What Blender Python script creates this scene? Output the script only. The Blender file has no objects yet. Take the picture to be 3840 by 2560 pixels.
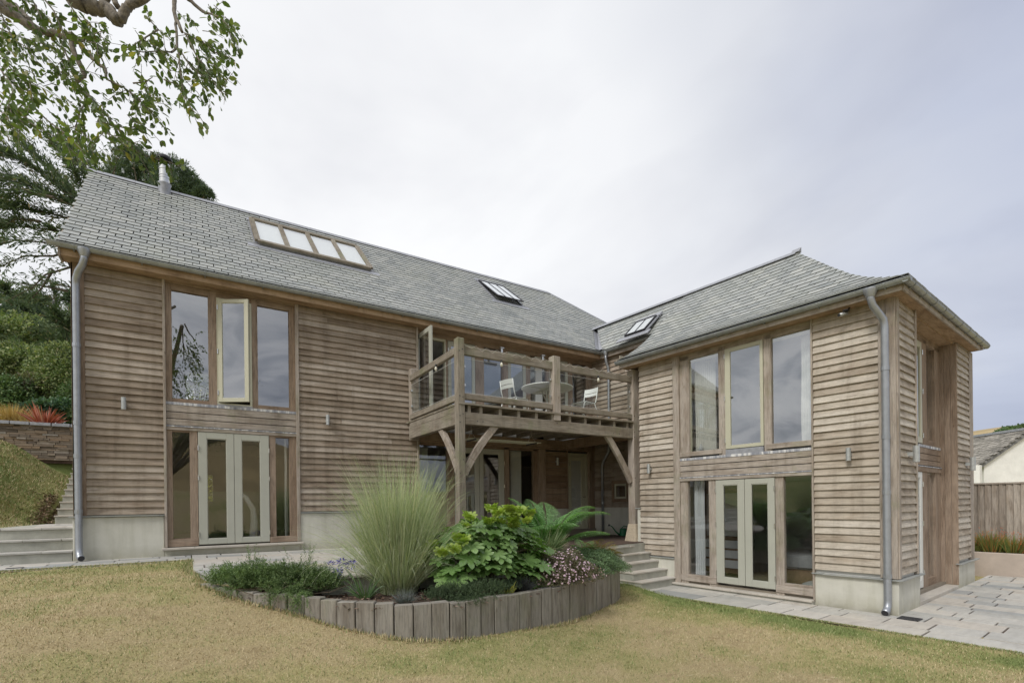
import bpy, math, random
import numpy as np
from mathutils import Vector, Matrix
R = math.radians
rnd = random.Random(11)
nrg = np.random.default_rng(5)
sc = bpy.context.scene
COL = sc.collection
# ------------------------------------------------------------------ frame of reference
# World X runs along the main wing's front wall, Y into it, camera at the origin.
# The guest wing is built in its own frame (p, q), turned by RA.
RA = R(5.1); CA, SA = math.cos(RA), math.sin(RA)
FOC, PX, PY, ROLL, YAW = 1897.0, 1920.0, 1888.0, R(.67), R(57.3)
FW = (math.cos(YAW), math.sin(YAW)); HW = (math.sin(YAW), -math.cos(YAW))
def ray(x, y):
    u = (x-PX)/FOC; v = (PY-y)/FOC; c, s = math.cos(ROLL), math.sin(ROLL)
    a = u*c+v*s; b = -u*s+v*c
    return Vector((FW[0]+a*HW[0], FW[1]+a*HW[1], b))
def at(x, y, w): return ray(x, y)*w
def at_y(x, y, Y): d = ray(x, y); return d*(Y/d.y)
def at_z(x, y, Z): d = ray(x, y); return d*(Z/d.z)
def loc2w(p, q, z=0.0): return Vector((p*CA-q*SA, p*SA+q*CA, z))
def w2loc(v): return Vector((v[0]*CA+v[1]*SA, -v[0]*SA+v[1]*CA, v[2]))
def at_p(x, y, P): d = w2loc(ray(x, y)); return d*(P/d.x)

# ------------------------------------------------------------------ mesh building
class MB:
    def __init__(s): s.v=[]; s.f=[]; s.uv=[]
    def poly(s, pts, uvs=None):
        n=len(s.v); s.v.extend([tuple(p) for p in pts]); s.f.append(list(range(n, n+len(pts))))
        s.uv.append(uvs or [(0,0)]*len(pts))
    def hexa(s, P, g=None, keep=None):
        """P: 8 corners, bottom 4 ccw then top 4; uv runs along the longest edge"""
        n=len(s.v); P=[Vector(p) for p in P]; s.v.extend([tuple(p) for p in P])
        ax=[P[1]-P[0], P[3]-P[0], P[4]-P[0]]; L=[a.length for a in ax]
        if g is None: g=max(range(3), key=lambda i:L[i])
        o=(rnd.random()*50, rnd.random()*50)
        A=[a.normalized() if a.length else Vector((1,0,0)) for a in ax]
        o3=[i for i in range(3) if i!=g]
        F=[((0,3,2,1),2),((4,5,6,7),2),((0,1,5,4),1),((1,2,6,5),0),((2,3,7,6),1),((3,0,4,7),0)]
        for f,nx in F:
            s.f.append([n+i for i in f]); row=[]
            for i in f:
                d=P[i]-P[0]; c=[d.dot(A[k]) for k in range(3)]
                if nx==g: row.append((o[0]+c[o3[0]]*.2, o[1]+c[o3[1]]))
                else:
                    k=[j for j in o3 if j!=nx][0]; row.append((o[0]+c[g], o[1]+c[k]+nx*.37))
            s.uv.append(row)
    def box(s,x0,x1,y0,y1,z0,z1,g=None):
        if x0>x1:x0,x1=x1,x0
        if y0>y1:y0,y1=y1,y0
        if z0>z1:z0,z1=z1,z0
        s.hexa([(x0,y0,z0),(x1,y0,z0),(x1,y1,z0),(x0,y1,z0),(x0,y0,z1),(x1,y0,z1),(x1,y1,z1),(x0,y1,z1)],g)
    def bar(s,a,b,w,h,up=(0,0,1),g=2):
        a=Vector(a);b=Vector(b);d=(b-a).normalized();up=Vector(up)
        r=d.cross(up); r=r.normalized() if r.length>1e-5 else Vector((1,0,0)); u=r.cross(d)
        c=[-r*w/2-u*h/2, r*w/2-u*h/2, r*w/2+u*h/2, -r*w/2+u*h/2]
        s.hexa([a+k for k in c]+[b+k for k in c],g)
    def prism(s, pts, d):
        """pts: closed outline (3-D), extruded by vector d"""
        n=len(s.v); k=len(pts); pts=[Vector(p) for p in pts]; d=Vector(d)
        s.v.extend([tuple(p) for p in pts]); s.v.extend([tuple(p+d) for p in pts])
        e0=pts[0]; ux=(pts[1]-pts[0]).normalized(); nn=d.normalized(); uy=nn.cross(ux); o=rnd.random()*30
        uvf=lambda p: (o+(p-e0).dot(ux), (p-e0).dot(uy)+(p-e0).dot(nn))
        s.f.append(list(range(n+k-1,n-1,-1))); s.uv.append([uvf(pts[i]) for i in range(k-1,-1,-1)])
        s.f.append(list(range(n+k,n+2*k))); s.uv.append([uvf(pts[i]+d) for i in range(k)])
        for i in range(k):
            j=(i+1)%k; s.f.append([n+i,n+j,n+k+j,n+k+i]); L=(pts[j]-pts[i]).length
            s.uv.append([(o,0),(o+L,0),(o+L,d.length),(o,d.length)])
    def tube(s, pts, rad, n=8, cap=True, half=None):
        pts=[Vector(p) for p in pts]; m=len(pts)
        if not hasattr(rad,'__len__'): rad=[rad]*m
        base=len(s.v); pr=None; run=0.0; us=[]
        for i,p in enumerate(pts):
            t=(pts[min(i+1,m-1)]-pts[max(i-1,0)]).normalized()
            if pr is None:
                ref=Vector((0,0,1)) if abs(t.z)<.9 else Vector((1,0,0)); pr=t.cross(ref).normalized()
            else:
                pr=(pr-t*pr.dot(t)); pr=pr.normalized() if pr.length>1e-6 else t.orthogonal().normalized()
            b=t.cross(pr)
            if i: run+=(p-pts[i-1]).length
            us.append(run)
            for k in range(n):
                a=2*math.pi*k/n; s.v.append(tuple(p+(pr*math.cos(a)+b*math.sin(a))*rad[i]))
        for i in range(m-1):
            for k in range(n):
                k2=(k+1)%n; s.f.append([base+i*n+k,base+i*n+k2,base+(i+1)*n+k2,base+(i+1)*n+k])
                s.uv.append([(us[i],k/n),(us[i],(k+1)/n),(us[i+1],(k+1)/n),(us[i+1],k/n)])
        if cap:
            s.f.append([base+k for k in range(n-1,-1,-1)]); s.uv.append([(0,0)]*n)
            s.f.append([base+(m-1)*n+k for k in range(n)]); s.uv.append([(0,0)]*n)
    def lathe(s, prof, c, n=20, M=None):
        """prof [(r,z)] about the vertical through c"""
        base=len(s.v); M=M or Matrix.Identity(3); c=Vector(c)
        for r,z in prof:
            for k in range(n):
                a=2*math.pi*k/n; s.v.append(tuple(c+M@Vector((r*math.cos(a),r*math.sin(a),z))))
        for i in range(len(prof)-1):
            for k in range(n):
                k2=(k+1)%n; s.f.append([base+i*n+k,base+i*n+k2,base+(i+1)*n+k2,base+(i+1)*n+k])
                s.uv.append([(k/n,prof[i][1]),((k+1)/n,prof[i][1]),((k+1)/n,prof[i+1][1]),(k/n,prof[i+1][1])])
    def split(s):
        par=list(range(len(s.v)))
        def fd(i):
            while par[i]!=i: par[i]=par[par[i]]; i=par[i]
            return i
        for f in s.f:
            a=fd(f[0])
            for i in f[1:]: par[fd(i)]=a
        gr={}
        for f,u in zip(s.f,s.uv): gr.setdefault(fd(f[0]),[]).append((f,u))
        out=[]
        for k in gr.values():
            m=MB(); ix={}
            for f,u in k:
                nf=[]
                for i in f:
                    if i not in ix: ix[i]=len(m.v); m.v.append(s.v[i])
                    nf.append(ix[i])
                m.f.append(nf); m.uv.append(u)
            out.append(m)
        return out
    def clusters(s,gap=.06):
        isl=s.split(); n=len(isl)
        if n<2 or n>160: return [s]
        bb=[]
        for m in isl:
            a=np.array(m.v); bb.append((a.min(0)-gap/2,a.max(0)+gap/2))
        par=list(range(n))
        def fd(i):
            while par[i]!=i: i=par[i]
            return i
        for i in range(n):
            for j in range(i+1,n):
                if np.all(bb[i][0]<=bb[j][1]) and np.all(bb[j][0]<=bb[i][1]): par[fd(i)]=fd(j)
        g={}
        for i in range(n): g.setdefault(fd(i),[]).append(i)
        out=[]
        for k in g.values():
            m=MB()
            for i in k:
                o=len(m.v); m.v+=isl[i].v; m.f+=[[q+o for q in f] for f in isl[i].f]; m.uv+=isl[i].uv
            out.append(m)
        return out
    def build(s, name, mat, parent=None, wing=False, smooth=False, bevel=0, label=None):
        me=bpy.data.meshes.new(name); me.from_pydata(s.v,[],s.f)
        uvl=me.uv_layers.new(name='UVMap'); flat=[c for f in s.uv for p in f for c in p]
        uvl.data.foreach_set('uv',flat)
        return link(me,name,mat,parent,wing,smooth,bevel,label)
WINGED=set()
def link(me,name,mat,parent=None,wing=False,smooth=False,bevel=0,label=None):
    me.materials.append(mat); o=bpy.data.objects.new(name,me); COL.objects.link(o)
    if smooth: me.polygons.foreach_set('use_smooth',[True]*len(me.polygons))
    if wing and not (parent is not None and parent.name in WINGED): o.rotation_euler.z=RA
    if wing: WINGED.add(o.name)
    if parent is not None: o.parent=parent
    if bevel:
        b=o.modifiers.new('bevel','BEVEL'); b.width=bevel; b.segments=1; b.limit_method='ANGLE'
    if label: o['label']=label
    return o
def npmesh(name,V,F,mat,parent=None,smooth=False,wing=False):
    V=np.asarray(V,dtype=np.float32); F=np.asarray(F,dtype=np.int32); k=F.shape[1]
    me=bpy.data.meshes.new(name); me.vertices.add(len(V)); me.vertices.foreach_set('co',V.ravel())
    me.loops.add(F.size); me.loops.foreach_set('vertex_index',F.ravel())
    me.polygons.add(len(F)); me.polygons.foreach_set('loop_start',np.arange(0,F.size,k,dtype=np.int32))
    try: me.polygons.foreach_set('loop_total',np.full(len(F),k,dtype=np.int32))
    except Exception: pass
    me.update(calc_edges=True)
    return link(me,name,mat,parent,wing,smooth)
def tag(o,label=None,cat=None,group=None,kind=None):
    if label:o['label']=label
    if cat:o['category']=cat
    if group:o['group']=group
    if kind:o['kind']=kind
    return o
def thing(name,loc,label,cat,group=None):
    o=bpy.data.objects.new(name,None); COL.objects.link(o); o.location=loc; o.empty_display_size=.2
    return tag(o,label,cat,group)
def attach(root,*objs):
    """children built in world coordinates, hung under an Empty that stands at the thing's base"""
    for o in objs:
        o.parent=root; o.matrix_parent_inverse=Matrix.Translation(-root.location)
# numpy vegetation: place template T (k,3),F at P with x-axis X and normal Z, scale S
def norm(a): return a/np.maximum(np.linalg.norm(a,axis=1,keepdims=True),1e-9)
def place(T,F,P,X,Z,S):
    T=np.asarray(T,float); F=np.asarray(F); X=norm(np.asarray(X,float)); Z=np.asarray(Z,float)
    Y=norm(np.cross(Z,X)); Z=np.cross(X,Y); S=np.asarray(S,float).reshape(len(P),-1)
    if S.shape[1]==1: S=np.repeat(S,3,1)
    V=P[:,None,:]+ (T[None,:,0:1]*S[:,None,0:1])*X[:,None,:]+(T[None,:,1:2]*S[:,None,1:2])*Y[:,None,:]+(T[None,:,2:3]*S[:,None,2:3])*Z[:,None,:]
    n=len(P); FF=(F[None,:,:]+(np.arange(n)*len(T))[:,None,None]).reshape(-1,F.shape[1])
    return V.reshape(-1,3),FF
def join(parts):
    Vs=[];Fs=[];n=0
    for V,F in parts: Vs.append(V);Fs.append(F+n);n+=len(V)
    return np.concatenate(Vs),np.concatenate(Fs)
LEAF_T=[(0,0,0),(.35,.26,.07),(.75,.2,.05),(1,0,-.03),(.75,-.2,.05),(.35,-.26,.07),(.5,0,0)]
LEAF_F=[(0,6,1),(1,6,2),(2,6,3),(3,6,4),(4,6,5),(5,6,0)]
DIA_T=[(0,0,0),(.5,.25,.06),(1,0,0),(.5,-.25,.06)]; DIA_F=[(0,1,2),(0,2,3)]
def rdir(n,bias=(0,0,0),k=1.0): return norm(norm(nrg.normal(size=(n,3)))*k+np.asarray(bias,float)[None,:])
def ribbons(P0,D0,L,W,droop,seg=7,twist=.0):
    """grass blades: start P0, direction D0, length L, width W, droop; arrays (n)"""
    n=len(P0); P=P0.copy(); D=norm(D0.copy()); rows=[]; side=norm(np.cross(D,rdir(n)))
    for i in range(seg+1):
        t=i/seg; w=(W*(1-t**2.2*.92)*(.55+.45*min(1,t*5)))[:,None]/2
        rows.append(P-side*w); rows.append(P+side*w)
        P=P+D*(L/seg)[:,None]; D=D+np.stack([np.zeros(n),np.zeros(n),-droop*(.15+2.6*t*t)/seg],1); D=norm(D)
    V=np.stack(rows,1).reshape(-1,3); k=2*(seg+1)
    f=np.array([(2*i,2*i+1,2*i+3,2*i+2) for i in range(seg)])
    return V,(f[None]+(np.arange(n)*k)[:,None,None]).reshape(-1,4)
def twigs(segs,nseg=5,n=5):
    """many tapered round twigs: segs=[(points,r0,r1)] into one MB"""
    m=MB()
    for pts,r0,r1 in segs:
        k=len(pts); m.tube(pts,[r0+(r1-r0)*i/(k-1) for i in range(k)],n,cap=r0>.02)
    return m

# ------------------------------------------------------------------ materials
def newmat(name):
    m=bpy.data.materials.new(name); m.use_nodes=True; nt=m.node_tree; nt.nodes.clear()
    out=nt.nodes.new('ShaderNodeOutputMaterial'); b=nt.nodes.new('ShaderNodeBsdfPrincipled')
    nt.links.new(b.outputs[0],out.inputs[0]); return m,nt,b,out
def nd(nt,t,**kw):
    n=nt.nodes.new(t)
    for k,v in kw.items():
        if k.startswith('i_'):
            key=k[2:]; key=int(key) if key.isdigit() else key.replace('_',' ')
            n.inputs[key].default_value=v
        else: setattr(n,k,v)
    return n
def ramp(nt,fac,stops):
    r=nt.nodes.new('ShaderNodeValToRGB'); e=r.color_ramp.elements
    while len(e)<len(stops): e.new(.5)
    for i,(p,c) in enumerate(stops): e[i].position=p; e[i].color=(c[0],c[1],c[2],1)
    nt.links.new(fac,r.inputs[0]); return r.outputs[0]
def mixc(nt,f,a,b,mode='MIX'):
    m=nt.nodes.new('ShaderNodeMix'); m.data_type='RGBA'; m.blend_type=mode
    for s,v in ((m.inputs[0],f),(m.inputs[6],a),(m.inputs[7],b)):
        if hasattr(v,'links') or hasattr(v,'is_linked'): nt.links.new(v,s)
        else: s.default_value=v if not isinstance(v,(tuple,list)) else (v[0],v[1],v[2],1)
    return m.outputs[2]
def noise(nt,vec,scale,detail=4,rough=.6,dist=0):
    n=nd(nt,'ShaderNodeTexNoise',i_Scale=scale,i_Detail=detail,i_Roughness=rough,i_Distortion=dist)
    nt.links.new(vec,n.inputs['Vector']); return n.outputs[0]
def mapping(nt,src,scale=(1,1,1),loc=(0,0,0)):
    m=nd(nt,'ShaderNodeMapping'); m.inputs['Scale'].default_value=scale; m.inputs['Location'].default_value=loc
    nt.links.new(src,m.inputs['Vector']); return m.outputs[0]
def bump(nt,b,h,strength=.3,dist=.01):
    n=nd(nt,'ShaderNodeBump',i_Strength=strength,i_Distance=dist); nt.links.new(h,n.inputs['Height']); nt.links.new(n.outputs[0],b.inputs['Normal'])
def island(nt): return nd(nt,'ShaderNodeNewGeometry').outputs['Random Per Island']
def wood(name,c1,c2,c3,rough=.8,moss=0.0,grain=34):
    m,nt,b,_=newmat(name); uv=nd(nt,'ShaderNodeTexCoord').outputs['UV']; oc=nd(nt,'ShaderNodeTexCoord').outputs['Object']
    g=noise(nt,mapping(nt,uv,(1.6,grain,1)),2.2,6,.65,.5); big=noise(nt,mapping(nt,uv,(.9,3.2,1)),1.3,3,.6)
    fine=noise(nt,mapping(nt,uv,(9,160,1)),2.0,3,.6)
    isl=island(nt)
    col=ramp(nt,isl,[(0,c1),(.5,c2),(1,c3)])
    gr=ramp(nt,g,[(.3,(.58,.56,.54)),(.5,(.95,.95,.95)),(.72,(1.18,1.15,1.1))])
    col=mixc(nt,1.0,col,gr,'MULTIPLY')
    fr=ramp(nt,fine,[(.3,(.8,.8,.8)),(.6,(1.06,1.06,1.06))]); col=mixc(nt,.8,col,fr,'MULTIPLY')
    bg=ramp(nt,big,[(.35,(.72,.68,.64)),(.5,(1,1,1)),(.68,(1.1,1.12,1.14))]); col=mixc(nt,.85,col,bg,'MULTIPLY')
    st=noise(nt,mapping(nt,oc,(3.2,3.2,.35)),1.6,5,.65); col=mixc(nt,.75,col,ramp(nt,st,[(.32,(.70,.68,.66)),(.5,(1,1,1)),(.7,(1.1,1.1,1.11))]),'MULTIPLY')
    # knots
    vo=nd(nt,'ShaderNodeTexVoronoi',i_Scale=1.5); nt.links.new(mapping(nt,uv,(.9,2.6,1)),vo.inputs['Vector'])
    kn=ramp(nt,vo.outputs['Distance'],[(.0,(.35,.3,.26)),(.035,(.6,.55,.5)),(.06,(1,1,1))]); col=mixc(nt,.8,col,kn,'MULTIPLY')
    if moss:
        mo=noise(nt,oc,1.7,5,.7); mf=ramp(nt,mo,[(.52,(0,0,0)),(.66,(moss,moss,moss))])
        sep=nd(nt,'ShaderNodeSeparateColor'); nt.links.new(mf,sep.inputs[0])
        col=mixc(nt,sep.outputs[0],col,(.16,.19,.08))
    nt.links.new(col,b.inputs['Base Color']); b.inputs['Roughness'].default_value=rough
    b.inputs['Specular IOR Level'].default_value=.25
    bump(nt,b,g,.5,.006); return m
def plain(name,c,rough=.6,metal=0,var=.12,scale=6,spec=.5,bmp=0,bs=40):
    m,nt,b,_=newmat(name); oc=nd(nt,'ShaderNodeTexCoord').outputs['Object']
    n=noise(nt,oc,scale,5,.65); lo=tuple(k*(1-var) for k in c); hi=tuple(min(1,k*(1+var)) for k in c)
    col=ramp(nt,n,[(.3,lo),(.7,hi)]); nt.links.new(col,b.inputs['Base Color'])
    b.inputs['Roughness'].default_value=rough; b.inputs['Metallic'].default_value=metal; b.inputs['Specular IOR Level'].default_value=spec
    if bmp: bump(nt,b,noise(nt,oc,bs,4,.6),bmp,.01)
    return m
def foliage(name,stops,trans=.25,rough=.5,spec=.35,scale=.9,amp=.35):
    m,nt,b,out=newmat(name); isl=island(nt); oc=nd(nt,'ShaderNodeTexCoord').outputs['Object']
    col=ramp(nt,isl,stops); n=noise(nt,oc,scale,3,.6)
    sh=ramp(nt,n,[(.3,(1-amp,1-amp,1-amp)),(.7,(1+amp,1+amp,1+amp*.8))]); col=mixc(nt,1.0,col,sh,'MULTIPLY')
    nt.links.new(col,b.inputs['Base Color']); b.inputs['Roughness'].default_value=rough; b.inputs['Specular IOR Level'].default_value=spec
    tr=nd(nt,'ShaderNodeBsdfTranslucent'); nt.links.new(mixc(nt,1.0,col,(1.3,1.5,.6),'MULTIPLY'),tr.inputs[0])
    mx=nd(nt,'ShaderNodeMixShader'); mx.inputs[0].default_value=trans
    nt.links.new(b.outputs[0],mx.inputs[1]); nt.links.new(tr.outputs[0],mx.inputs[2]); nt.links.new(mx.outputs[0],out.inputs[0])
    return m
def glassmat(name,boost=1.7,base=.03,tint=(.82,.86,.84)):
    m=bpy.data.materials.new(name); m.use_nodes=True; nt=m.node_tree; nt.nodes.clear(); out=nd(nt,'ShaderNodeOutputMaterial')
    t=nd(nt,'ShaderNodeBsdfTransparent'); t.inputs[0].default_value=(*tint,1)
    g=nd(nt,'ShaderNodeBsdfGlossy'); g.inputs['Roughness'].default_value=.0; g.inputs[0].default_value=(.95,.97,1,1)
    # geometric facing term works from both sides of the pane
    lw=nd(nt,'ShaderNodeLayerWeight',i_Blend=.5)
    pw=nd(nt,'ShaderNodeMath',operation='POWER'); pw.inputs[1].default_value=4.0; nt.links.new(lw.outputs['Facing'],pw.inputs[0])
    ma=nd(nt,'ShaderNodeMath',operation='MULTIPLY_ADD'); ma.inputs[1].default_value=.9; ma.inputs[2].default_value=.045*boost+base; ma.use_clamp=True
    nt.links.new(pw.outputs[0],ma.inputs[0]); mx=nd(nt,'ShaderNodeMixShader'); nt.links.new(ma.outputs[0],mx.inputs[0])
    oc=nd(nt,'ShaderNodeTexCoord').outputs['Object']; bp=nd(nt,'ShaderNodeBump',i_Strength=.035,i_Distance=.02)
    nt.links.new(noise(nt,oc,1.6,2,.5),bp.inputs['Height']); nt.links.new(bp.outputs[0],g.inputs['Normal'])
    nt.links.new(t.outputs[0],mx.inputs[1]); nt.links.new(g.outputs[0],mx.inputs[2]); nt.links.new(mx.outputs[0],out.inputs[0]); return m
M={}
M['clad']=wood('oak_weatherboard',(.28,.228,.175),(.36,.298,.236),(.44,.382,.318))
M['clad2']=wood('oak_weatherboard_grey_lit',(.40,.345,.28),(.475,.42,.348),(.555,.505,.435))  # greyer copy for the guest wing, its stronger light put into the colour
M['oak']=wood('oak_frame_brown',(.27,.195,.14),(.30,.225,.165),(.335,.26,.20),grain=26)
M['oakg']=wood('oak_frame_grey',(.35,.30,.25),(.385,.335,.285),(.42,.37,.32),moss=.25,grain=22)
M['oakm']=wood('oak_balcony_mossy',(.205,.18,.14),(.245,.215,.17),(.295,.262,.215),moss=.35,grain=20)
M['oakd']=wood('oak_porch_boards',(.22,.15,.10),(.27,.19,.13),(.32,.235,.165),grain=30)
M['soff']=wood('oak_soffit',(.36,.245,.15),(.40,.28,.18),(.43,.31,.205))
M['sleep']=wood('sleeper_oak',(.115,.105,.09),(.19,.175,.152),(.31,.29,.255),moss=.2,grain=18)
M['fence']=wood('fence_board',(.33,.285,.24),(.385,.335,.285),(.44,.39,.33),grain=16)
def render_mat(name,c,zg):
    mm,nt,b,_=newmat(name); geo=nd(nt,'ShaderNodeNewGeometry'); pos=geo.outputs['Position']; sx=nd(nt,'ShaderNodeSeparateXYZ'); nt.links.new(pos,sx.inputs[0])
    col=ramp(nt,noise(nt,pos,1.6,6,.7),[(.3,tuple(k*.86 for k in c)),(.7,tuple(k*1.07 for k in c))])
    st=noise(nt,mapping(nt,pos,(5,5,.5)),1.5,4,.6); col=mixc(nt,.6,col,ramp(nt,st,[(.35,(.84,.84,.80)),(.55,(1,1,1))]),'MULTIPLY')
    mr=nd(nt,'ShaderNodeMapRange'); nt.links.new(sx.outputs[2],mr.inputs[0]); mr.inputs[1].default_value=zg+.30; mr.inputs[2].default_value=zg; 
    ms=nd(nt,'ShaderNodeMath',operation='MULTIPLY'); nt.links.new(mr.outputs[0],ms.inputs[0]); nt.links.new(noise(nt,pos,6,5,.7),ms.inputs[1])
    m2=nd(nt,'ShaderNodeMath',operation='MULTIPLY'); nt.links.new(ms.outputs[0],m2.inputs[0]); m2.inputs[1].default_value=1.25; m2.use_clamp=True
    col=mixc(nt,m2.outputs[0],col,(.30,.285,.20)); nt.links.new(col,b.inputs['Base Color']); b.inputs['Roughness'].default_value=.92; bump(nt,b,noise(nt,pos,35,4,.6),.2,.01); return mm
M['render']=render_mat('lime_render',(.60,.59,.52),-1.0); M['render2']=render_mat('lime_render_wing',(.61,.60,.53),-1.97)
M['riser']=plain('step_render',(.40,.40,.35),.9,var=.2,scale=3.5,bmp=.2)
M['pinkr']=plain('buff_render',(.47,.40,.34),.9,var=.12,scale=2.5,bmp=.15)
M['cottage']=plain('rough_white_render',(.80,.80,.77),.95,var=.09,scale=1.8,bmp=.9,bs=9)
M['paint']=plain('stone_paint',(.42,.425,.365),.45,var=.04,scale=3)
M['cream']=plain('cream_paint',(.50,.49,.375),.4,var=.03,scale=3)
M['zinc']=plain('galvanised_gutter',(.33,.35,.345),.45,.55,.18,9)
M['pipe']=plain('zinc_downpipe',(.36,.38,.41),.38,.6,.12,7)
M['steel']=plain('stainless',(.62,.62,.60),.25,.9,.08,10)
M['lead']=plain('lead_sheet',(.34,.35,.38),.5,.35,.2,14)
def leadw():
    mm,nt,b,_=newmat('weathered_lead'); oc=nd(nt,'ShaderNodeTexCoord').outputs['Object']; n=noise(nt,mapping(nt,oc,(9,9,1.5)),1.6,4,.6)
    col=ramp(nt,n,[(.35,(.24,.25,.29)),(.5,(.38,.39,.42)),(.58,(.62,.62,.62)),(.7,(.75,.75,.73))]); nt.links.new(col,b.inputs['Base Color']); b.inputs['Roughness'].default_value=.6; return mm
M['leadw']=leadw()
M['black']=plain('black_plastic',(.03,.03,.035),.45)
M['white']=plain('white_powdercoat',(.72,.73,.70),.4,var=.03)
M['curtain']=plain('curtain_linen',(.80,.80,.76),.9,var=.05)
M['rooml']=plain('room_plaster',(.62,.62,.60),.95,var=.04)
M['floor']=plain('room_floor',(.22,.19,.15),.6,var=.1)
M['quilt']=plain('grey_quilt',(.30,.31,.32),.95,var=.1,bmp=.6,bs=30)
M['linen']=plain('bed_linen',(.62,.64,.66),.9,var=.05)
M['darkwood']=plain('dark_furniture',(.17,.11,.065),.6,var=.3,scale=5)
M['stonebase']=plain('granite_base',(.47,.40,.30),.9,var=.2,scale=22,bmp=.6,bs=60)
M['greenp']=plain('green_plastic',(.02,.16,.07),.4,var=.1)
M['brass']=plain('brass_rose',(.6,.5,.25),.3,.8)
M['bulb']=plain('bulb_glass',(.62,.60,.50),.2)
M['rope']=plain('cord',(.55,.52,.45),.8)
M['glass']=glassmat('window_glass',4,.14,(.88,.9,.89))
M['glasslo']=glassmat('window_glass_low',2.4,.05,(.88,.9,.89))
M['bglass']=glassmat('balcony_glass',1.0,.02,(.90,.94,.93))
M['shade_felt']=plain('underlay_joint_shade',(.035,.037,.04),.9)  # roof underlay, near-black so its colour gives the slate joints their shade
M['soil']=plain('dark_soil',(.09,.06,.045),.95,var=.4,scale=9,bmp=.8,bs=20)
M['bark']=plain('bark_grey',(.20,.175,.14),.9,var=.55,scale=22,bmp=.7,bs=25)
M['barkd']=plain('bark_dark',(.10,.08,.06),.9,var=.4,scale=8,bmp=.6)
M['barkr']=plain('bark_reddish',(.20,.12,.085),.9,var=.35,scale=9,bmp=.6)
M['twig']=plain('twig_brown',(.10,.075,.05),.9,var=.3)
def slate_mat():
    m,nt,b,_=newmat('roof_slate'); isl=island(nt); oc=nd(nt,'ShaderNodeTexCoord').outputs['Object']
    col=ramp(nt,isl,[(0,(.27,.285,.285)),(.35,(.32,.333,.33)),(.7,(.35,.36,.355)),(1,(.39,.395,.385))])
    n=noise(nt,oc,2.2,6,.7); col=mixc(nt,.9,col,ramp(nt,n,[(.3,(.8,.82,.82)),(.7,(1.12,1.12,1.06))]),'MULTIPLY')
    n2=noise(nt,oc,.55,5,.65); mf=nd(nt,'ShaderNodeMapRange'); nt.links.new(n2,mf.inputs[0]); mf.inputs[1].default_value=.5; mf.inputs[2].default_value=.72; mf.inputs[4].default_value=.22
    col=mixc(nt,mf.outputs[0],col,(.30,.31,.22))
    n3=noise(nt,mapping(nt,oc,(2.5,2.5,.7)),1.3,4,.6); mg=nd(nt,'ShaderNodeMapRange'); nt.links.new(n3,mg.inputs[0]); mg.inputs[1].default_value=.55; mg.inputs[2].default_value=.7; mg.inputs[4].default_value=.3
    col=mixc(nt,mg.outputs[0],col,(.28,.29,.31))
    nt.links.new(col,b.inputs['Base Color']); b.inputs['Roughness'].default_value=.5; b.inputs['Specular IOR Level'].default_value=.45
    bump(nt,b,noise(nt,oc,16,5,.6),.35,.006); return m
M['slate']=slate_mat()
def slab_mat():
    m,nt,b,_=newmat('sandstone_paving'); isl=island(nt); oc=nd(nt,'ShaderNodeTexCoord').outputs['Object']
    col=ramp(nt,isl,[(0,(.32,.33,.325)),(.2,(.42,.415,.385)),(.6,(.50,.485,.445)),(.85,(.49,.45,.39)),(1,(.57,.56,.53))])
    n=noise(nt,oc,1.8,6,.7,.6); col=mixc(nt,.9,col,ramp(nt,n,[(.3,(.82,.81,.8)),(.5,(1,1,1)),(.7,(1.1,1.08,1.04))]),'MULTIPLY')
    n2=noise(nt,mapping(nt,oc,(2,9,2)),1.2,5,.7); col=mixc(nt,.6,col,ramp(nt,n2,[(.35,(.85,.84,.83)),(.6,(1.04,1.04,1.04))]),'MULTIPLY')
    nt.links.new(col,b.inputs['Base Color']); b.inputs['Roughness'].default_value=.75
    bump(nt,b,noise(nt,oc,7,6,.65),.5,.012); return m
M['slab']=slab_mat()
def lawn_mat():
    m,nt,b,_=newmat('dry_lawn'); oc=nd(nt,'ShaderNodeTexCoord').outputs['Object']; geo=nd(nt,'ShaderNodeNewGeometry')
    n=noise(nt,mapping(nt,oc,(1,1.5,1)),2.2,5,.6,.4); n2=noise(nt,oc,7,5,.7); n3=noise(nt,mapping(nt,oc,(60,60,60)),1,4,.8)
    at_=nd(nt,'ShaderNodeAttribute'); at_.attribute_name='green'
    add=nd(nt,'ShaderNodeMath',operation='MULTIPLY_ADD'); nt.links.new(n,add.inputs[0]); add.inputs[1].default_value=.45
    nt.links.new(at_.outputs['Fac'],add.inputs[2])
    a2=nd(nt,'ShaderNodeMath',operation='MULTIPLY_ADD'); nt.links.new(n2,a2.inputs[0]); a2.inputs[1].default_value=.35; nt.links.new(add.outputs[0],a2.inputs[2])
    col=ramp(nt,a2.outputs[0],[(.28,(.38,.30,.17)),(.42,(.48,.39,.225)),(.60,(.43,.375,.185)),(.80,(.31,.31,.125)),(1.0,(.20,.245,.085))])
    col=mixc(nt,1.0,col,ramp(nt,n3,[(.3,(.62,.6,.56)),(.5,(.95,.95,.95)),(.7,(1.3,1.28,1.2))]),'MULTIPLY')
    nt.links.new(col,b.inputs['Base Color']); b.inputs['Roughness'].default_value=.95; b.inputs['Specular IOR Level'].default_value=.1
    bump(nt,b,n3,.9,.02); return m
M['lawn']=lawn_mat()
M['field']=plain('stubble_field',(.42,.32,.16),.95,var=.25,scale=.05)
M['meadow']=plain('rough_meadow',(.16,.155,.07),.95,var=.4,scale=.12)
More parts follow.
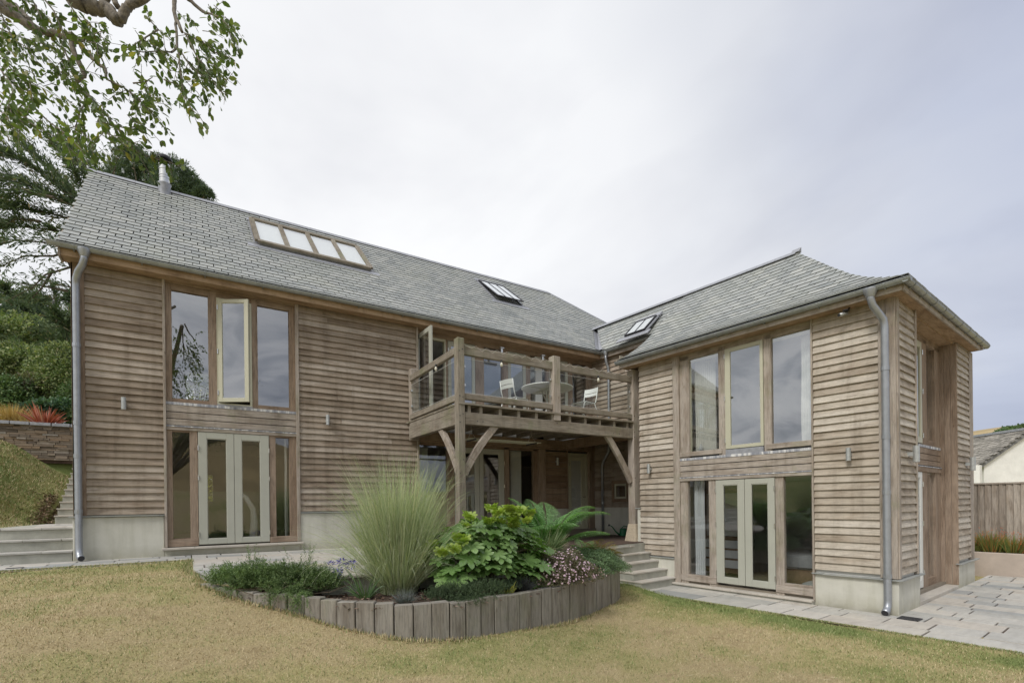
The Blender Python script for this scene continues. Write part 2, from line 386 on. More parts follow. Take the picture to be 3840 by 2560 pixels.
def blade_mat():
    m,nt,b,_=newmat('grass_blade'); isl=island(nt); at_=nd(nt,'ShaderNodeAttribute'); at_.attribute_name='green'
    dry=ramp(nt,isl,[(0,(.43,.345,.19)),(.5,(.53,.435,.255)),(1,(.63,.54,.345))]); gr=ramp(nt,isl,[(0,(.15,.20,.07)),(.6,(.23,.28,.10)),(1,(.33,.35,.16))])
    nt.links.new(mixc(nt,at_.outputs['Fac'],dry,gr),b.inputs['Base Color']); b.inputs['Roughness'].default_value=.8; b.inputs['Specular IOR Level'].default_value=.15; return m
M['blade']=blade_mat()
M['chips']=foliage('bark_chip',[(0,(.07,.045,.035)),(.6,(.15,.095,.07)),(1,(.30,.22,.17))],0,.9,.2,3,.2)
G=foliage
M['misc']=G('miscanthus_blade',[(0,(.29,.35,.21)),(.5,(.42,.48,.31)),(.85,(.58,.60,.46)),(1,(.66,.61,.45))],.25,.5,.4,.8,.2)
M['fats']=G('aralia_leaf',[(0,(.135,.235,.075)),(.5,(.20,.34,.11)),(1,(.29,.43,.17))],.25,.25,.8,1.1,.25)
M['fatsy']=G('young_aralia_leaf',[(0,(.30,.42,.08)),(1,(.42,.52,.13))],.3,.3,.55,1.1,.1)
M['palm']=G('fan_palm_leaf',[(0,(.13,.20,.08)),(.7,(.20,.28,.13)),(1,(.40,.40,.24))],.15,.42,.5,1,.2)
M['fern']=G('tree_fern_frond',[(0,(.12,.25,.08)),(.6,(.18,.34,.13)),(1,(.26,.42,.19))],.3,.5,.3,1,.2)
M['ferny']=G('yellowing_fern',[(0,(.20,.10,.035)),(.5,(.24,.17,.05)),(.8,(.16,.2,.06)),(1,(.26,.28,.1))],.25,.6,.3,1.5,.2)
M['rose']=G('rosemary_leaf',[(0,(.075,.135,.045)),(.6,(.13,.20,.07)),(1,(.22,.30,.12))],.15,.5,.35,1.4,.3)
M['heath']=G('heath_leaf',[(0,(.045,.075,.035)),(.6,(.075,.115,.055)),(1,(.13,.18,.10))],.1,.6,.3,1.6,.3)
M['cover']=G('groundcover_leaf',[(0,(.09,.155,.075)),(.6,(.145,.225,.115)),(1,(.23,.32,.18))],.15,.5,.35,1.6,.3)
M['geran']=G('geranium_leaf',[(0,(.12,.10,.075)),(.6,(.17,.15,.10)),(1,(.20,.22,.12))],.2,.6,.3,1.6,.2)
M['earth']=G('dry_earth',[(0,(.17,.115,.08)),(.6,(.24,.17,.115)),(1,(.34,.27,.19))],0,.95,.1,3,.2)
M['pink']=G('pink_petal',[(0,(.72,.48,.64)),(1,(.85,.66,.78))],.25,.6,.3,1,.05)
M['blue']=G('agapanthus_petal',[(0,(.13,.11,.42)),(1,(.25,.22,.60))],.2,.5,.3,1,.05)
M['agap']=G('agapanthus_leaf',[(0,(.07,.13,.05)),(1,(.14,.22,.09))],.2,.4,.4,1,.15)
M['fescue']=G('blue_fescue_blade',[(0,(.12,.135,.13)),(1,(.22,.245,.24))],.1,.6,.3,1,.15)
M['fescued']=G('dark_grass_blade',[(0,(.035,.04,.045)),(1,(.075,.08,.085))],.05,.6,.3,1,.15)
M['yell']=G('lime_leaf',[(0,(.20,.23,.06)),(1,(.36,.34,.10))],.25,.5,.3,1,.1)
M['beech']=G('beech_leaf',[(0,(.08,.125,.04)),(.6,(.13,.185,.06)),(.93,(.20,.25,.08)),(1,(.36,.30,.08))],.34,.45,.35,.9,.25)
M['cyp']=G('cypress_foliage',[(0,(.075,.11,.065)),(.6,(.12,.165,.095)),(.9,(.17,.21,.125)),(1,(.30,.23,.16))],.15,.8,.15,.35,.3)
M['pine']=G('pine_needle',[(0,(.075,.11,.075)),(.6,(.12,.17,.115)),(1,(.18,.23,.15))],.15,.7,.2,.5,.35)
M['con2']=G('far_conifer_foliage',[(0,(.07,.11,.07)),(.6,(.12,.17,.11)),(1,(.18,.24,.15))],.05,.8,.15,.3,.35)
M['shrub']=G('hedge_leaf',[(0,(.10,.145,.06)),(.5,(.18,.235,.10)),(.9,(.31,.34,.16)),(1,(.50,.46,.30))],.2,.6,.25,.45,.4)
M['shrub2']=G('dark_shrub_leaf',[(0,(.065,.115,.05)),(.6,(.115,.185,.08)),(1,(.22,.28,.13))],.2,.5,.35,.5,.4)
M['shrub3']=G('blue_green_leaf',[(0,(.06,.115,.07)),(.6,(.10,.175,.105)),(1,(.17,.25,.15))],.2,.5,.35,.6,.3)
M['stipa']=G('golden_grass',[(0,(.40,.26,.09)),(.6,(.55,.38,.16)),(1,(.65,.50,.26))],.2,.7,.2,1,.1)
M['stipa2']=G('bleached_stem',[(0,(.50,.41,.26)),(1,(.72,.64,.48))],.1,.8,.2,1,.1)
M['phorm']=G('phormium_leaf',[(0,(.30,.06,.03)),(.6,(.42,.12,.07)),(1,(.55,.30,.25))],.15,.45,.4,1,.15)
M['croc']=G('crocosmia_leaf',[(0,(.10,.17,.05)),(.55,(.20,.24,.07)),(.8,(.42,.25,.08)),(1,(.45,.16,.07))],.2,.6,.3,2.5,.2)
M['orange']=G('crocosmia_flower',[(0,(.55,.09,.03)),(1,(.6,.18,.06))],.1,.6,.3,1,.1)
# ================================================================== HOUSE
house=thing('house',(4.5,14,-.95),'two-storey L-shaped house clad in weathered oak boards under slate roofs','house')
HI=Matrix.Translation(-house.location)
_ob=MB.build
NOSPLIT={'roof','roof_deck','french_door','casement_window','rooflight','open_door','gutter','downpipe','flue','window','sash','flashing','security_camera','cladding','glazing_bar','kerb'}
SPLIT={'trim_board','bottom_rail','hinge','oak_post','oak_mullion','door_sill','inner_frame','window_sill','wall','ceiling','inner_floor','gutter_bracket','peg','clamp'}
def hb(mb,name,mat,wing=False,parent=None,smooth=False,bevel=0,label=None):
    if name in SPLIT or name not in NOSPLIT:
        ch=mb.split() if name in SPLIT else mb.clusters()
        if len(ch)>1:
            for c in ch[1:]: hb2(c,name,mat,wing,parent,smooth,bevel,label)
            mb=ch[0]
    return hb2(mb,name,mat,wing,parent,smooth,bevel,label)
def hb2(mb,name,mat,wing=False,parent=None,smooth=False,bevel=0,label=None):
    o=mb.build(name,M[mat] if isinstance(mat,str) else mat,parent or house,wing,smooth,bevel,label)
    if parent is None: o.matrix_parent_inverse=HI
    return o
W=12.0; PR=10.3; QE=2.744; PRC=11.96
def wmap(kind,c):
    if kind=='Y': return lambda u,out,z:(u,c-out,z)
    if kind=='P': return lambda u,out,z:(c-out,u,z)
    return lambda u,out,z:(u,c-out,z)
def obox(mb,f,u0,u1,o0,o1,z0,z1,g=None):
    a=f(u0,o0,z0); b=f(u1,o1,z1); mb.box(a[0],b[0],a[1],b[1],a[2],b[2],g)
def cladding(kind,c,u0,u1,z0,z1,mat='clad',wing=False,exp=.134,joint=True,flip=False):
    f=wmap(kind,c); mb=MB(); z=z0; i=0
    while z<z1-.02:
        zt=min(z+exp+.03,z1+.02); u=u0; cuts=[u0]
        if joint and u1-u0>1.6:
            x=u0+rnd.uniform(.5,2.6)
            while x<u1-.4: cuts.append(x); x+=rnd.uniform(1.6,3.0)
        cuts.append(u1)
        for a,b in zip(cuts[:-1],cuts[1:]):
            jb=rnd.uniform(-.003,.003); jt=rnd.uniform(-.003,.003); ob=rnd.uniform(-.003,.005)
            a2=a+.0015; b2=b-.0015
            # bottom edge proud, top tucked behind the board above
            P=[f(a2,.026+ob,z+jb),f(b2,.026+ob,z+jt),f(b2,-.006,z+jt),f(a2,-.006,z+jb),
               f(a2,-.014,zt),f(b2,-.014,zt),f(b2,-.024,zt),f(a2,-.024,zt)]
            mb.hexa(P,0)
        z+=exp; i+=1
    return hb(mb,'cladding',mat,wing)
def wall_sheet(kind,c,rects,wing=False,t=.2,off=.03):
    mb=MB(); f=wmap(kind,c)
    for u0,u1,z0,z1 in rects: obox(mb,f,u0,u1,-off,-off-t,z0,z1)
    return hb(mb,'wall',M['rooml'],wing)

# ---- main wing front wall (faces -Y)
cladding('Y',W,-1.55,-.372,-.114,4.47)
cladding('Y',W,2.107,4.885,-.114,4.47)
m=MB()
m.box(-1.73,-1.545,W-.028,W+.1,-.13,4.46); m.box(-1.735,-1.71,W-.028,W+.2,-.13,4.46)
hb(m,'corner_board','oak')
m=MB()
for a,b,z in ((-.375,-.33,-.775),(2.045,2.11,-.775),(4.88,4.93,-.13)): m.box(a,b,W-.05,W+.05,z,4.46)
hb(m,'trim_board','oakg',bevel=.003)
# backing wall with openings, and the porch part set back at 12.2
wall_sheet('Y',W,[(-1.7,-.33,-.95,4.7),(2.05,4.93,-.95,4.7),(-.33,2.05,4.40,4.7),(-.33,2.05,1.55,2.06),(-.33,2.05,-.95,-.82)])
# plinth and slate ledge
m=MB(); m.box(-1.745,-.38,W-.022,W+.1,-1.1,-.16); m.box(-1.745,-1.6,W+.1,19.3,-1.1,-.16); m.box(-.38,2.11,W-.02,W+.1,-1.1,-.822); m.box(2.11,4.95,W-.022,W+.1,-1.1,-.16)
hb(m,'plinth','render',bevel=.01)
def ledge(mb,f,u0,u1,o0,o1,z,step=.32):
    x=u0
    while x<u1-.02:
        e=min(x+step*rnd.uniform(.8,1.2),u1); j=rnd.uniform(-.002,.002)
        obox(mb,f,x+.002,e-.002,o0,o1+rnd.uniform(-.004,.004),z+j,z+.018+j); x=e
m=MB(); f=wmap('Y',W); ledge(m,f,-1.80,-.38,-.03,.075,-.152); ledge(m,f,2.11,4.93,-.03,.06,-.152); hb(m,'slate_ledge','slate')
m=MB(); 
for a,b in ((-.42,.12),(.123,1.0),(1.003,1.62),(1.623,2.16)): m.box(a,b,W-.13,W+.12,-.825,-.782)
hb(m,'door_sill','slab',bevel=.006)
# spandrel between floors
def spandrel(kind,c,u0,u1,zs,lint,wing=False,mat='oakg',flash=True):
    f=wmap(kind,c); m=MB()
    for z0,z1 in zs: obox(m,f,u0,u1,.004,-.03,z0,z1)
    hb(m,'spandrel_board',mat,wing,bevel=.003)
    m=MB(); obox(m,f,u0,u1,-.028,-.045,zs[0][0],zs[-1][1]); hb(m,'backing','black',wing)
    m=MB(); obox(m,f,u0,u1,.02,-.1,lint[0],lint[1]); hb(m,'lintel',mat,wing,bevel=.004)
    m=MB()
    x=u0
    while x<u1:
        e=min(x+rnd.uniform(.15,.5),u1); obox(m,f,x,e,.012+rnd.uniform(-.003,.003),-.06,zs[-1][1]+.002,zs[-1][1]+.055); 
        obox(m,f,x,e,.03,-.03,lint[1]+.001,lint[1]+.02); x=e
    hb(m,'lead_flashing','leadw',wing)
spandrel('Y',W,-.33,2.045,[(1.637,1.752),(1.768,1.885),(1.901,2.034)],(1.535,1.60))
# ---- generic glazed frame helpers
def window(kind,c,rects,glass,mat='oak',wing=False,dep=(.0,-.09),gdep=-.055,gm='glass',name='window',label=None,sub=None):
    f=wmap(kind,c); m=MB()
    for u0,u1,z0,z1 in rects: obox(m,f,u0,u1,dep[0],dep[1],z0,z1)
    w=hb(m,name,mat,wing,bevel=.003,label=label)
    for u0,u1,z0,z1 in glass:
        g=MB(); g.poly([f(u0-.005,gdep,z0-.005),f(u1+.005,gdep,z0-.005),f(u1+.005,gdep,z1+.005),f(u0-.005,gdep,z1+.005)])
        hb(g,'glass',gm,wing,parent=w)
    return w
def leaf(u0,u1,z0,z1,g,dep=(.012,-.045)):
    """frame rects of a glazed leaf with pane g"""
    return [(u0,g[0],z0,z1),(g[1],u1,z0,z1),(g[0],g[1],z0,g[2]),(g[0],g[1],g[3],z1)]
def hinges(f,u,zs,parent,wing,o=.018):
    m=MB()
    for z in zs:
        a=f(u,o,z-.05); b=f(u,o,z+.05); m.tube([a,b],.011,8)
    hb(m,'hinge','steel',wing,parent=parent,smooth=False)
FY=wmap('Y',W)
# upper triple window
window('Y',W,[(-.33,-.225,2.07,4.42),(.395,.542,2.07,4.42),(1.187,1.300,2.07,4.42),(1.925,2.045,2.07,4.42),
  (-.225,.395,2.09,2.165),(1.30,1.925,2.09,2.175),(-.225,.395,4.31,4.42),(.542,1.187,4.31,4.42),(1.30,1.925,4.31,4.42)],
  [(-.225,.395,2.165,4.31),(1.30,1.925,2.175,4.31)],dep=(-.02,-.13),gdep=-.075)
# open casement, hinged on its left
cw=MB(); 
for r in ((.542,.567,2.12,4.31),(1.15,1.187,2.12,4.31),(.567,1.15,2.12,2.15),(.567,1.15,4.27,4.31)): obox(cw,FY,r[0],r[1],-.01,-.08,r[2],r[3])
cs=hb(cw,'casement_window','cream',label='cream framed casement swung open')
th=R(31.5); hx,hy=.562,W-.0
sm=MB(); L=.62
def sash(u,o,z): return (hx+u*math.cos(th)+o*math.sin(th)*-1, hy-u*math.sin(th)-o*math.cos(th), z)
for r in ((0,.085,2.165,4.275),(L-.085,L,2.165,4.275),(.085,L-.085,2.165,2.245),(.085,L-.085,4.195,4.275)):
    a=[sash(r[0],0,r[2]),sash(r[1],0,r[2]),sash(r[1],-.05,r[2]),sash(r[0],-.05,r[2])]; sm.hexa(a+[(p[0],p[1],r[3]) for p in a])
so=hb(sm,'sash','cream',parent=cs,bevel=.003)
g=MB(); g.poly([sash(.08,-.02,2.24),sash(L-.08,-.02,2.24),sash(L-.08,-.02,4.2),sash(.08,-.02,4.2)]); hb(g,'glass','glass',parent=cs)
hinges(FY,.556,(2.35,3.2,4.1),cs,False,.01)
m=MB(); obox(m,FY,.542,1.187,.01,-.05,2.085,2.118); hb(m,'lead_sill','lead')
m=MB(); obox(m,FY,-.33,2.045,.012,-.1,4.42,4.5); hb(m,'head_beam','oak')
# ground floor screen
window('Y',W,[(-.33,-.236,-.775,1.535),(.052,.188,-.775,1.535),(1.50,1.628,-.775,1.535),(1.905,2.045,-.775,1.535),
  (-.236,.052,-.755,-.615),(1.628,1.905,-.755,-.645),(-.236,.052,1.5,1.535),(1.628,1.905,1.5,1.535)],
  [(-.236,.052,-.615,1.5),(1.628,1.905,-.645,1.5)],dep=(-.012,-.12),gdep=-.07,gm='glasslo')
m=MB(); obox(m,FY,-.335,.19,.012,-.01,-.768,-.622); obox(m,FY,1.50,2.05,.012,-.01,-.768,-.652); hb(m,'bottom_rail','oak',bevel=.003)
def french(kind,c,leaves,z0,z1,gz,wing=False,mat='paint',gm='glasslo',hz=(-.55,.6,1.2),o=.004,handle=None,lab='pale painted double glazed door'):
    f=wmap(kind,c)
    for (u0,u1,ga,gb,hs) in leaves:
        lo,hi=min(u0,u1),max(u0,u1); m=MB()
        for r in leaf(lo,hi,z0,z1,(min(ga,gb),max(ga,gb),gz[0],gz[1])): obox(m,f,r[0],r[1],o,-.05,r[2],r[3])
        w=hb(m,'french_door',mat,wing,bevel=.004)
        g=MB(); a,b=min(ga,gb)-.004,max(ga,gb)+.004; g.poly([f(a,-.02,gz[0]-.004),f(b,-.02,gz[0]-.004),f(b,-.02,gz[1]+.004),f(a,-.02,gz[1]+.004)]); hb(g,'glass',gm,wing,parent=w)
        # glazing bead
        m=MB(); t=.014
        for r in ((a,a+t,gz[0],gz[1]),(b-t,b,gz[0],gz[1]),(a,b,gz[0],gz[0]+t),(a,b,gz[1]-t,gz[1])): obox(m,f,r[0],r[1],-.005,-.018,r[2],r[3])
        hb(m,'bead',mat,wing,parent=w)
        hinges(f,u0 if hs==0 else u1,hz,w,wing,o+.012)
        if handle==hs or handle==2:
            uu=(u1 if hs==0 else u0); uu+= (-.05 if uu==hi else .05); m=MB(); zz=(z0+z1)/2-.05
            m.tube([f(uu,.02,zz),f(uu,.06,zz)],.01,8); m.tube([f(uu,.06,zz),f(uu+(.1 if uu<(lo+hi)/2 else -.1),.06,zz)],.009,8); hb(m,'handle','steel',wing,parent=w,smooth=True)
french('Y',W-.006,[(.196,.829,.346,.694,0),(.837,1.492,.972,1.321,1)],-.748,1.528,(-.64,1.40))

# ---- porch wall below the balcony and balcony doors, set back at Y=12.2
WB=12.2; FB=wmap('Y',WB)
wall_sheet('Y',WB,[(9.0,11.3,-1.1,1.55),(4.93,11.3,1.6,2.06),(4.93,11.3,4.42,4.75),(8.74,8.98,-1.1,4.7)])
m=MB(); m.box(4.90,4.94,W-.01,WB+.1,-1.1,4.5); hb(m,'return_board','oak')
lo=-.98
window('Y',WB,[(4.94,4.995,lo,1.60),(5.813,6.02,lo,1.60),(7.585,7.757,lo,1.60),(8.604,8.745,lo,1.60),(4.94,8.745,1.545,1.62),
   (4.995,5.813,lo,lo+.13),(7.757,8.604,lo,lo+.13)],[(4.995,5.813,lo+.13,1.545),(7.757,8.604,lo+.13,1.545)],gm='glasslo',dep=(.0,-.12),gdep=-.06)
french('Y',WB,[(6.03,6.775,6.15,6.64,0),(6.785,7.577,6.9,7.41,1)],lo+.02,1.535,(lo+.25,1.40),hz=(-.6,.5,1.15))
m=MB(); m.box(8.745,8.98,WB-.10,WB+.05,-1.1,1.60); m.box(10.68,10.90,WB-.10,WB+.05,-1.1,1.60); hb(m,'oak_post','oak',bevel=.006)
m=MB(); z=-.165
while z<1.55:
    h=rnd.uniform(.16,.24); z2=min(z+h,1.56); m.box(8.98,9.84,WB-.03,WB,z+.003,z2-.003); z=z2
hb(m,'porch_boarding','oakd',bevel=.003)
m=MB(); m.box(8.98,9.84,WB-.035,WB+.02,-1.1,-.17); hb(m,'plinth','render')
m=MB(); m.box(9.835,9.87,WB-.05,WB,-.17,1.6); hb(m,'trim_board','oak')
# back door
m=MB()
for r in ((9.87,9.93,lo,1.55),(10.60,10.68,lo,1.55),(9.93,10.60,1.45,1.55)): obox(m,FB,r[0],r[1],.02,-.08,r[2],r[3])
hb(m,'door_frame','cream',bevel=.004)
french('Y',WB,[(9.935,10.595,10.02,10.43,0)],lo+.01,1.445,(lo+.3,1.33),mat='cream',handle=0,hz=(-.6,.5,1.2))
m=MB(); m.box(4.94,11.0,WB-.12,WB+.05,1.60,1.88); hb(m,'wall_plate','oakd',bevel=.005)
# upper storey doors onto the balcony (closed leaves, posts and panes)
m=MB()
for a,b in ((6.69,6.96),(7.57,7.75),(8.37,8.53),(9.12,9.27),(9.94,10.12),(10.72,10.95)): m.box(a,b,WB-.0,WB+.12,2.06,4.42)
m.box(4.94,10.95,WB-.012,WB+.12,4.36,4.47); m.box(5.80,5.86,WB-.0,WB+.12,2.06,4.36)
hb(m,'oak_mullion','oak',bevel=.003)
def upleaf(a,b,bar=.085): french('Y',WB,[(a,b,a+bar,b-bar,0)],2.075,4.35,(2.27,4.24),mat='paint',gm='glass',hz=(2.4,3.2,4.1),handle=None)
for a,b in ((5.87,6.68),(7.755,8.365),(9.275,9.935)): upleaf(a,b)
window('Y',WB,[],[(6.96,7.57,2.08,4.36),(8.53,9.12,2.08,4.36),(10.12,10.72,2.08,4.36)],gdep=-.05) if False else None
for a,b in ((6.96,7.57),(8.53,9.12),(10.12,10.72)):
    g=MB(); g.poly([FB(a,-.06,2.07),FB(b,-.06,2.07),FB(b,-.06,4.37),FB(a,-.06,4.37)]); hb(g,'glass','glass',label='fixed pane between oak mullions')
# door leaf standing open square to the wall
m=MB()
for y0,y1,z0,z1 in ((12.19,12.10,2.09,4.33),(11.42,11.30,2.09,4.33),(12.10,11.42,2.09,2.22),(12.10,11.42,4.22,4.33)): m.box(4.975,5.03,y0,y1,z0,z1)
w=hb(m,'open_door','paint',bevel=.004,label='door leaf standing open over the balcony')
g=MB(); g.poly([(5.0,12.10,2.22),(5.0,11.42,2.22),(5.0,11.42,4.22),(5.0,12.10,4.22)]); hb(g,'glass','glass',parent=w)
m=MB()
for r in ((4.94,4.99,2.06,4.36),(5.76,5.80,2.06,4.36),(4.99,5.76,4.30,4.36)): obox(m,FB,r[0],r[1],.01,-.1,r[2],r[3])
hb(m,'door_frame','cream',bevel=.003)
# heater lamps on brackets above the doors
for x in (7.35,8.75):
    m=MB(); m.box(x-.28,x+.28,WB-.36,WB-.26,4.02,4.09); m.box(x-.03,x+.03,WB-.34,WB-.28,4.09,4.30); m.box(x-.06,x+.06,WB-.37,WB-.25,4.28,4.31)
    hb(m,'patio_heater','steel',bevel=.006)

# ---- recess wall of the guest wing (faces -p)
cladding('P',PRC,8.0,11.25,.67,4.50,wing=True,joint=True,mat='clad')
for a_,b_,c_,d_ in ((8.0,9.74,-.16,.67),(10.39,11.25,-.16,.67),(9.74,10.39,-.16,.02)): cladding('P',PRC,a_,b_,c_,d_,wing=True,mat='clad')
wall_sheet('P',PRC,[(7.9,9.83,-1.1,4.6),(10.30,11.3,-1.1,4.6),(9.83,10.30,-1.1,.12),(9.83,10.30,.57,4.6)],wing=True)
m=MB(); m.box(PRC-.03,PRC+.1,8.0,11.25,-1.2,-.17); m.box(PRC-.045,PRC,8.0,11.25,-.165,-.145); hb(m,'plinth','render',True)
FP=wmap('P',PRC)
window('P',PRC,[(9.83,9.89,.12,.57),(10.24,10.30,.12,.57),(9.89,10.24,.12,.18),(9.89,10.24,.51,.57)],[(9.89,10.24,.18,.51)],mat='cream',wing=True,dep=(.0,-.06),gdep=-.03,label='small square cream window in the porch')
m=MB()
for r in ((9.74,9.83,.02,.67),(10.30,10.39,.02,.67),(9.83,10.30,.57,.67),(9.83,10.30,.02,.12)): obox(m,FP,r[0],r[1],.03,.0,r[2],r[3])
hb(m,'window_surround','oakd',True,bevel=.004)

# ---- guest wing long wall (faces -p)
cladding('P',PR,7.05,8.03,-1.285,3.42,'clad2',True,joint=False)
cladding('P',PR,2.985,4.018,-1.285,3.42,'clad2',True,joint=False)
FW_=wmap('P',PR)
m=MB()
obox(m,FW_,6.885,7.05,.035,-.06,-1.87,3.42); hb(m,'oak_post','oakg',True,bevel=.006)
m=MB(); obox(m,FW_,4.018,4.047,.045,-.05,-1.87,3.42); hb(m,'trim_board','oakg',True,bevel=.003)
m=MB(); obox(m,FW_,2.86,2.988,.018,-.04,-1.34,3.42); obox(m,FW_,2.735,2.862,.035,-.04,-1.34,3.42)
m.box(PR+.005,PR+.11,QE-.03,QE+.02,-1.34,3.42); hb(m,'corner_board','oakg',True,bevel=.004)
wall_sheet('P',PR,[(6.9,8.03,-1.95,3.6),(QE+.05,4.03,-1.95,3.6),(4.03,6.9,3.27,3.6),(4.03,6.9,.50,.96)],wing=True)
m=MB(); m.box(PR-.012,PR+.2,QE-.012,4.03,-2.1,-1.372); m.box(PR-.012,PR+.15,7.05,8.05,-2.1,-1.33); m.box(PR-.02,PR+.3,8.03,8.12,-1.3,-.16)
m.box(PR+.2,11.505,QE-.012,QE+.3,-2.1,-1.372); m.box(14.352,15.84,QE-.012,QE+.3,-2.1,-1.425); m.box(PR+.05,11.5,8.03,8.12,-1.3,-.16)
hb(m,'plinth','render2',True,bevel=.012)
m=MB(); ledge(m,FW_,QE-.07,4.06,-.03,.075,-1.370); ledge(m,FW_,7.05,8.0,-.03,.055,-1.332); FQ=wmap('Q',QE)
ledge(m,FQ,PR-.07,11.56,-.03,.075,-1.370,.4); ledge(m,FQ,14.30,15.98,-.03,.08,-1.424,.4); m.box(PR-.05,PR+.3,8.0,8.16,-.158,-.14)
hb(m,'slate_ledge','slate',True)
m=MB()
for a,b in ((4.03,4.85),(4.853,5.62),(5.623,6.4),(6.403,7.09)): m.box(PR-.15,PR+.1,a,b,-1.905,-1.865)
hb(m,'door_sill','slab',True,bevel=.006)
m=MB(); m.box(PR-.11,PR+.1,4.03,7.08,-2.1,-1.906); hb(m,'sill_wall','riser',True)
spandrel('P',PR,4.047,6.885,[(.567,.686),(.702,.816),(.832,.942)],(.473,.54),True,'oakg')
window('P',PR,[(6.655,6.885,.98,3.34),(5.777,5.93,.98,3.34),(4.805,4.95,.98,3.34),(5.93,6.655,1.06,1.137),(4.047,4.805,1.06,1.137),(4.047,6.885,3.25,3.42)],
  [(5.93,6.655,1.137,3.25),(4.047,4.805,1.137,3.25)],'oakg',True,dep=(-.02,-.13),gdep=-.07)
m=MB(); obox(m,FW_,5.85,6.885,.012,-.02,1.035,1.137); obox(m,FW_,4.047,4.90,.012,-.02,1.035,1.137); hb(m,'window_sill','oakg',True,bevel=.004)
m=MB()
for r in ((5.93,6.655),(4.047,4.805)): obox(m,FW_,r[0],r[1],-.072,-.1,3.17,3.25); 
obox(m,FW_,6.62,6.655,-.072,-.1,1.14,3.2); obox(m,FW_,4.047,4.08,-.072,-.1,1.14,3.2); hb(m,'inner_frame','cream',True)
m=MB(); obox(m,FW_,4.96,5.765,.004,-.05,.98,1.105); hb(m,'lead_sill','lead',True)
m=MB()
for r in leaf(4.957,5.77,1.118,3.262,(5.02,5.655,1.19,3.18)): obox(m,FW_,r[0],r[1],.0,-.06,r[2],r[3])
w=hb(m,'casement_window','cream',True,bevel=.004,label='cream framed casement, shut')
g=MB(); g.poly([FW_(5.015,-.025,1.185),FW_(5.66,-.025,1.185),FW_(5.66,-.025,3.185),FW_(5.015,-.025,3.185)]); hb(g,'glass','glass',True,parent=w)
hinges(FW_,5.772,(1.3,2.2,3.1),w,True,.01)
window('P',PR,[(6.705,6.885,-1.865,.473),(6.01,6.182,-1.865,.473),(4.585,4.742,-1.865,.473),(4.047,4.075,-1.6,.473),(6.182,6.705,-1.81,-1.66),(4.047,4.585,-1.81,-1.62)],
  [(6.182,6.705,-1.66,.473),(4.075,4.585,-1.62,.473)],'oakg',True,dep=(-.01,-.12),gdep=-.06,gm='glasslo')
m=MB(); obox(m,FW_,6.01,6.89,.014,-.008,-1.81,-1.665); obox(m,FW_,4.047,4.742,.014,-.008,-1.81,-1.665); hb(m,'bottom_rail','oakg',True,bevel=.004)
french('P',PR-.004,[(6.003,5.368,5.838,5.511,0),(5.358,4.75,5.222,4.884,1)],-1.765,.458,(-1.636,.35),True,hz=(-1.55,-.5,.25))

# ---- guest wing end wall (faces -q) with recessed glazing
cladding('Q',QE,10.41,11.30,-1.285,3.40,'clad2',True,joint=False)
cladding('Q',QE,14.375,15.43,-1.335,3.40,'clad2',True,joint=False)
m=MB(); m.box(11.30,11.345,QE-.04,QE+.05,-1.34,3.38); m.box(15.43,15.72,QE-.025,QE+.06,-1.40,3.38); m.box(15.68,15.735,QE-.03,QE+.3,-1.40,3.38)
hb(m,'corner_board','oakg',True,bevel=.004)
wall_sheet('Q',QE,[(PR+.03,11.32,-1.95,3.5),(14.36,15.7,-1.95,3.5),],wing=True)
m=MB(); m.box(11.3,14.4,QE+.03,QE+.2,3.40,3.5); hb(m,'head_beam','oak',True)
QG=3.03; FG=wmap('Q',QG)
m=MB()
for k,(a,b) in enumerate(((QE-.008,QE+.10),(QE+.103,QE+.21),(QE+.213,QG+.05))): m.box(14.345,14.40,a,b,-1.87,3.36)
m.box(11.345,11.40,QE,QG+.05,-1.87,3.36)
hb(m,'reveal_board','oak',True,bevel=.004)
spandrel('Q',QG,11.40,14.345,[(.70,.80),(.812,.93),(.942,1.06)],(.56,.66),True,'oak')
window('Q',QG,[(11.40,11.55,-1.87,.56),(13.0,13.33,-1.87,.56),(13.95,14.345,-1.87,.56),(13.33,13.95,-1.84,-1.66),(11.40,11.55,1.06,3.30),(13.05,13.36,1.06,3.30),(13.98,14.345,1.06,3.30),(13.36,13.98,1.12,1.24),(11.4,14.345,3.22,3.36)],
   [(13.33,13.95,-1.66,.56),(13.36,13.98,1.24,3.22)],'oak',True,dep=(0,-.12),gdep=-.05)
french('Q',QG,[(11.56,12.25,11.68,12.12,0),(12.26,12.97,12.39,12.84,1)],-1.80,.55,(-1.65,.44),True,hz=(-1.5,-.5,.3),mat='white',gm='glass')
french('Q',QG,[(11.56,12.28,11.66,12.18,0),(12.29,13.02,12.4,12.92,1)],1.14,3.21,(1.25,3.10),True,hz=(1.3,2.2,3.0),mat='cream',gm='glass')
m=MB(); m.box(11.345,14.35,QE-.005,QG+.15,-2.0,-1.875); hb(m,'threshold','slab',True,bevel=.008)
m=MB(); m.box(11.41,14.34,QE+.05,QG+.4,3.36,3.40); hb(m,'soffit','soff',True)

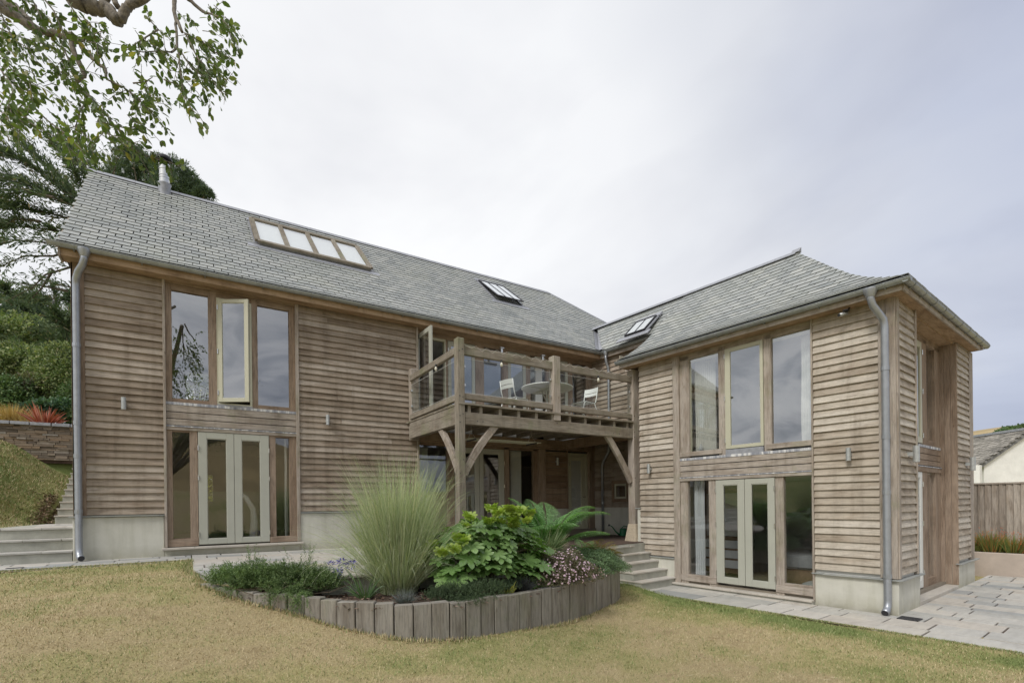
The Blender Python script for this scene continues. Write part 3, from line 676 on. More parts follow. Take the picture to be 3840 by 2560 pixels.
# ---- shells: gables, rear walls, floors (seen through the glass and from the side)
m=MB()
m.prism([(-1.70,12.1,-.95),(-1.70,19.3,-.95),(-1.70,19.3,4.7),(-1.70,15.6,7.95),(-1.70,12.1,4.85)],(.2,0,0)); hb(m,'gable_wall','clad')
m=MB()
for r in ((-1.5,.33,-.95,1.9),(.71,14.0,-.95,1.9),(.33,.71,1.05,1.9),(.33,.71,-.95,.18),(-1.5,.0,1.9,4.7),(.95,14.0,1.9,4.7),(.0,.95,1.9,3.45),(.0,.95,4.30,4.7)): m.box(r[0],r[1],19.1,19.3,r[2],r[3])
hb(m,'wall','rooml')
m=MB(); m.box(14.0,14.2,12.2,19.3,-.95,4.7); hb(m,'wall','clad')
m=MB(); m.box(-1.5,14.0,12.25,19.1,1.70,2.05); hb(m,'inner_floor','rooml')
m=MB(); m.box(-1.5,14.0,12.05,19.1,-1.0,-.80); m.box(-1.48,4.9,12.1,19.08,2.052,2.06); hb(m,'inner_floor','floor')
m=MB(); m.box(-1.45,4.9,12.25,19.1,4.42,4.50); m.box(4.9,14,12.4,19.1,4.48,4.55);m.box(3.2,3.3,12.25,19.1,-.8,4.42); m.box(-1.5,3.2,16.0,16.1,-.8,1.70) if False else None
hb(m,'ceiling','rooml')
m=MB(); m.box(15.5,15.7,QE+.25,12.3,-1.95,3.6); m.box(PRC,15.5,11.2,11.3,-1.0,3.6); m.box(PR+.2,PRC,8.02,8.22,-1.95,3.8); hb(m,'wall','clad',True)
m=MB(); m.box(PR+.2,15.5,3.1,7.9,.52,.90); m.box(PR+.2,15.5,3.1,7.9,3.30,3.37); m.box(PRC+.25,15.5,7.9,11.2,.52,.90); m.box(PRC+.25,15.5,7.9,11.2,4.46,4.5); m.box(PR+.3,15.5,7.3,7.4,-1.8,3.3); m.box(14.6,14.7,3.1,7.3,-1.8,3.3); hb(m,'ceiling','rooml',True)
m=MB(); m.box(PR+.05,15.5,2.95,8.0,-1.95,-1.82); hb(m,'inner_floor','floor',True)

# ================================================================== ROOFS
def clip(poly,planes):
    for a,b,c in planes:               # keep a*u+b*s<=c
        out=[]
        for i in range(len(poly)):
            p,q=poly[i],poly[(i+1)%len(poly)]; dp=a*p[0]+b*p[1]-c; dq=a*q[0]+b*q[1]-c
            if dp<=0: out.append(p)
            if (dp<0<dq) or (dq<0<dp): t=dp/(dp-dq); out.append((p[0]+(q[0]-p[0])*t,p[1]+(q[1]-p[1])*t))
        poly=out
        if len(poly)<3: return []
    return poly
class Prof:
    def __init__(s,pts):
        s.p=pts; s.s=[0]
        for a,b in zip(pts,pts[1:]): s.s.append(s.s[-1]+math.dist(a,b))
    def at(s,x):
        for i in range(len(s.p)-1):
            if x<=s.s[i+1] or i==len(s.p)-2:
                t=(x-s.s[i])/(s.s[i+1]-s.s[i]); a,b=s.p[i],s.p[i+1]; L=s.s[i+1]-s.s[i]
                return (a[0]+(b[0]-a[0])*t,a[1]+(b[1]-a[1])*t,-(b[1]-a[1])/L,(b[0]-a[0])/L)
    def s_of(s,h):
        for i in range(len(s.p)-1):
            if h<=s.p[i+1][0] or i==len(s.p)-2:
                t=(h-s.p[i][0])/(s.p[i+1][0]-s.p[i][0]); return s.s[i]+t*(s.s[i+1]-s.s[i])
def slates(mb,prof,fn,u0,u1,regions,w=.25,e=.19,skip=None):
    n=int(prof.s[-1]/e)+1
    for i in range(n):
        s0=i*e; s1=min(s0+e*1.25,prof.s[-1]); off=(i%2)*w/2+rnd.uniform(-.015,.015); k0=int(u0/w)-1; k1=int(u1/w)+1
        for k in range(k0,k1+1):
            a=k*w+off; g=rnd.uniform(.005,.009); js=rnd.uniform(-.006,.006); ww=rnd.uniform(-.006,.006)
            quad=[(a+g,s0+js),(a+w-g+ww,s0+js+rnd.uniform(-.003,.003)),(a+w-g+ww,s1),(a+g,s1)]
            for reg in regions:
                pg=clip(quad,reg)
                if len(pg)<3: continue
                cx=sum(p[0] for p in pg)/len(pg); cs=(s0+s1)/2
                if skip and skip(cx,cs): continue
                tilt=rnd.uniform(-.002,.002); top=[];bot=[]
                for (u,s) in pg:
                    h,z,nh,nz=prof.at(max(s,0)); lift=.019*(1-(s-s0)/(s1-s0+1e-6))+.004+tilt*(u-a)/w
                    top.append(fn(u,h+nh*lift,z+nz*lift)); bot.append(fn(u,h+nh*(lift-.010),z+nz*(lift-.010)))
                o=(rnd.random()*9,0); mb.poly(top); n0=len(pg)
                b=len(mb.v)-n0; mb.v.extend([tuple(p) for p in bot])
                for j in range(n0):
                    j2=(j+1)%n0; mb.f.append([b+j,b+n0+j,b+n0+j2,b+j2]); mb.uv.append([(0,0)]*4)
main=Prof([(11.63,4.66),(11.85,4.80),(12.1,5.01),(12.4,5.27),(15.6,8.09)])
sj=main.s_of(13.17); E_=main.s[-1]
# h->s is affine on the upper part; bounds written in (u,s)
def aff(prof,h0,h1,u0,u1):
    """plane keeping u <= line through (u0,s(h0)),(u1,s(h1))"""
    s0,s1=prof.s_of(h0),prof.s_of(h1); k=(u1-u0)/(s1-s0); return (1,-k,u0-k*s0)
fmain=lambda u,h,z:(u,h,z)
verge=(-1,0,1.90)
regA=[verge,(0,1,sj),aff(main,11.63,13.17,10.74,12.03)]
regB=[verge,(0,-1,-sj),aff(main,13.17,15.6,14.2,11.78)]
m=MB(); slates(m,main,fmain,-1.95,14.4,[regA,regB]); roof=hb(m,'roof','slate',label='long main roof of grey slates')
m=MB(); 
pp=main.p
m.prism([(-1.86,a,b-.02) for a,b in pp]+[(-1.86,19.5,4.66)],(12.6,0,0)); 
o=hb(m,'roof_deck','shade_felt')
m=MB(); m.prism([(11.76,15.6,8.05),(14.25,13.1,5.86),(15.5,11.63,4.66),(15.5,19.5,4.66)],(0,0,-.02)); hb(m,'hip_slope','slate')
# verge board, ridge and leadwork
m=MB()
for a,b in zip(pp,pp[1:]): m.prism([(-1.88,a[0],a[1]-.005),(-1.88,b[0],b[1]-.005),(-1.88,b[0],b[1]-.12),(-1.88,a[0],a[1]-.12)],(.04,0,0))
m.prism([(-1.86,11.68,4.60),(-1.86,12.02,4.86),(-1.86,12.02,4.43),(-1.86,11.68,4.43)],(.03,0,0))
hb(m,'barge_board','oakg')
def ridge(pts,wing=False,wd=.13,step=.45,parent=None):
    m=MB()
    for a,b in zip(pts,pts[1:]):
        a=Vector(a);b=Vector(b);d=b-a;L=d.length;d.normalize();n=max(1,int(L/step))
        side=d.cross(Vector((0,0,1))).normalized()
        for i in range(n):
            p=a+d*(L*i/n); q=a+d*(L*(i+1)/n-.004); j=rnd.uniform(0,.004)
            for sg in (1,-1):
                o=side*sg*wd; dz=Vector((0,0,-wd*.85)); P=[p+Vector((0,0,.035+j)),q+Vector((0,0,.035+j)),q+o+dz+Vector((0,0,.035)),p+o+dz+Vector((0,0,.035))]
                m.poly(P); nrm=(P[1]-P[0]).cross(P[3]-P[0]).normalized()*.012; m.poly([x+nrm for x in P]); m.poly([P[3],P[2],P[2]+nrm,P[3]+nrm]); m.poly([P[0],P[3],P[3]+nrm,P[0]+nrm])
    return hb(m,'ridge_capping','lead',wing)
ridge([(-1.92,15.6,8.10),(11.78,15.6,8.10)]); ridge([(11.78,15.6,8.09),(14.2,13.17,5.96)],wd=.05,step=.22)
vl=[(10.72,11.63,4.67),(10.93,11.85,4.80),(11.13,12.1,5.01),(11.40,12.4,5.27),(12.03,13.17,5.95)]
m=MB()
for a,b in zip(vl,vl[1:]):
    for sg,ww in ((-1,.16),(1,.16)):
        dx=Vector((-ww,.0,.02)) if sg<0 else Vector((ww*.6,-ww,.02)); up=Vector((0,0,.03))
        A=Vector(a)+up;B=Vector(b)+up; m.poly([A,A+dx,B+dx,B]); m.poly([A-up*.3,A+dx-up*.3,B+dx-up*.3,B-up*.3])
hb(m,'valley_flashing','lead')

wingp=Prof([(9.93,3.57),(10.15,3.665),(10.4,3.79),(10.8,4.04),(11.2,4.34),(11.7,4.78),(13.0,5.97)])
fwing=lambda u,h,z:(h,u,z)
s1=wingp.s_of(11.70)
def hipline(prof,h0,h1,u0,u1):   # keep u >= line
    s0,s1_=prof.s_of(h0),prof.s_of(h1); k=(u1-u0)/(s1_-s0); return (-1,k,-(u0-k*s0))
def seg_planes(prof,fn_u):        # curved hip: one plane per profile segment, max of all is the hull
    return [hipline(prof,a[0],b[0],fn_u(a[0]),fn_u(b[0])) for a,b in zip(prof.p,prof.p[1:])]
hipu=lambda h:2.46+(h-9.93)*.955
regs=[]
for a,b in zip(wingp.p,wingp.p[1:]):
    sa,sb=wingp.s_of(a[0]),wingp.s_of(b[0]); hp=hipline(wingp,a[0],b[0],hipu(a[0]),hipu(b[0]))
    base=[hp,(0,1,sb),(0,-1,-sa)]
    if b[0]<=11.71: regs.append(base+[(1,0,8.45)])
    else: regs.append(base+[(1,0,8.45)])
wk=lambda pr,a,b:(b[0]-a[0])/(pr.s_of(b[0])-pr.s_of(a[0]))
wc_=lambda pr,a,b:a[0]-wk(pr,a,b)*pr.s_of(a[0])
recp=Prof([(11.775,4.665),(12.0,4.89),(12.3,5.24),(13.0,5.95)])
m=MB(); slates(m,wingp,fwing,2.3,12.2,regs,w=.28,e=.20)
slates(m,recp,fwing,8.3,12.2,[[(-1,0,-8.452),aff(recp,11.775,13.0,10.54,11.87)]],w=.28,e=.20); fh=lambda u,h,z:(u,2.47+(h-9.93)*.955,z)
slates(m,wingp,fh,9.9,16.2,[[(-1,wk(wingp,a,b),-wc_(wingp,a,b)),(1,wk(wingp,a,b),26-wc_(wingp,a,b)),(0,1,wingp.s_of(b[0])),(0,-1,-wingp.s_of(a[0]))] for a,b in zip(wingp.p,wingp.p[1:])],w=.28,e=.20)
hb(m,'roof','slate',True,label='lower hipped roof of the guest wing')
m=MB(); P=wingp.p
for a,b in zip(P,P[1:]):
    qa,qb=hipu(a[0]),hipu(b[0]); fa=fb=8.43
    m.poly([(a[0],qa,a[1]-.012),(a[0],fa,a[1]-.012),(b[0],fb,b[1]-.012),(b[0],qb,b[1]-.012)])
    # hip end and far slope
    m.poly([(a[0],qa,a[1]-.012),(b[0],qb,b[1]-.012),(26-b[0],qb,b[1]-.012),(26-a[0],qa,a[1]-.012)])
    m.poly([(26-a[0],qa,a[1]-.012),(26-b[0],qb,b[1]-.012),(26-b[0],12.5,b[1]-.012),(26-a[0],12.5,a[1]-.012)])
for a,b in zip(recp.p,recp.p[1:]): m.poly([(a[0],8.40,a[1]-.012),(a[0],10.5+(a[0]-11.775)*1.08,a[1]-.012),(b[0],10.5+(b[0]-11.775)*1.08,b[1]-.012),(b[0],8.40,b[1]-.012)])
hb(m,'roof_deck','shade_felt',True)
# verge of the lower roof end
m=MB()
for a,b in zip(P[:5],P[1:6]): m.prism([(a[0],8.45,a[1]-.005),(b[0],8.45,b[1]-.005),(b[0],8.45,b[1]-.07),(a[0],8.45,a[1]-.07)],(0,-.03,0))
hb(m,'barge_board','oakg',True)
ridge([(13.0,5.40,5.99),(13.0,12.05,5.99)],True)
m=MB(); m.prism([(12.93,5.33,5.98),(13.07,5.33,5.98),(13.0,5.30,6.08)],(0,.2,.0)); hb(m,'ridge_end','lead',True)
hp=[(h,hipu(h),z) for h,z in P][::-1]
m=MB()
for a,b in zip(hp,hp[1:]):
    A=Vector(a)+Vector((0,0,.03));B=Vector(b)+Vector((0,0,.03)); m.bar(A,B,.09,.018)
None

# ---- eaves: fascia, soffit, gutters
def halfpipe(mb,a,b,r=.062,n=10,t=.004):
    a=Vector(a);b=Vector(b);d=(b-a).normalized(); s=d.cross(Vector((0,0,1))).normalized(); k=len(mb.v)
    for rr in (r,r-t):
        for p in (a,b):
            for i in range(n+1):
                th=math.pi*i/n; mb.v.append(tuple(p+s*math.cos(th)*rr-Vector((0,0,1))*math.sin(th)*rr*1.05))
    N=n+1
    for base,fl in ((0,0),(2*N,1)):
        for i in range(n):
            f=[k+base+i,k+base+i+1,k+base+N+i+1,k+base+N+i]; mb.f.append(f[::-1] if fl else f); mb.uv.append([(0,0)]*4)
    for i in (0,n):
        mb.f.append([k+i,k+N+i,k+3*N+i,k+2*N+i]); mb.uv.append([(0,0)]*4)
    mb.f.append([k+i for i in range(N)]); mb.uv.append([(0,0)]*N); mb.f.append([k+N+i for i in range(N)]); mb.uv.append([(0,0)]*N)
    # rolled front and back bead
    for sg in (1,-1): mb.tube([a+s*sg*r,b+s*sg*r],.008,6)
def gutter(a,b,wing=False,step=1.02,face=(0,1,0)):
    m=MB(); halfpipe(m,a,b); g=hb(m,'gutter','zinc',wing,smooth=False)
    A=Vector(a);B=Vector(b);d=(B-A);L=d.length;d.normalize();s=d.cross(Vector((0,0,1))).normalized()
    k=MB(); x=.35
    while x<L:
        c=A+d*x; pts=[c+s*math.cos(math.pi*i/8)*.069-Vector((0,0,1))*math.sin(math.pi*i/8)*.072 for i in range(9)]
        for p,q in zip(pts,pts[1:]): k.bar(p,q,.022,.004)
        fv=Vector(face); k.bar(c-Vector((0,0,.07))+fv*.0,c-Vector((0,0,.085))+fv*.10,.02,.012)
        x+=step*rnd.uniform(.95,1.05)
    hb(k,'gutter_bracket','zinc',wing,parent=g); return g
gutter((-1.99,11.64,4.628),(10.78,11.64,4.628))
gutter((9.945,2.43,3.525),(9.945,8.47,3.525),True,face=(1,0,0))
gutter((11.77,8.70,4.628),(11.77,10.62,4.628),True,step=.9,face=(1,0,0))
gutter((9.90,2.50,3.525),(15.95,2.50,3.525),True,step=.62)
m=MB(); m.box(-1.86,10.86,11.705,11.735,4.455,4.63); hb(m,'fascia','soff',bevel=.004)
m=MB(); m.box(-1.84,10.86,11.735,12.03,4.462,4.482); m.box(4.92,10.95,12.0,12.25,4.465,4.485); hb(m,'soffit','soff')
m=MB(); m.box(10.0,10.03,2.57,8.40,3.375,3.53); m.box(10.03,15.56,2.545,2.575,3.375,3.53); m.box(11.83,11.86,8.6,10.9,4.455,4.63); m.box(15.55,15.58,2.5,12,3.375,3.53); m.box(10.0,10.35,8.38,8.41,3.38,3.70); hb(m,'fascia','oakg',True,bevel=.004)
m=MB(); m.box(10.03,PR+.03,2.575,8.38,3.385,3.405); m.box(10.03,15.55,2.575,QE+.02,3.384,3.404); m.box(11.345,14.35,QE,QG+.1,3.380,3.398); m.box(11.86,PRC+.03,8.1,11.2,4.462,4.482)
hb(m,'soffit','soff',True)
m=MB(); m.prism([(10.33,8.36,3.4),(11.9,8.36,3.4),(11.9,8.36,4.9),(11.2,8.36,4.28),(10.6,8.36,3.88)],(0,-.03,0)); hb(m,'gusset','clad',True)

# ---- rooflights: frames lie on the slope, built from their own corner points
def rooflight(TL,TR,BR,BL,bars,wing=False,frame='oak',up=.09,fw=.07,kb=.05,glaze='glass',label=None,blind=True,openup=0):
    TL,TR,BR,BL=[Vector(p) for p in (TL,TR,BR,BL)]; n=(TR-TL).cross(BL-TL).normalized(); n=n if n.z>0 else -n
    top=n*up; A,B,C,D=TL+top,TR+top,BR+top+n*openup,BL+top+n*openup
    m=MB()
    for a,b in ((A,B),(B,C),(C,D),(D,A)): m.bar(a,b,fw,.06 if frame=='oakm' else .03,n)
    fr=hb(m,'rooflight',frame,wing,bevel=.004,label=label)
    m=MB()
    for i in range(1,bars): t=i/bars; m.bar(A+(B-A)*t,D+(C-D)*t,fw*.9 if frame=='oakm' else .022,.05 if frame=='oakm' else .02,n)
    if bars>1: hb(m,'glazing_bar',frame,wing,parent=fr)
    g=MB(); g.poly([A+n*.0,B,C,D]); hb(g,'glass',glaze,wing,parent=fr)
    if blind: g=MB(); g.poly([p-n*(.06 if frame=='oakm' else .012) for p in (A,B,C,D)]); hb(g,'blind','white',wing,parent=fr)
    k=MB(); e=.10; x=(TR-TL).normalized()*e; y=(BL-TL).normalized()
    k.prism([BL-x*2.2+y*.02,BR+x*2.2+y*.02,BR+x*2.2+y*.24,BL-x*2.2+y*.24],n*.028); k.prism([TL-x+n*0-y*.2,TR+x-y*.2,TR+x,TL-x],n*.05)
    for a,b,sx in ((TL,BL,-1),(TR,BR,1)): k.prism([a,a+x*sx*.8,b+x*sx*.8,b],n*.032)
    hb(k,'flashing','lead',wing,parent=fr)
    k=MB(); 
    for a,b in ((TL,TR),(TR,BR),(BR,BL),(BL,TL)): k.bar(a+n*.02,b+n*.02,.03,.06 if frame!='oakm' else .1,n)
    hb(k,'kerb','lead' if frame=='oakm' else 'black',wing,parent=fr); return fr
def onplane(px,py,prof,h0,wing=False):
    a=prof.p[-2];b=prof.p[-1]; k=(b[1]-a[1])/(b[0]-a[0]); d=ray(px,py); d=w2loc(d) if wing else d
    c=d[0] if wing else d[1]; t=(a[1]+h0-k*a[0])/(d[2]-k*c); return d*t
c4=[onplane(x,y,main,.06) for x,y in ((945,828),(1336,928),(1385,1010),(962,908))]
y0=(c4[0].y+c4[1].y)/2; y1=(c4[2].y+c4[3].y)/2; zz=lambda y:5.27+(y-12.4)*.88125
x0=(c4[0].x+c4[3].x)/2; x1=(c4[1].x+c4[2].x)/2
rooflight((x0,y0,zz(y0)),(x1,y0,zz(y0)),(x1,y1,zz(y1)),(x0,y1,zz(y1)),4,frame='oakm',fw=.12,up=.10,label='long oak framed rooflight of four panes')
c=[onplane(x,y,main,.08) for x,y in ((1795,1050),(1875,1068),(1962,1140),(1862,1118))]
y0=(c[0].y+c[1].y)/2; y1=(c[2].y+c[3].y)/2; x0=(c[0].x+c[3].x)/2; x1=(c[1].x+c[2].x)/2
rooflight((x0,y0,zz(y0)),(x1,y0,zz(y0)),(x1,y1,zz(y1)),(x0,y1,zz(y1)),3,frame='black',fw=.04,up=.07,openup=.10,label='dark framed rooflight propped open')
kw=(5.97-4.78)/1.3; zw=lambda p:4.78+(p-11.7)*kw
c=[onplane(x,y,wingp,.06,True) for x,y in ((2388,1207),(2452,1187),(2424,1236),(2356,1250))]
p0=(c[0].x+c[1].x)/2;p1=(c[2].x+c[3].x)/2;q0=(c[0].y+c[3].y)/2;q1=(c[1].y+c[2].y)/2
rooflight((p0,q0,zw(p0)),(p0,q1,zw(p0)),(p1,q1,zw(p1)),(p1,q0,zw(p1)),2,True,frame='black',fw=.035,up=.07,label='small dark framed rooflight above the gutter')
# ---- flue
b=onplane(617,722,main,0); hgt=(722-588)/1897*(b.x*FW[0]+b.y*FW[1])
m=MB(); m.lathe([(.135,-.25),(.13,.16),(.15,.20),(.15,.21),(.11,.22)],b,24); fl=hb(m,'flue','lead',smooth=True)
m=MB(); m.lathe([(.108,.20),(.108,.62*hgt),(.118,.62*hgt),(.118,.64*hgt),(.108,.64*hgt),(.108,.74*hgt)]+[(.122,.74*hgt),(.122,.78*hgt),(.09,.8*hgt)],b,24); 
m.lathe([(.115,.34),(.115,.36),(.108,.36)],b,24); m.lathe([(.115,.40),(.115,.42),(.108,.42)],b,24); hb(m,'flue_pipe','steel',parent=fl,smooth=False)
m=MB(); m.lathe([(.15,.80*hgt),(.15,.815*hgt),(.08,.83*hgt),(.08,.90*hgt),(.17,.90*hgt),(.175,.95*hgt),(.13,1.0*hgt),(0,1.01*hgt)],b,24); hb(m,'flue_cowl','black',parent=fl,smooth=False)
# ---- downpipes
def downpipe(pts,r,clips,wing=False,shoe=True,face=(0,1,0)):
    m=MB(); m.tube(pts,r,14); d=hb(m,'downpipe','pipe',wing,smooth=True)
    a=Vector(pts[0]); m=MB(); m.lathe([(r*1.05,-.11),(r*1.9,.0),(r*1.9,.03)],a+Vector((0,0,.02)),14); hb(m,'outlet','pipe',wing,parent=d,smooth=True)
    m=MB()
    bx=Vector(pts[-2] if not shoe else pts[-4])
    for z in clips:
        c=Vector((bx.x,bx.y,z)); m.lathe([(r*1.02,-.035),(r*1.13,-.035),(r*1.13,.035),(r*1.02,.035)],c,14); m.bar(c+Vector(face)*r*.8,c+Vector(face)*(r+.08),.03,.02)
    hb(m,'pipe_bracket','pipe',wing,parent=d)
    if shoe:
        e=Vector(pts[-1]); dd=(e-Vector(pts[-2])).normalized(); m=MB(); m.tube([e-dd*.01,e+dd*.001],r*.88,14); hb(m,'pipe_mouth','black',wing,parent=d)
downpipe([(-1.50,11.64,4.56),(-1.50,11.64,4.44),(-1.53,11.68,4.34),(-1.60,11.78,4.24),(-1.645,11.88,4.14),(-1.65,11.90,4.02),(-1.65,11.90,-.70),(-1.645,11.88,-.80),(-1.63,11.83,-.86),(-1.60,11.75,-.885)],.055,(2.95,.95,-.05,1.55),False)
downpipe([(9.93,2.98,3.46),(9.93,2.98,3.36),(9.97,2.96,3.24),(10.08,2.91,3.12),(10.17,2.87,3.02),(10.19,2.86,2.9),(10.19,2.86,-1.70),(10.17,2.86,-1.80),(10.12,2.86,-1.86),(10.04,2.86,-1.89)],.057,(1.05,.12,-1.29,2.2),True,face=(1,0,0))
downpipe([(11.77,10.42,4.56),(11.77,10.42,4.40),(11.80,10.42,4.28),(11.88,10.42,4.12),(11.89,10.42,3.9),(11.89,10.42,1.75),(11.89,10.46,1.55),(11.89,10.66,1.30),(11.89,10.72,1.15),(11.89,10.72,-1.0)],.04,(.0,),True,shoe=False,face=(1,0,0))
# ---- wall lights
def wall_light(c,out,wing=False,s=1.0,label=None,arm=.10):
    c=Vector(c);out=Vector(out).normalized(); m=MB(); k=c+out*arm
    m.lathe([(0,-.115*s),(.033*s,-.115*s),(.040*s,-.112*s),(.040*s,.112*s),(.033*s,.115*s),(0,.115*s)],k,16); l=hb(m,'wall_light','steelg',wing,smooth=False,label=label)
    m=MB(); m.bar(c-out*.01,k,.055*s,.055*s); hb(m,'arm','steelg',wing,parent=l)
M['steelg']=plain('zinc_lamp',(.46,.48,.48),.4,.5,.15,20)
wall_light((-.985,W,1.965),(0,-1,0)); wall_light((2.70,W,1.947),(0,-1,0)); wall_light((9.42,WB,1.26),(0,-1,0))
wall_light((PR,7.70,.815),(-1,0,0),True); wall_light((PR,3.42,.805),(-1,0,0),True)
wall_light((10.86,QE,.78),(0,-1,0),True,1.25,arm=.13); wall_light((15.05,QE,.77),(0,-1,0),True,1.3,arm=.13)
# ---- security camera under the eave
m=MB(); m.tube([(10.02,3.47,3.245),(10.16,3.40,3.285)],.028,12); cam_=hb(m,'security_camera','steelg',True,smooth=True)
m=MB(); m.tube([(10.012,3.473,3.242),(10.0,3.478,3.238)],.024,12); hb(m,'lens','black',True,parent=cam_)
m=MB(); m.box(10.06,10.16,3.36,3.44,3.315,3.33); m.tube([(10.14,3.40,3.3),(10.2,3.37,3.39)],.014,8); hb(m,'bracket','black',True,parent=cam_)
# ================================================================== SETTING
def lawn_z(X,Y):
    z1=-.95-.0229*(11-Y); z2=-2.447-.1146*X+.192*Y; a=min(z1,z2)
    pl=a-.05*math.log(math.exp(-max(-30,min(30,(z1-a)/.05)))+math.exp(-max(-30,min(30,(z2-a)/.05)))); m=-1.95; k=.10; v=(pl-m)/k
    return m+k*(math.log1p(math.exp(v)) if -30<v<30 else max(v,0))
def ground_z(X,Y):
    """garden, bank on the left behind the corner, and land behind the camera"""
    z=lawn_z(X,Y)
    if Y>11.0: z=min(z,-1.02)
    if X>.14 and Y>7.3 and Y>7.3-(X-1.2)*.45 and (Y-7.25)>(X-3.4)*.27: z=min(z,-1.07)
    p=X*CA+Y*SA; q=-X*SA+Y*CA
    if p>8.9 and q<9: z=min(z,-1.97)
    if p>9.6: z=min(z,-2.0)
    if Y>11.9 and X<-1.4:
        # bank
        hs=-.37+max(0,Y-17.4)*.336; hl=-.37+max(0,Y-14.2)*.335
        t=min(1,max(0,(-3.2-X)/1.8)); t=t*t*(3-2*t); hz=hs+(hl-hs)*t
        if X>-3.2: hz=min(hz,-.42+max(0,Y-17.6)*.30)
        z=hz-.05 if Y>13.0 else -1.02
        if Y>22.25: z=2.6+max(0,Y-24)*.10
    elif Y>19.6 and X<20: z=max(z,-.9+(Y-19.6)*.05)
    if Y<-6 or X<-14:
        d=max(-6-Y,-14-X,0); z+=min(d*.05,3)+max(0,min(d,160)-25)*.03
    return z
xs=np.concatenate([np.linspace(-160,-20,12),np.linspace(-18,-9,7),np.arange(-8.5,-1,.3),np.arange(-1,12,.2),np.linspace(12,40,12),np.linspace(50,200,8)])
ys=np.concatenate([np.linspace(-160,-16,14),np.linspace(-14,-2,9),np.arange(-1.5,9.2,.2),np.arange(9.2,24,.3),np.linspace(25,60,9),np.linspace(75,220,6)])
V=[(x,y,ground_z(x,y)+.02*math.sin(x*2.3+y)*math.sin(y*1.7-x*.6)*(1 if -6<y<11 else 0)) for y in ys for x in xs]
nx=len(xs); F_=[(j*nx+i,j*nx+i+1,(j+1)*nx+i+1,(j+1)*nx+i) for j in range(len(ys)-1) for i in range(nx-1)]
lawn=npmesh('lawn',V,F_,M['lawn'],smooth=True); tag(lawn,kind='structure')
_vg=np.random.default_rng(77).random((64,64))
def vnoise(x,y,s,o=0):
    x=np.asarray(x)/s+o*7.3+100; y=np.asarray(y)/s+o*3.1+100; i=np.floor(x).astype(int); j=np.floor(y).astype(int); u=x-i; v=y-j; u=u*u*(3-2*u); v=v*v*(3-2*v)
    g=lambda a,b:_vg[a%64,b%64]
    return (g(i,j)*(1-u)+g(i+1,j)*u)*(1-v)+(g(i,j+1)*(1-u)+g(i+1,j+1)*u)*v
def patch(x,y):
    a=vnoise(x,y*1.3,1.7)*.42+vnoise(x,y*1.4,.6,1)*.33+vnoise(x,y,.24,2)*.25
    return np.clip((a-.36)*1.9,0,1)
def green_at(X,Y):
    g=0
    if 9.4<Y<11 and X<1.5: g+=.28*max(0,1-abs(Y-10.3)/.7)
    p=X*CA+Y*SA; q=-X*SA+Y*CA
    g+=.30*max(0,1-abs(p-8.55)/.9)*(1 if q<8 else 0); g+=.16*max(0,1-math.hypot(X-7.2,Y-6.2)/1.6)
    if Y>11.9: g+=.30
    return g
at_=lawn.data.attributes.new('green','FLOAT','POINT'); at_.data.foreach_set('value',np.array([green_at(v[0],v[1]) for v in V],dtype=np.float32)*1.3+.5*patch(np.array([v[0] for v in V]),np.array([v[1] for v in V])).astype(np.float32))
# horizon land
V=[];F_=[]
n=72
for i in range(n):
    a=2*math.pi*i/n; V+= [(math.cos(a)*150,math.sin(a)*150,-6),(math.cos(a)*2500,math.sin(a)*2500,-10)]
for i in range(n): j=(i+1)%n; F_.append((2*i,2*j,2*j+1,2*i+1))
far=npmesh('far_ground',V,F_,M['meadow']); tag(far,kind='structure')
def hill(name,cx,cy,rx,ry,h,z0,mat,seed,nz=.12):
    rs=np.random.default_rng(seed); N=40; ph=rs.uniform(0,6,6); V=[]
    for j in range(N+1):
        for i in range(N+1):
            u=i/N*2-1;v=j/N*2-1; r=min(1,math.hypot(u,v)); f=.5+.5*math.cos(math.pi*r)
            w=1+nz*math.sin(u*4+ph[0])*math.cos(v*3+ph[1])+nz*.5*math.sin(u*9+ph[2]+v*7)
            V.append((cx+u*rx,cy+v*ry,z0+h*f*w))
    F=[(j*(N+1)+i,j*(N+1)+i+1,(j+1)*(N+1)+i+1,(j+1)*(N+1)+i) for j in range(N) for i in range(N)]
    o=npmesh(name,V,F,mat,smooth=True); tag(o,kind='structure'); return o
# stubble hill at the right edge: its crest shows above the cottage
hill('hill',272,62,190,120,42,-14,M['field'],2,.05)
hill('hill',-60,-260,280,130,52,-8,M['field'],3); hill('hill',-270,-40,130,240,24,-8,M['meadow'],4); hill('hill',170,-200,160,120,20,-8,M['field'],6)
hill('hill',-55,120,90,70,26,-6,M['meadow'],8)

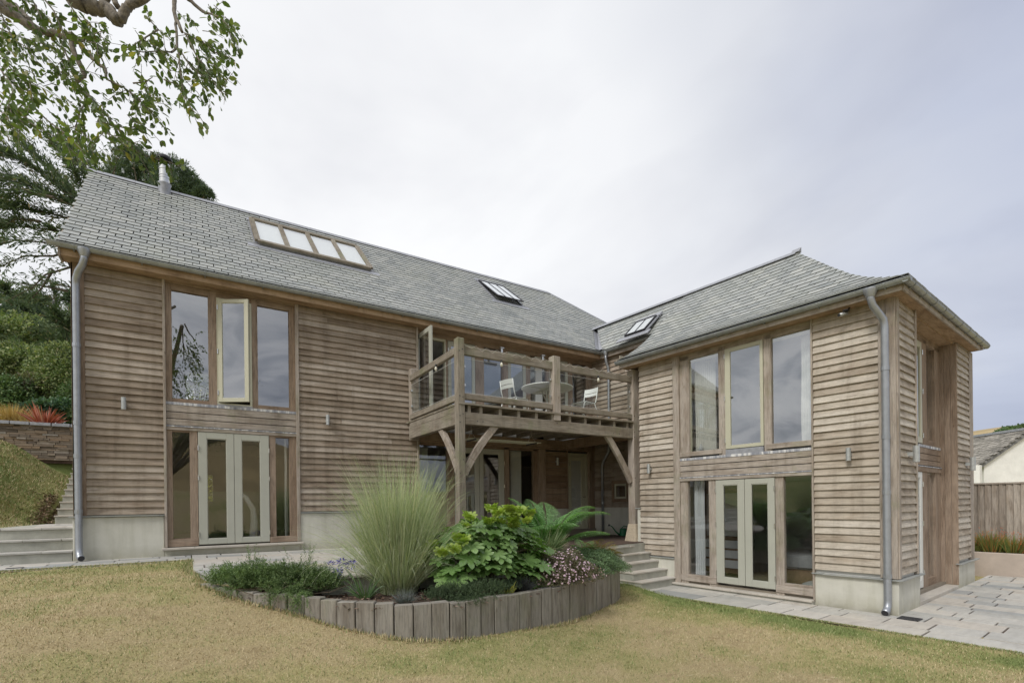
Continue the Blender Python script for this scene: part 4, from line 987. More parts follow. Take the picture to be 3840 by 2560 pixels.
# ---- paving
def paving(name,bounds,z,inside,wing=False,swap=False,seed=1,zf=None,sizes=((.28,.6),(.42,.9),(.28,.9),(.56,.9),(.42,.6)),th=.035,gap=.013):
    rs=random.Random(seed); m=MB(); x0,x1,y0,y1=bounds; y=y0
    while y<y1:
        hgt=rs.choice([.28,.42,.42,.56]); x=x0-rs.uniform(0,.6)
        while x<x1:
            w=rs.choice([.42,.6,.6,.84,.9,1.1]); a,b,c,d=x+gap,x+w-gap,y+gap,y+hgt-gap
            poly=clip([(c,a),(c,b),(d,b),(d,a)] if swap else [(a,c),(b,c),(b,d),(a,d)],inside)
            if len(poly)>=3 and abs(sum(poly[i][0]*poly[(i+1)%len(poly)][1]-poly[(i+1)%len(poly)][0]*poly[i][1] for i in range(len(poly))))>.01:
                dz=rs.uniform(-.003,.003); zz_=[(zf(p[0],p[1]) if zf else z)+dz for p in poly]
                m.prism([(p[0],p[1],q-th) for p,q in zip(poly,zz_)],(0,0,th))
            x+=w
        y+=hgt
    o=m.build(name,M['slab'],None,wing,bevel=.004); tag(o,kind='structure'); return o
tz=lambda X,Y:-.945-.010*max(0,X)
# terrace in front of the main wing (convex pieces), narrow path towards the left
paving('path',(-14,.05,10.9,11.98),-.95,[(0,-1,-10.93+0.0),(1,0,.05),(-.075,-1,-10.83)],seed=3,zf=tz)
ter=[(-1,0,-.07),(0,1,11.98)]
cut=[((.07,9.2),(.25,8.2)),((.25,8.2),(.65,7.65)),((.65,7.65),(1.6,7.1)),((1.6,7.1),(2.9,7.12)),((2.9,7.12),(8.75,8.62))]
for (a,b) in cut:
    dx,dy=b[0]-a[0],b[1]-a[1]; ter.append((dy,-dx,dy*a[0]-dx*a[1]))
terA=ter+[(1,0,4.9)]
paving('terrace',(0,4.9,7,12),-.95,terA,seed=5,zf=tz)
wl=[(CA,SA,PRC-.03)]
terB=ter[:1]+[(0,1,12.2)]+[ter[-1]]+[(-1,0,-4.9)]+wl
paving('terrace',(4.9,11.2,7,12.2),-.95,terB,seed=7,zf=tz)
# render face and bed under the terrace slabs
m=MB()
ed=[(-14,10.95),(.05,10.95),(.1,9.2),(.28,8.24),(.68,7.7),(1.62,7.16),(2.9,7.17),(8.70,8.66)]
out=ed+[(9.4,8.75),(11.0,9.2),(10.9,12.3),(-14,12.3)]
m.prism([(p[0],p[1],-1.5) for p in out],(0,0,.50)); o=m.build('terrace_base',M['riser']); tag(o,kind='structure')
m=MB()
# joint bed just below slab tops
m.prism([(p[0]+.0,p[1]+.03,-.999) for p in out],(0,0,.019)); o=m.build('paving_bed',M['soil']); tag(o,kind='structure')
pat=[(-1,0,-8.97),(1,0,17.4)]
paving('patio',(-3,2.735,8.9,17.5),-1.94,pat+[(0,1,2.735),(0,-1,3)],True,True,seed=9)
paving('patio',(2.735,7.2,8.97,10.30),-1.94,[(-1,0,-8.97),(1,0,10.195),(0,1,7.12),(0,-1,-2.735)],True,True,seed=12)
m=MB(); m.box(8.98,17.45,-3,2.74,-2.1,-1.962); m.box(8.98,10.3,2.74,7.2,-2.1,-1.963); o=m.build('paving_bed',M['soil'],None,True); tag(o,kind='structure')
# drain grate at the corner
m=MB(); q0=2.30
for i in range(9): m.box(9.98+i*.026,9.99+i*.026+.006,2.42,2.66,-1.942,-1.928)
m.box(9.965,9.978,2.40,2.68,-1.945,-1.926); m.box(10.215,10.228,2.40,2.68,-1.945,-1.926); m.box(9.965,10.228,2.40,2.42,-1.945,-1.926); m.box(9.965,10.228,2.66,2.68,-1.945,-1.926)
o=m.build('drain_grate',M['black'],None,True); tag(o,'small black drain grate in the paving under the corner downpipe','drain')
m=MB(); m.box(-2.45,-2.25,11.15,11.19,-.944,-.935); m.box(-2.45,-2.25,11.22,11.26,-.944,-.935); o=m.build('drain_grate',M['black']); tag(o,'thin slotted drain set in the path left of the house corner','drain')

# ---- garden steps up from the patio to the porch
def steps(name,label,items,wing=False,group=None,tmat='slab'):
    loc=(0,0,0); r=thing(name,loc,label,'steps'); 
    if group: r['group']=group
    if wing: r.rotation_euler.z=RA
    for (x0,x1,y0,y1,zb,zt) in items:
        m=MB(); m.box(x0,x1,y0+.02,y1,zb,zt-.036); m.build('riser',M['riser'],r,bevel=.006)
        m=MB(); x=x0-.02
        while x<x1-.05:
            e=min(x+rnd.uniform(.4,.75),x1+.012); m.box(x+.003,e-.003,y0-.012+rnd.uniform(-.006,.006),y1,zt-.036,zt); x=e
        m.build('tread',M[tmat],r,bevel=.006)
    return r
steps('stone_steps','four grey stone steps climbing from the patio to the porch post',
  [(9.03,10.285,7.03,8.10,-2.05,-1.755),(9.05,10.285,7.26,8.10,-1.755,-1.575),(9.10,10.285,7.50,8.10,-1.575,-1.395),(9.30,10.285,7.73,8.10,-1.395,-1.212),(9.45,10.6,7.97,8.42,-1.212,-1.045)],True)
L0=lambda k:-.95+.2*k
steps('stone_steps','three broad stone steps with a paved landing beside the house corner',
  [(-9,-1.76,12.0,12.4,-1.1,-.75),(-9,-1.76,12.36,12.75,-.75,-.55),(-9,-1.76,12.72,13.0,-.55,-.35)])
m=MB(); m.prism([(-1.76,12.98,-.4),(-1.76,17.4,-.4),(-3.05,17.4,-.4),(-3.3,15.6,-.4),(-4.2,14.6,-.4),(-9,13.7,-.4),(-9,12.98,-.4)],(0,0,.02)); o=m.build('landing_base',M['riser']); tag(o,kind='structure')
paving('landing',(-9,-1.76,12.99,17.6),-.345,[(1,0,-1.77),(0,1,17.4),(0,-1,-12.99),(-1.8,-.25,1.2),(-.6,1.0,17.3)],seed=21)
steps('stone_steps','narrow flight of pale stone steps up the grass bank behind the house corner',
  [(-2.87-.03*i,-1.76,17.3+.52*i,17.3+.52*i+.9,-.5+.185*i,-.35+.185*(i+1)) for i in range(9)])

# ---- dry stone wall and terrace bed on the bank
m=MB(); rs=random.Random(4); z=1.6
while z<2.70:
    h=rs.uniform(.035,.10); x=-12
    while x<0:
        w=rs.uniform(.12,.5); y=22+rs.uniform(-.03,.02); m.box(x+.006,x+w-.006,y,y+.3,z+.004,z+h-.004); x+=w
    z+=h
M['stonew']=None
def stone_mat():
    mm,nt,b,_=newmat('slatestone_wall'); col=ramp(nt,island(nt),[(0,(.13,.105,.08)),(.4,(.21,.17,.13)),(.7,(.28,.20,.13)),(1,(.33,.30,.26))])
    oc=nd(nt,'ShaderNodeTexCoord').outputs['Object']; col=mixc(nt,.8,col,ramp(nt,noise(nt,oc,9,5,.7),[(.3,(.7,.7,.7)),(.7,(1.2,1.2,1.2))]),'MULTIPLY')
    nt.links.new(col,b.inputs['Base Color']); b.inputs['Roughness'].default_value=.9; return mm
M['stonew']=stone_mat()
sw=m.build('stone_wall',M['stonew']); tag(sw,'low dry stone retaining wall with grey coping across the bank','wall')
m=MB(); m.box(-12,0,22.05,22.3,1.5,2.70); m.build('core',M['soil'],sw)
m=MB(); x=-12
while x<0: w=rs.uniform(.45,.6); m.box(x+.012,x+w-.012,21.92,22.35,2.70,2.80); x+=w
m.build('coping',M['lead'],sw,bevel=.008)

# ---- right side: low rendered bed wall, fence, cottage
m=MB(); m.box(17.42,17.60,-4,3.35,-2.1,-1.38); o=m.build('garden_wall',M['pinkr'],None,True,bevel=.01); tag(o,'low buff rendered wall holding the raised bed by the fence','wall')
m=MB(); m.box(17.6,18.25,-4,5,-2.1,-1.46); o=m.build('flower_bed',M['soil'],None,True); tag(o,kind='structure')
fr=thing('fence',loc2w(18.2,0,-1.5),'tall close-boarded timber fence behind the raised bed','fence')
m=MB(); q=-6
while q<9:
    w=.145; m.hexa([(18.31,q,-1.6),(18.262,q+w+.02,-1.6),(18.29,q+w+.02,-1.6),(18.325,q,-1.6),(18.31,q,.37),(18.262,q+w+.02,.37),(18.29,q+w+.02,.37),(18.325,q,.37)],2); q+=w-.008
fb=m.build('fence_boards',M['fence'],None,True); m=MB(); m.box(18.25,18.36,-6,9,.37,.41); fc=m.build('capping_rail',M['fence'],None,True); m=MB()
for q in (-5,-2.2,.6,3.4,6.2): m.box(18.34,18.44,q,q+.1,-1.7,.36)
m.box(18.33,18.37,-6,9,-1.2,-1.1); m.box(18.33,18.37,-6,9,.0,.1); fp=m.build('fence_post',M['fence'],None,True)
attach(fr,fb,fc,fp)
# cottage: gable end towards us, ridge running left
ct=thing('cottage',(30,9,-2),'white rendered cottage with an old stone slate roof beyond the fence','cottage')
cd=27.5
def cpt(x,y,w=cd): return at(x,y,w)
gA=cpt(3662,1745); gB=cpt(3852,1612); gC=cpt(4050,1752)
gv=(gC-gA); gv.z=0; gn=Vector((gv.y,-gv.x,0)).normalized(); gn=gn if gn.dot(Vector((FW[0],FW[1],0)))<0 else -gn
back=-gn
m=MB(); eave=gA.z; zb=-3
gl=cpt(3690,1745); gl.z=eave+.05
outl=[Vector((gl.x,gl.y,zb)),Vector((gC.x,gC.y,zb)),Vector((gC.x,gC.y,eave)),Vector((gB.x,gB.y,gB.z-.05)),gl]
m.prism(outl,back*9); c1=m.build('wall',M['cottage'])
m=MB()
for a,b in ((gA,gB),(gC,gB)):
    a=Vector(a);b=Vector(b); lo_=a+(a-b).normalized()*.15; m.prism([lo_+gn*.15,b+gn*.15,b+gn*.15-Vector((0,0,.22)),lo_+gn*.15-Vector((0,0,.22))],back*.09)
c2=m.build('barge_board',plain('weathered_barge',(.19,.19,.19),.8,var=.5,scale=6))
m=MB(); rs=random.Random(8)
LL=9.6; dn=(Vector(gA)-Vector(gB)); slope=dn.length+.15; dn.normalize(); up=back.cross(dn).normalized(); up=up if up.z>0 else -up
s=0;ci=0
while s<slope:
    e=.20; x=-.12-(ci%2)*.15
    while x<LL:
        w=rs.uniform(.2,.42); p=Vector(gB)+dn*s+back*x+up*(.02+rs.uniform(0,.015)); q=p+dn*(e*1.3)+up*.02; m.prism([p,p+back*w*.97,q+back*w*.97,q],up*.018); x+=w
    s+=e;ci+=1
def oldslate():
    mm,nt,b,_=newmat('old_stone_slate'); oc=nd(nt,'ShaderNodeTexCoord').outputs['Object']; col=ramp(nt,island(nt),[(0,(.19,.18,.165)),(.6,(.28,.265,.24)),(1,(.38,.36,.33))])
    col=mixc(nt,.9,col,ramp(nt,noise(nt,oc,7,6,.75),[(.35,(.55,.55,.5)),(.6,(1.15,1.12,1.08))]),'MULTIPLY'); nt.links.new(col,b.inputs['Base Color']); b.inputs['Roughness'].default_value=.95; bump(nt,b,noise(nt,oc,12,5,.7),.8,.03); return mm
c3=m.build('roof',oldslate())
m=MB(); x=0
while x<LL: p=Vector(gB)+back*x; m.bar(p+Vector((0,0,.07)),p+back*.44+Vector((0,0,.07)),.34,.13); x+=.45
c4_=m.build('ridge_tiles',M['lead']); m=MB(); g2=Vector(gC)-Vector(gB); m.prism([Vector(gB),Vector(gB)+back*LL,Vector(gB)+back*LL+g2,Vector(gC)],up*.01+Vector((0,0,.02))); c5=m.build('far_slope',M['slate'])
m=MB(); h=at(3662,1800,cd-.2); m.box(h.x-.25,h.x+.1,h.y-.2,h.y+.4,-1,eave+.0); c6=m.build('eaves_return',M['cottage'])
attach(ct,c1,c2,c3,c4_,c5,c6)

# ================================================================== BALCONY
bal=thing('balcony',(7.1,9.1,-1.04),'timber balcony with glass balustrade on braced oak posts','balcony')
def bb(mb,name,mat='oakm',parent=None,smooth=False,bevel=.006,label=None):
    if name in SPLIT:
        ch=mb.split()
        for c in ch[1:]: bb_(c,name,mat,parent,smooth,bevel,label)
        mb=ch[0]
    return bb_(mb,name,mat,parent,smooth,bevel,label)
def bb_(mb,name,mat='oakm',parent=None,smooth=False,bevel=.006,label=None):
    o=mb.build(name,M[mat],parent or bal,False,smooth,bevel,label)
    if parent is None: o.matrix_parent_inverse=Matrix.Translation(-bal.location)
    return o
YB=9.08
def peg(mb,pts,r=.011,d=(0,-1,0)):
    for p in pts: p=Vector(p); mb.tube([p,p+Vector(d)*.006],r,8)
for nm,b,mt in (('corner',(4.575,4.735,YB,YB+.165,-1.0,3.35),'oakm'),('right',(9.50,9.735,YB,YB+.21,-.56,3.36),'oakg')):
    m=MB(); m.box(*b); p=bb(m,'post',mt,bevel=.012)
    m=MB()
    peg(m,[(b[0]+.04,YB,z) for z in (1.65,1.78,3.08,2.18,.62)]+[(b[1]-.05,YB,z) for z in (1.82,2.16,3.12,.9)]); bb(m,'peg','black',p,bevel=0)
m=MB(); m.box(6.985,7.185,YB,YB+.19,1.868,3.335); p=bb(m,'post','oakg',bevel=.012); 
m=MB(); m.box(4.66,4.86,11.79,11.965,1.60,3.36); bb(m,'post','oakg',bevel=.01)
m=MB(); m.lathe([(0,-.01),(.275,-.01),(.262,.07),(.175,.50),(0,.50)],(9.615,YB+.105,-1.05),4,Matrix.Rotation(R(45),3,'Z')); bb(m,'stone_base','stonebase',bevel=.015)
m=MB(); m.lathe([(0,-.01),(.20,-.01),(.13,.16),(0,.16)],(4.655,YB+.083,-1.15),4,Matrix.Rotation(R(45),3,'Z')); bb(m,'stone_base','stonebase',bevel=.015)
m=MB(); m.box(4.735,9.50,YB+.015,YB+.16,1.615,1.868); p=bb(m,'beam',bevel=.01); m=MB(); peg(m,[(x,YB+.015,1.70) for x in (5.02,5.15,8.83,9.02,9.35)]+[(7.08,YB+.015,1.82)]); bb(m,'peg','black',p,bevel=0)
m=MB(); m.box(4.595,4.72,YB+.165,11.79,1.615,1.87); m.box(4.61,4.70,YB+.165,11.79,1.873,2.005); bb(m,'beam',bevel=.008)
m=MB(); m.box(9.50,9.66,YB+.21,12.1,1.60,1.87); m.box(4.7,10.6,11.95,12.07,1.64,1.87); bb(m,'beam','oakd',bevel=.008)
for x in [at_y(a,1540,YB+.1).x for a in (1754,1798,1870,1939,2005,2066,2130,2188,2242,2296,2345)]:
    m=MB(); m.box(x-.035,x+.035,YB+.03,12.05,1.869,2.008); bb(m,'joist','oakm',bevel=.003)
m=MB(); y=YB-.02; lim=lambda y:[w2loc((0,0,0))]
while y<12.15:
    y2=min(y+.14,12.19)
    if y<9.0: xr=9.53
    else: xr=(PRC-.03-SA*y)/CA
    xr=9.50 if y<YB+.0 else xr
    if y<8.98: xr=9.5
    m.box(4.60,xr,y+.004,y2-.003,2.01,2.05); y+=.14
bb(m,'decking','oakm',bevel=.002)
def wobble_rail(a,b,w,h,mat='oakm',name='rail'):
    m=MB(); m.bar(a,b,w,h,(0,0,1)); return bb(m,name,mat,bevel=.012)
wobble_rail((4.735,YB+.08,3.122),(6.985,YB+.08,3.115),.085,.185); wobble_rail((7.185,YB+.08,3.12),(9.50,YB+.08,3.112),.085,.165)
wobble_rail((4.735,YB+.08,2.19),(6.985,YB+.08,2.185),.09,.125); wobble_rail((7.185,YB+.08,2.185),(9.50,YB+.08,2.175),.09,.125)
wobble_rail((4.66,YB+.165,3.135),(4.66,11.79,3.10),.085,.15); wobble_rail((4.66,YB+.165,2.17),(4.66,11.79,2.15),.09,.13)
for nm,P in (('a',((4.76,YB+.08,2.27),(6.96,YB+.08,2.27),(6.96,YB+.08,2.965),(4.76,YB+.08,2.965))),('b',((7.21,YB+.08,2.27),(9.48,YB+.08,2.27),(9.48,YB+.08,2.965),(7.21,YB+.08,2.965))),('c',((4.66,YB+.19,2.26),(4.66,11.77,2.26),(4.66,11.77,2.94),(4.66,YB+.19,2.94)))):
    g=MB(); g.poly(P); gl_=bb(g,'glass_panel','bglass',bevel=0)
    a,b=Vector(P[3]),Vector(P[2]); m=MB(); dd=(b-a).normalized(); m.bar(a,b,.008,.004); m.bar(Vector(P[0]),Vector(P[1]),.008,.004); bb(m,'glass_edge','white',gl_,bevel=0)
    m=MB()
    for e,s in ((P[0],1),(P[1],-1)):
        for z in (2.42,2.80): c=Vector((e[0],e[1],z)); m.bar(c-dd*s*.03,c+dd*s*.03,.035,.05)
    bb(m,'clamp','steel',gl_,bevel=.004)
def brace(pts,thk,dvec,mat='oakm',wd=.155):
    c=[Vector(p) for p in pts]; n=Vector(dvec).normalized(); L=[];Rr=[]
    for i,p in enumerate(c):
        t=(c[min(i+1,len(c)-1)]-c[max(i-1,0)]).normalized(); s=t.cross(n); L.append(p+s*wd/2); Rr.append(p-s*wd/2)
    m=MB()
    for i in range(len(c)-1):
        d=n*thk; a=[L[i],L[i+1],Rr[i+1],Rr[i]]; m.hexa([L[i],Rr[i],Rr[i]+d,L[i]+d,L[i+1],Rr[i+1],Rr[i+1]+d,L[i+1]+d],2)
    return bb(m,'brace',mat,bevel=.006)
def bez(a,b,c,n=7): return [Vector(a)*(1-t)**2+Vector(b)*2*t*(1-t)+Vector(c)*t*t for t in [i/n for i in range(n+1)]]
brace(bez((5.50,YB+.05,1.66),(5.03,YB+.05,1.17),(4.72,YB+.05,.60)),.08,(0,1,0),'oakg')
brace(bez((4.62,10.10,1.66),(4.62,9.58,1.20),(4.62,9.22,.60)),.08,(1,0,0),'oakg')
brace(bez((8.66,YB+.05,1.66),(9.13,YB+.05,1.12),(9.48,YB+.05,.52)),.08,(0,1,0),'oakg')

# ---- clothes airer under the balcony
r=thing('clothes_airer',(6.2,9.9,1.45),'ceiling clothes airer of thin rails hung on cords under the balcony','clothes airer')
a=at(1745,1640,10.6); b=at(2015,1648,12.3); m=MB()
A=Vector((5.2,9.75,1.44)); B=Vector((7.25,9.75,1.44))
for i in range(4): y=9.62+i*.11; m.tube([(5.1,y,1.42),(7.0,y,1.42)],.010,6)
r1=m.build('rail',M['cream']); m=MB()
for x in (5.25,6.85):
    m.bar((x,9.58,1.40),(x,10.0,1.40),.02,.03)
r2=m.build('end_bracket',M['black']); m=MB()
for x in (5.25,6.85): m.tube([(x,9.60,1.41),(x,9.8,1.60),(x,9.99,1.41)],.004,5); m.tube([(x,9.8,1.60),(x,9.8,1.87)],.004,5)
r3=m.build('cord',M['rope']); attach(r,r1,r2,r3)
# ---- hanging bulbs on the rails
def festoon(c,lab):
    c=Vector(c); r=thing('festoon_bulb',c,lab,'lamp','festoon bulbs hung along the balustrade'); m=MB(); m.lathe([(0,.05),(.018,.05),(.02,0),(.0,0)],c,10); s=m.build('socket',M['black'])
    m=MB(); m.lathe([(.012,0),(.028,-.03),(.032,-.06),(.02,-.09),(0,-.10)],c,12); g=m.build('bulb',M['bulb'],smooth=True); attach(r,s,g)
festoon((5.62,YB+.02,2.99),'bulb hanging from the front rail between corner post and middle post'); festoon((8.35,YB+.02,3.0),'bulb hanging from the front rail right of the table'); festoon((4.61,10.2,3.02),'bulb hanging from the side rail facing the long cladding')
m=MB()
def wire(a,b,n,sag,seed):
    rs=random.Random(seed); a=Vector(a);b=Vector(b); pts=[a]
    for i in range(n):
        t=(i+.5)/n; m_=a+(b-a)*t; pts.append(m_+Vector((0,-.05,-sag*rs.uniform(.5,1)))); pts.append(a+(b-a)*((i+1)/n)+Vector((0,-.03,.01)))
    m.tube(pts,.0035,5,cap=False)
wire((4.76,YB+.03,3.215),(6.98,YB+.03,3.21),9,.09,1); wire((7.2,YB+.03,3.205),(9.48,YB+.03,3.20),9,.08,2)
o=m.build('string_light_cable',M['rope']); tag(o,'thin pale cable wound along the top of the balcony rail','cable')

# ---- balcony furniture
def xf(c,ang): 
    Rz=Matrix.Rotation(ang,3,'Z'); c=Vector(c); return lambda p:c+Rz@Vector(p)
tc=(7.38,9.86,2.05)
r=thing('table',tc,'round white metal table on the balcony','table'); m=MB(); m.lathe([(0,.72),(.62,.72),(.635,.735),(.63,.75),(0,.755)],tc,40); t1=m.build('tabletop',M['white'],smooth=False,bevel=.003); m=MB()
m.tube([Vector(tc)+Vector((0,-.5,.71)),Vector(tc)+Vector((0,.5,.71))],.014,6); m.tube([Vector(tc)+Vector((-.5,0,.71)),Vector(tc)+Vector((.5,0,.71))],.014,6); t2=m.build('frame',M['white'])
tl=[]
for k in range(4):
    a=R(45+90*k); m=MB(); d=Vector((math.cos(a),math.sin(a),0)); m.tube([Vector(tc)+d*.15+Vector((0,0,.70)),Vector(tc)-d*.02+Vector((0,0,.36)),Vector(tc)+d*.36],.014,8); tl.append(m.build('leg',M['white'],smooth=True))
attach(r,t1,t2,*tl)
def chair(c,ang,lab):
    """faces +x in its own frame"""
    f=xf(c,ang); r=thing('chair',c,lab,'chair','white slatted metal chairs at the balcony table'); parts=[]
    m=MB()
    for i in range(9): x=-.19+i*.048; m.hexa([f((x,-.20,.44)),f((x+.038,-.20,.44)),f((x+.038,.20,.44)),f((x,.20,.44)),f((x,-.20,.452)),f((x+.038,-.20,.452)),f((x+.038,.20,.452)),f((x,.20,.452))])
    parts.append(m.build('seat',M['white'])); m=MB()
    for z0,z1,xa,xb in ((.66,.735,-.262,-.278),(.75,.86,-.282,-.305)):
        N=6
        for i in range(N):
            y0=-.2+.4*i/N;y1=-.2+.4*(i+1)/N; cv=lambda y:-.03*(1-(y/.2)**2)
            m.hexa([f((xa+cv(y0),y0,z0)),f((xa+cv(y1),y1,z0)),f((xa+cv(y1)+.012,y1,z0)),f((xa+cv(y0)+.012,y0,z0)),f((xb+cv(y0),y0,z1)),f((xb+cv(y1),y1,z1)),f((xb+cv(y1)+.012,y1,z1)),f((xb+cv(y0)+.012,y0,z1))])
    parts.append(m.build('backrest',M['white']))
    for s in (-1,1):
        m=MB(); m.tube([f((-.30,.205*s,.86)),f((-.255,.205*s,.60)),f((-.21,.205*s,.46)),f((-.12,.205*s,.435)),f((.14,.205*s,.45)),f((.20,.205*s,.43)),f((.235,.205*s,.34)),f((.27,.205*s,0))],.013,8); parts.append(m.build('side_frame',M['white'],smooth=True))
        m=MB(); m.tube([f((-.16,.205*s,.44)),f((-.24,.21*s,.30)),f((-.31,.215*s,0))],.013,8); parts.append(m.build('leg',M['white'],smooth=True))
    attach(r,*parts)
chair((6.62,10.12,2.05),R(14),'white slatted chair left of the round table, its back to the corner post')
chair((8.42,9.72,2.05),R(188),'white slatted chair right of the round table, by the downpipe')

# ---- watering can in the porch
wc=at_z(2338,2014,-1.03); r=thing('watering_can',wc,'green plastic watering can with a brass rose on the porch floor','watering can')
m=MB(); m.lathe([(0,0),(.115,0),(.12,.02),(.105,.24),(.10,.26),(.06,.27),(.055,.262),(0,.262)],wc,20); w1=m.build('body',M['greenp'],smooth=True)
dl=Vector((-HW[0],-HW[1],0)); m=MB(); m.tube([wc+dl*.10+Vector((0,0,.07)),wc+dl*.22+Vector((0,0,.17)),wc+dl*.34+Vector((0,0,.33)),wc+dl*.40+Vector((0,0,.36))],[.026,.02,.014,.012],10); w2=m.build('spout',M['greenp'],smooth=True)
m=MB(); m.tube([wc+dl*.395+Vector((0,0,.357)),wc+dl*.44+Vector((0,0,.375))],[.016,.042],12); w3=m.build('rose',M['black'],smooth=True)
m=MB(); m.tube([wc-dl*.10+Vector((0,0,.10)),wc-dl*.20+Vector((0,0,.18)),wc-dl*.17+Vector((0,0,.31)),wc-dl*.02+Vector((0,0,.34)),wc+dl*.06+Vector((0,0,.27))],.013,8); w4=m.build('handle',M['greenp'],smooth=True); attach(r,w1,w2,w3,w4)
m=MB(); k=wc+dl*.10+Vector((-.05,-.10,.035)); m.lathe([(0,.02),(.035,.02),(.035,.0),(.012,-.03),(0,-.03)],k,14); o=m.build('brass_rose',M['brass'],smooth=True); tag(o,'small brass watering rose lying beside the green can','watering rose')

# ---- things behind the glass
def curtain(a,b,z0,z1,lab,wing=False,folds=9,amp=.035,mat='curtain',spread=0):
    a=Vector((*a,0));b=Vector((*b,0));d=b-a;L=d.length;d.normalize();n=Vector((-d.y,d.x,0)); N=folds*6; V=[]
    for j in range(9):
        z=z0+(z1-z0)*j/8; sp=1-spread*(j/8)
        for i in range(N+1):
            t=i/N; V.append(a+d*(L*t*sp)+n*amp*math.sin(t*folds*2*math.pi+.5*math.sin(j*.8))+Vector((0,0,z)))
    F=[(j*(N+1)+i,j*(N+1)+i+1,(j+1)*(N+1)+i+1,(j+1)*(N+1)+i) for j in range(8) for i in range(N)]
    o=npmesh('curtain',V,F,M[mat],None,True,wing); tag(o,lab,'curtain')
curtain((PR+.22,6.62),(PR+.26,6.12),1.1,3.2,'white curtain gathered behind the upper window next to the big post',True,10)
curtain((PR+.20,4.10),(PR+.22,4.32),1.1,3.2,'white curtain edge hanging in the widest upper pane of the guest wing',True,4)
curtain((PR+.22,6.66),(PR+.25,6.42),-1.8,.5,'pale curtain behind the lower pane beside the stone steps',True,5,mat='linen')
curtain((7.95,WB+.25),(8.33,WB+.28),-.95,1.55,'cream curtain bunched in the porch window beside the oak post',False,8)
curtain((5.02,WB+.3),(5.38,WB+.3),-.95,1.5,'pale curtain at the porch window next to the long cladding',False,7,mat='linen')
curtain((1.86,12.2),(1.90,12.5),-.78,1.5,'thin pale curtain at the right side light of the lower french doors',False,2)
curtain((13.4,3.35),(13.95,3.38),-1.8,.5,'sheer curtain behind the lower recessed window at the end wall',True,9)
curtain((13.4,3.35),(13.95,3.38),1.2,3.2,'sheer curtain behind the upper recessed window at the end wall',True,9)
for z0 in (-1.8,1.14): curtain((11.5,3.28),(12.95,3.30),z0,z0+2.1,'white curtain behind the %s glazed doors of the end wall'%('lower' if z0<0 else 'upper'),True,18)
bd=thing('bed',loc2w(12.2,4.4,-1.82),'bed with a grey ribbed quilt seen through the glass of the lower guest room','bed')
p=[]
m=MB(); m.box(11.3,13.4,3.6,5.2,-1.82,-1.45); p.append(m.build('bed_base',M['darkwood'],None,True,bevel=.01)); m=MB(); m.box(11.28,13.42,3.58,5.22,-1.45,-1.25); p.append(m.build('mattress',M['linen'],None,True,bevel=.03)); m=MB(); m.box(11.25,12.9,3.56,5.24,-1.25,-1.16); m.box(11.24,11.28,3.6,5.3,-1.42,-1.17)
p.append(m.build('quilt',M['quilt'],None,True,bevel=.03)); attach(bd,*p)
m=MB(); m.lathe([(0,-.02),(.20,-.01),(.27,.04),(.2,.16),(.08,.21),(0,.215)],loc2w(10.75,4.22,-1.80),24); o=m.build('floor_cushion',M['quilt'],smooth=True); tag(o,'blue grey floor cushion against the glass in the lower guest room','cushion')
wd=thing('wardrobe',loc2w(12.1,6.9,-1.82),'old painted dresser standing behind the glass of the lower guest room','wardrobe'); p=[]
m=MB(); m.box(11.7,12.2,6.2,7.2,-1.75,-.9); m.box(11.75,12.2,6.25,7.15,-.9,.25); m.box(11.68,12.22,6.18,7.22,-.93,-.89); m.box(11.68,12.22,6.18,7.22,.25,.31); p.append(m.build('carcass',M['darkwood'],None,True,bevel=.008)); m=MB()
for z in (-1.62,-1.38,-1.14): m.box(11.685,11.70,6.26,6.68,z,z+.19); m.box(11.685,11.70,6.72,7.14,z,z+.19)
m.box(11.735,11.75,6.30,6.67,-.85,.2); m.box(11.735,11.75,6.73,7.10,-.85,.2); p.append(m.build('door_panel',M['linen'],None,True,bevel=.004)); attach(wd,*p)
m=MB(); c=loc2w(PR+.16,6.45,1.14); m.lathe([(0,0),(.045,0),(.05,.05),(.045,.10),(.02,.14),(.018,.17),(0,.17)],c,16); o=m.build('vase',M['linen'],smooth=True); tag(o,'small pale green bottle on the sill of the upper guest room','bottle')
# white curved chair seen through the main french door
m=MB(); m.tube([(1.25,12.9,-.78),(1.28,12.9,-.35),(1.26,12.92,-.05),(1.12,12.95,.22),(1.05,12.96,.28)],[.09,.075,.06,.055,.03],12); o=m.build('harp_stand',M['curtain'],smooth=True); tag(o,'curved white wooden form behind the right pane of the french doors','ornament')

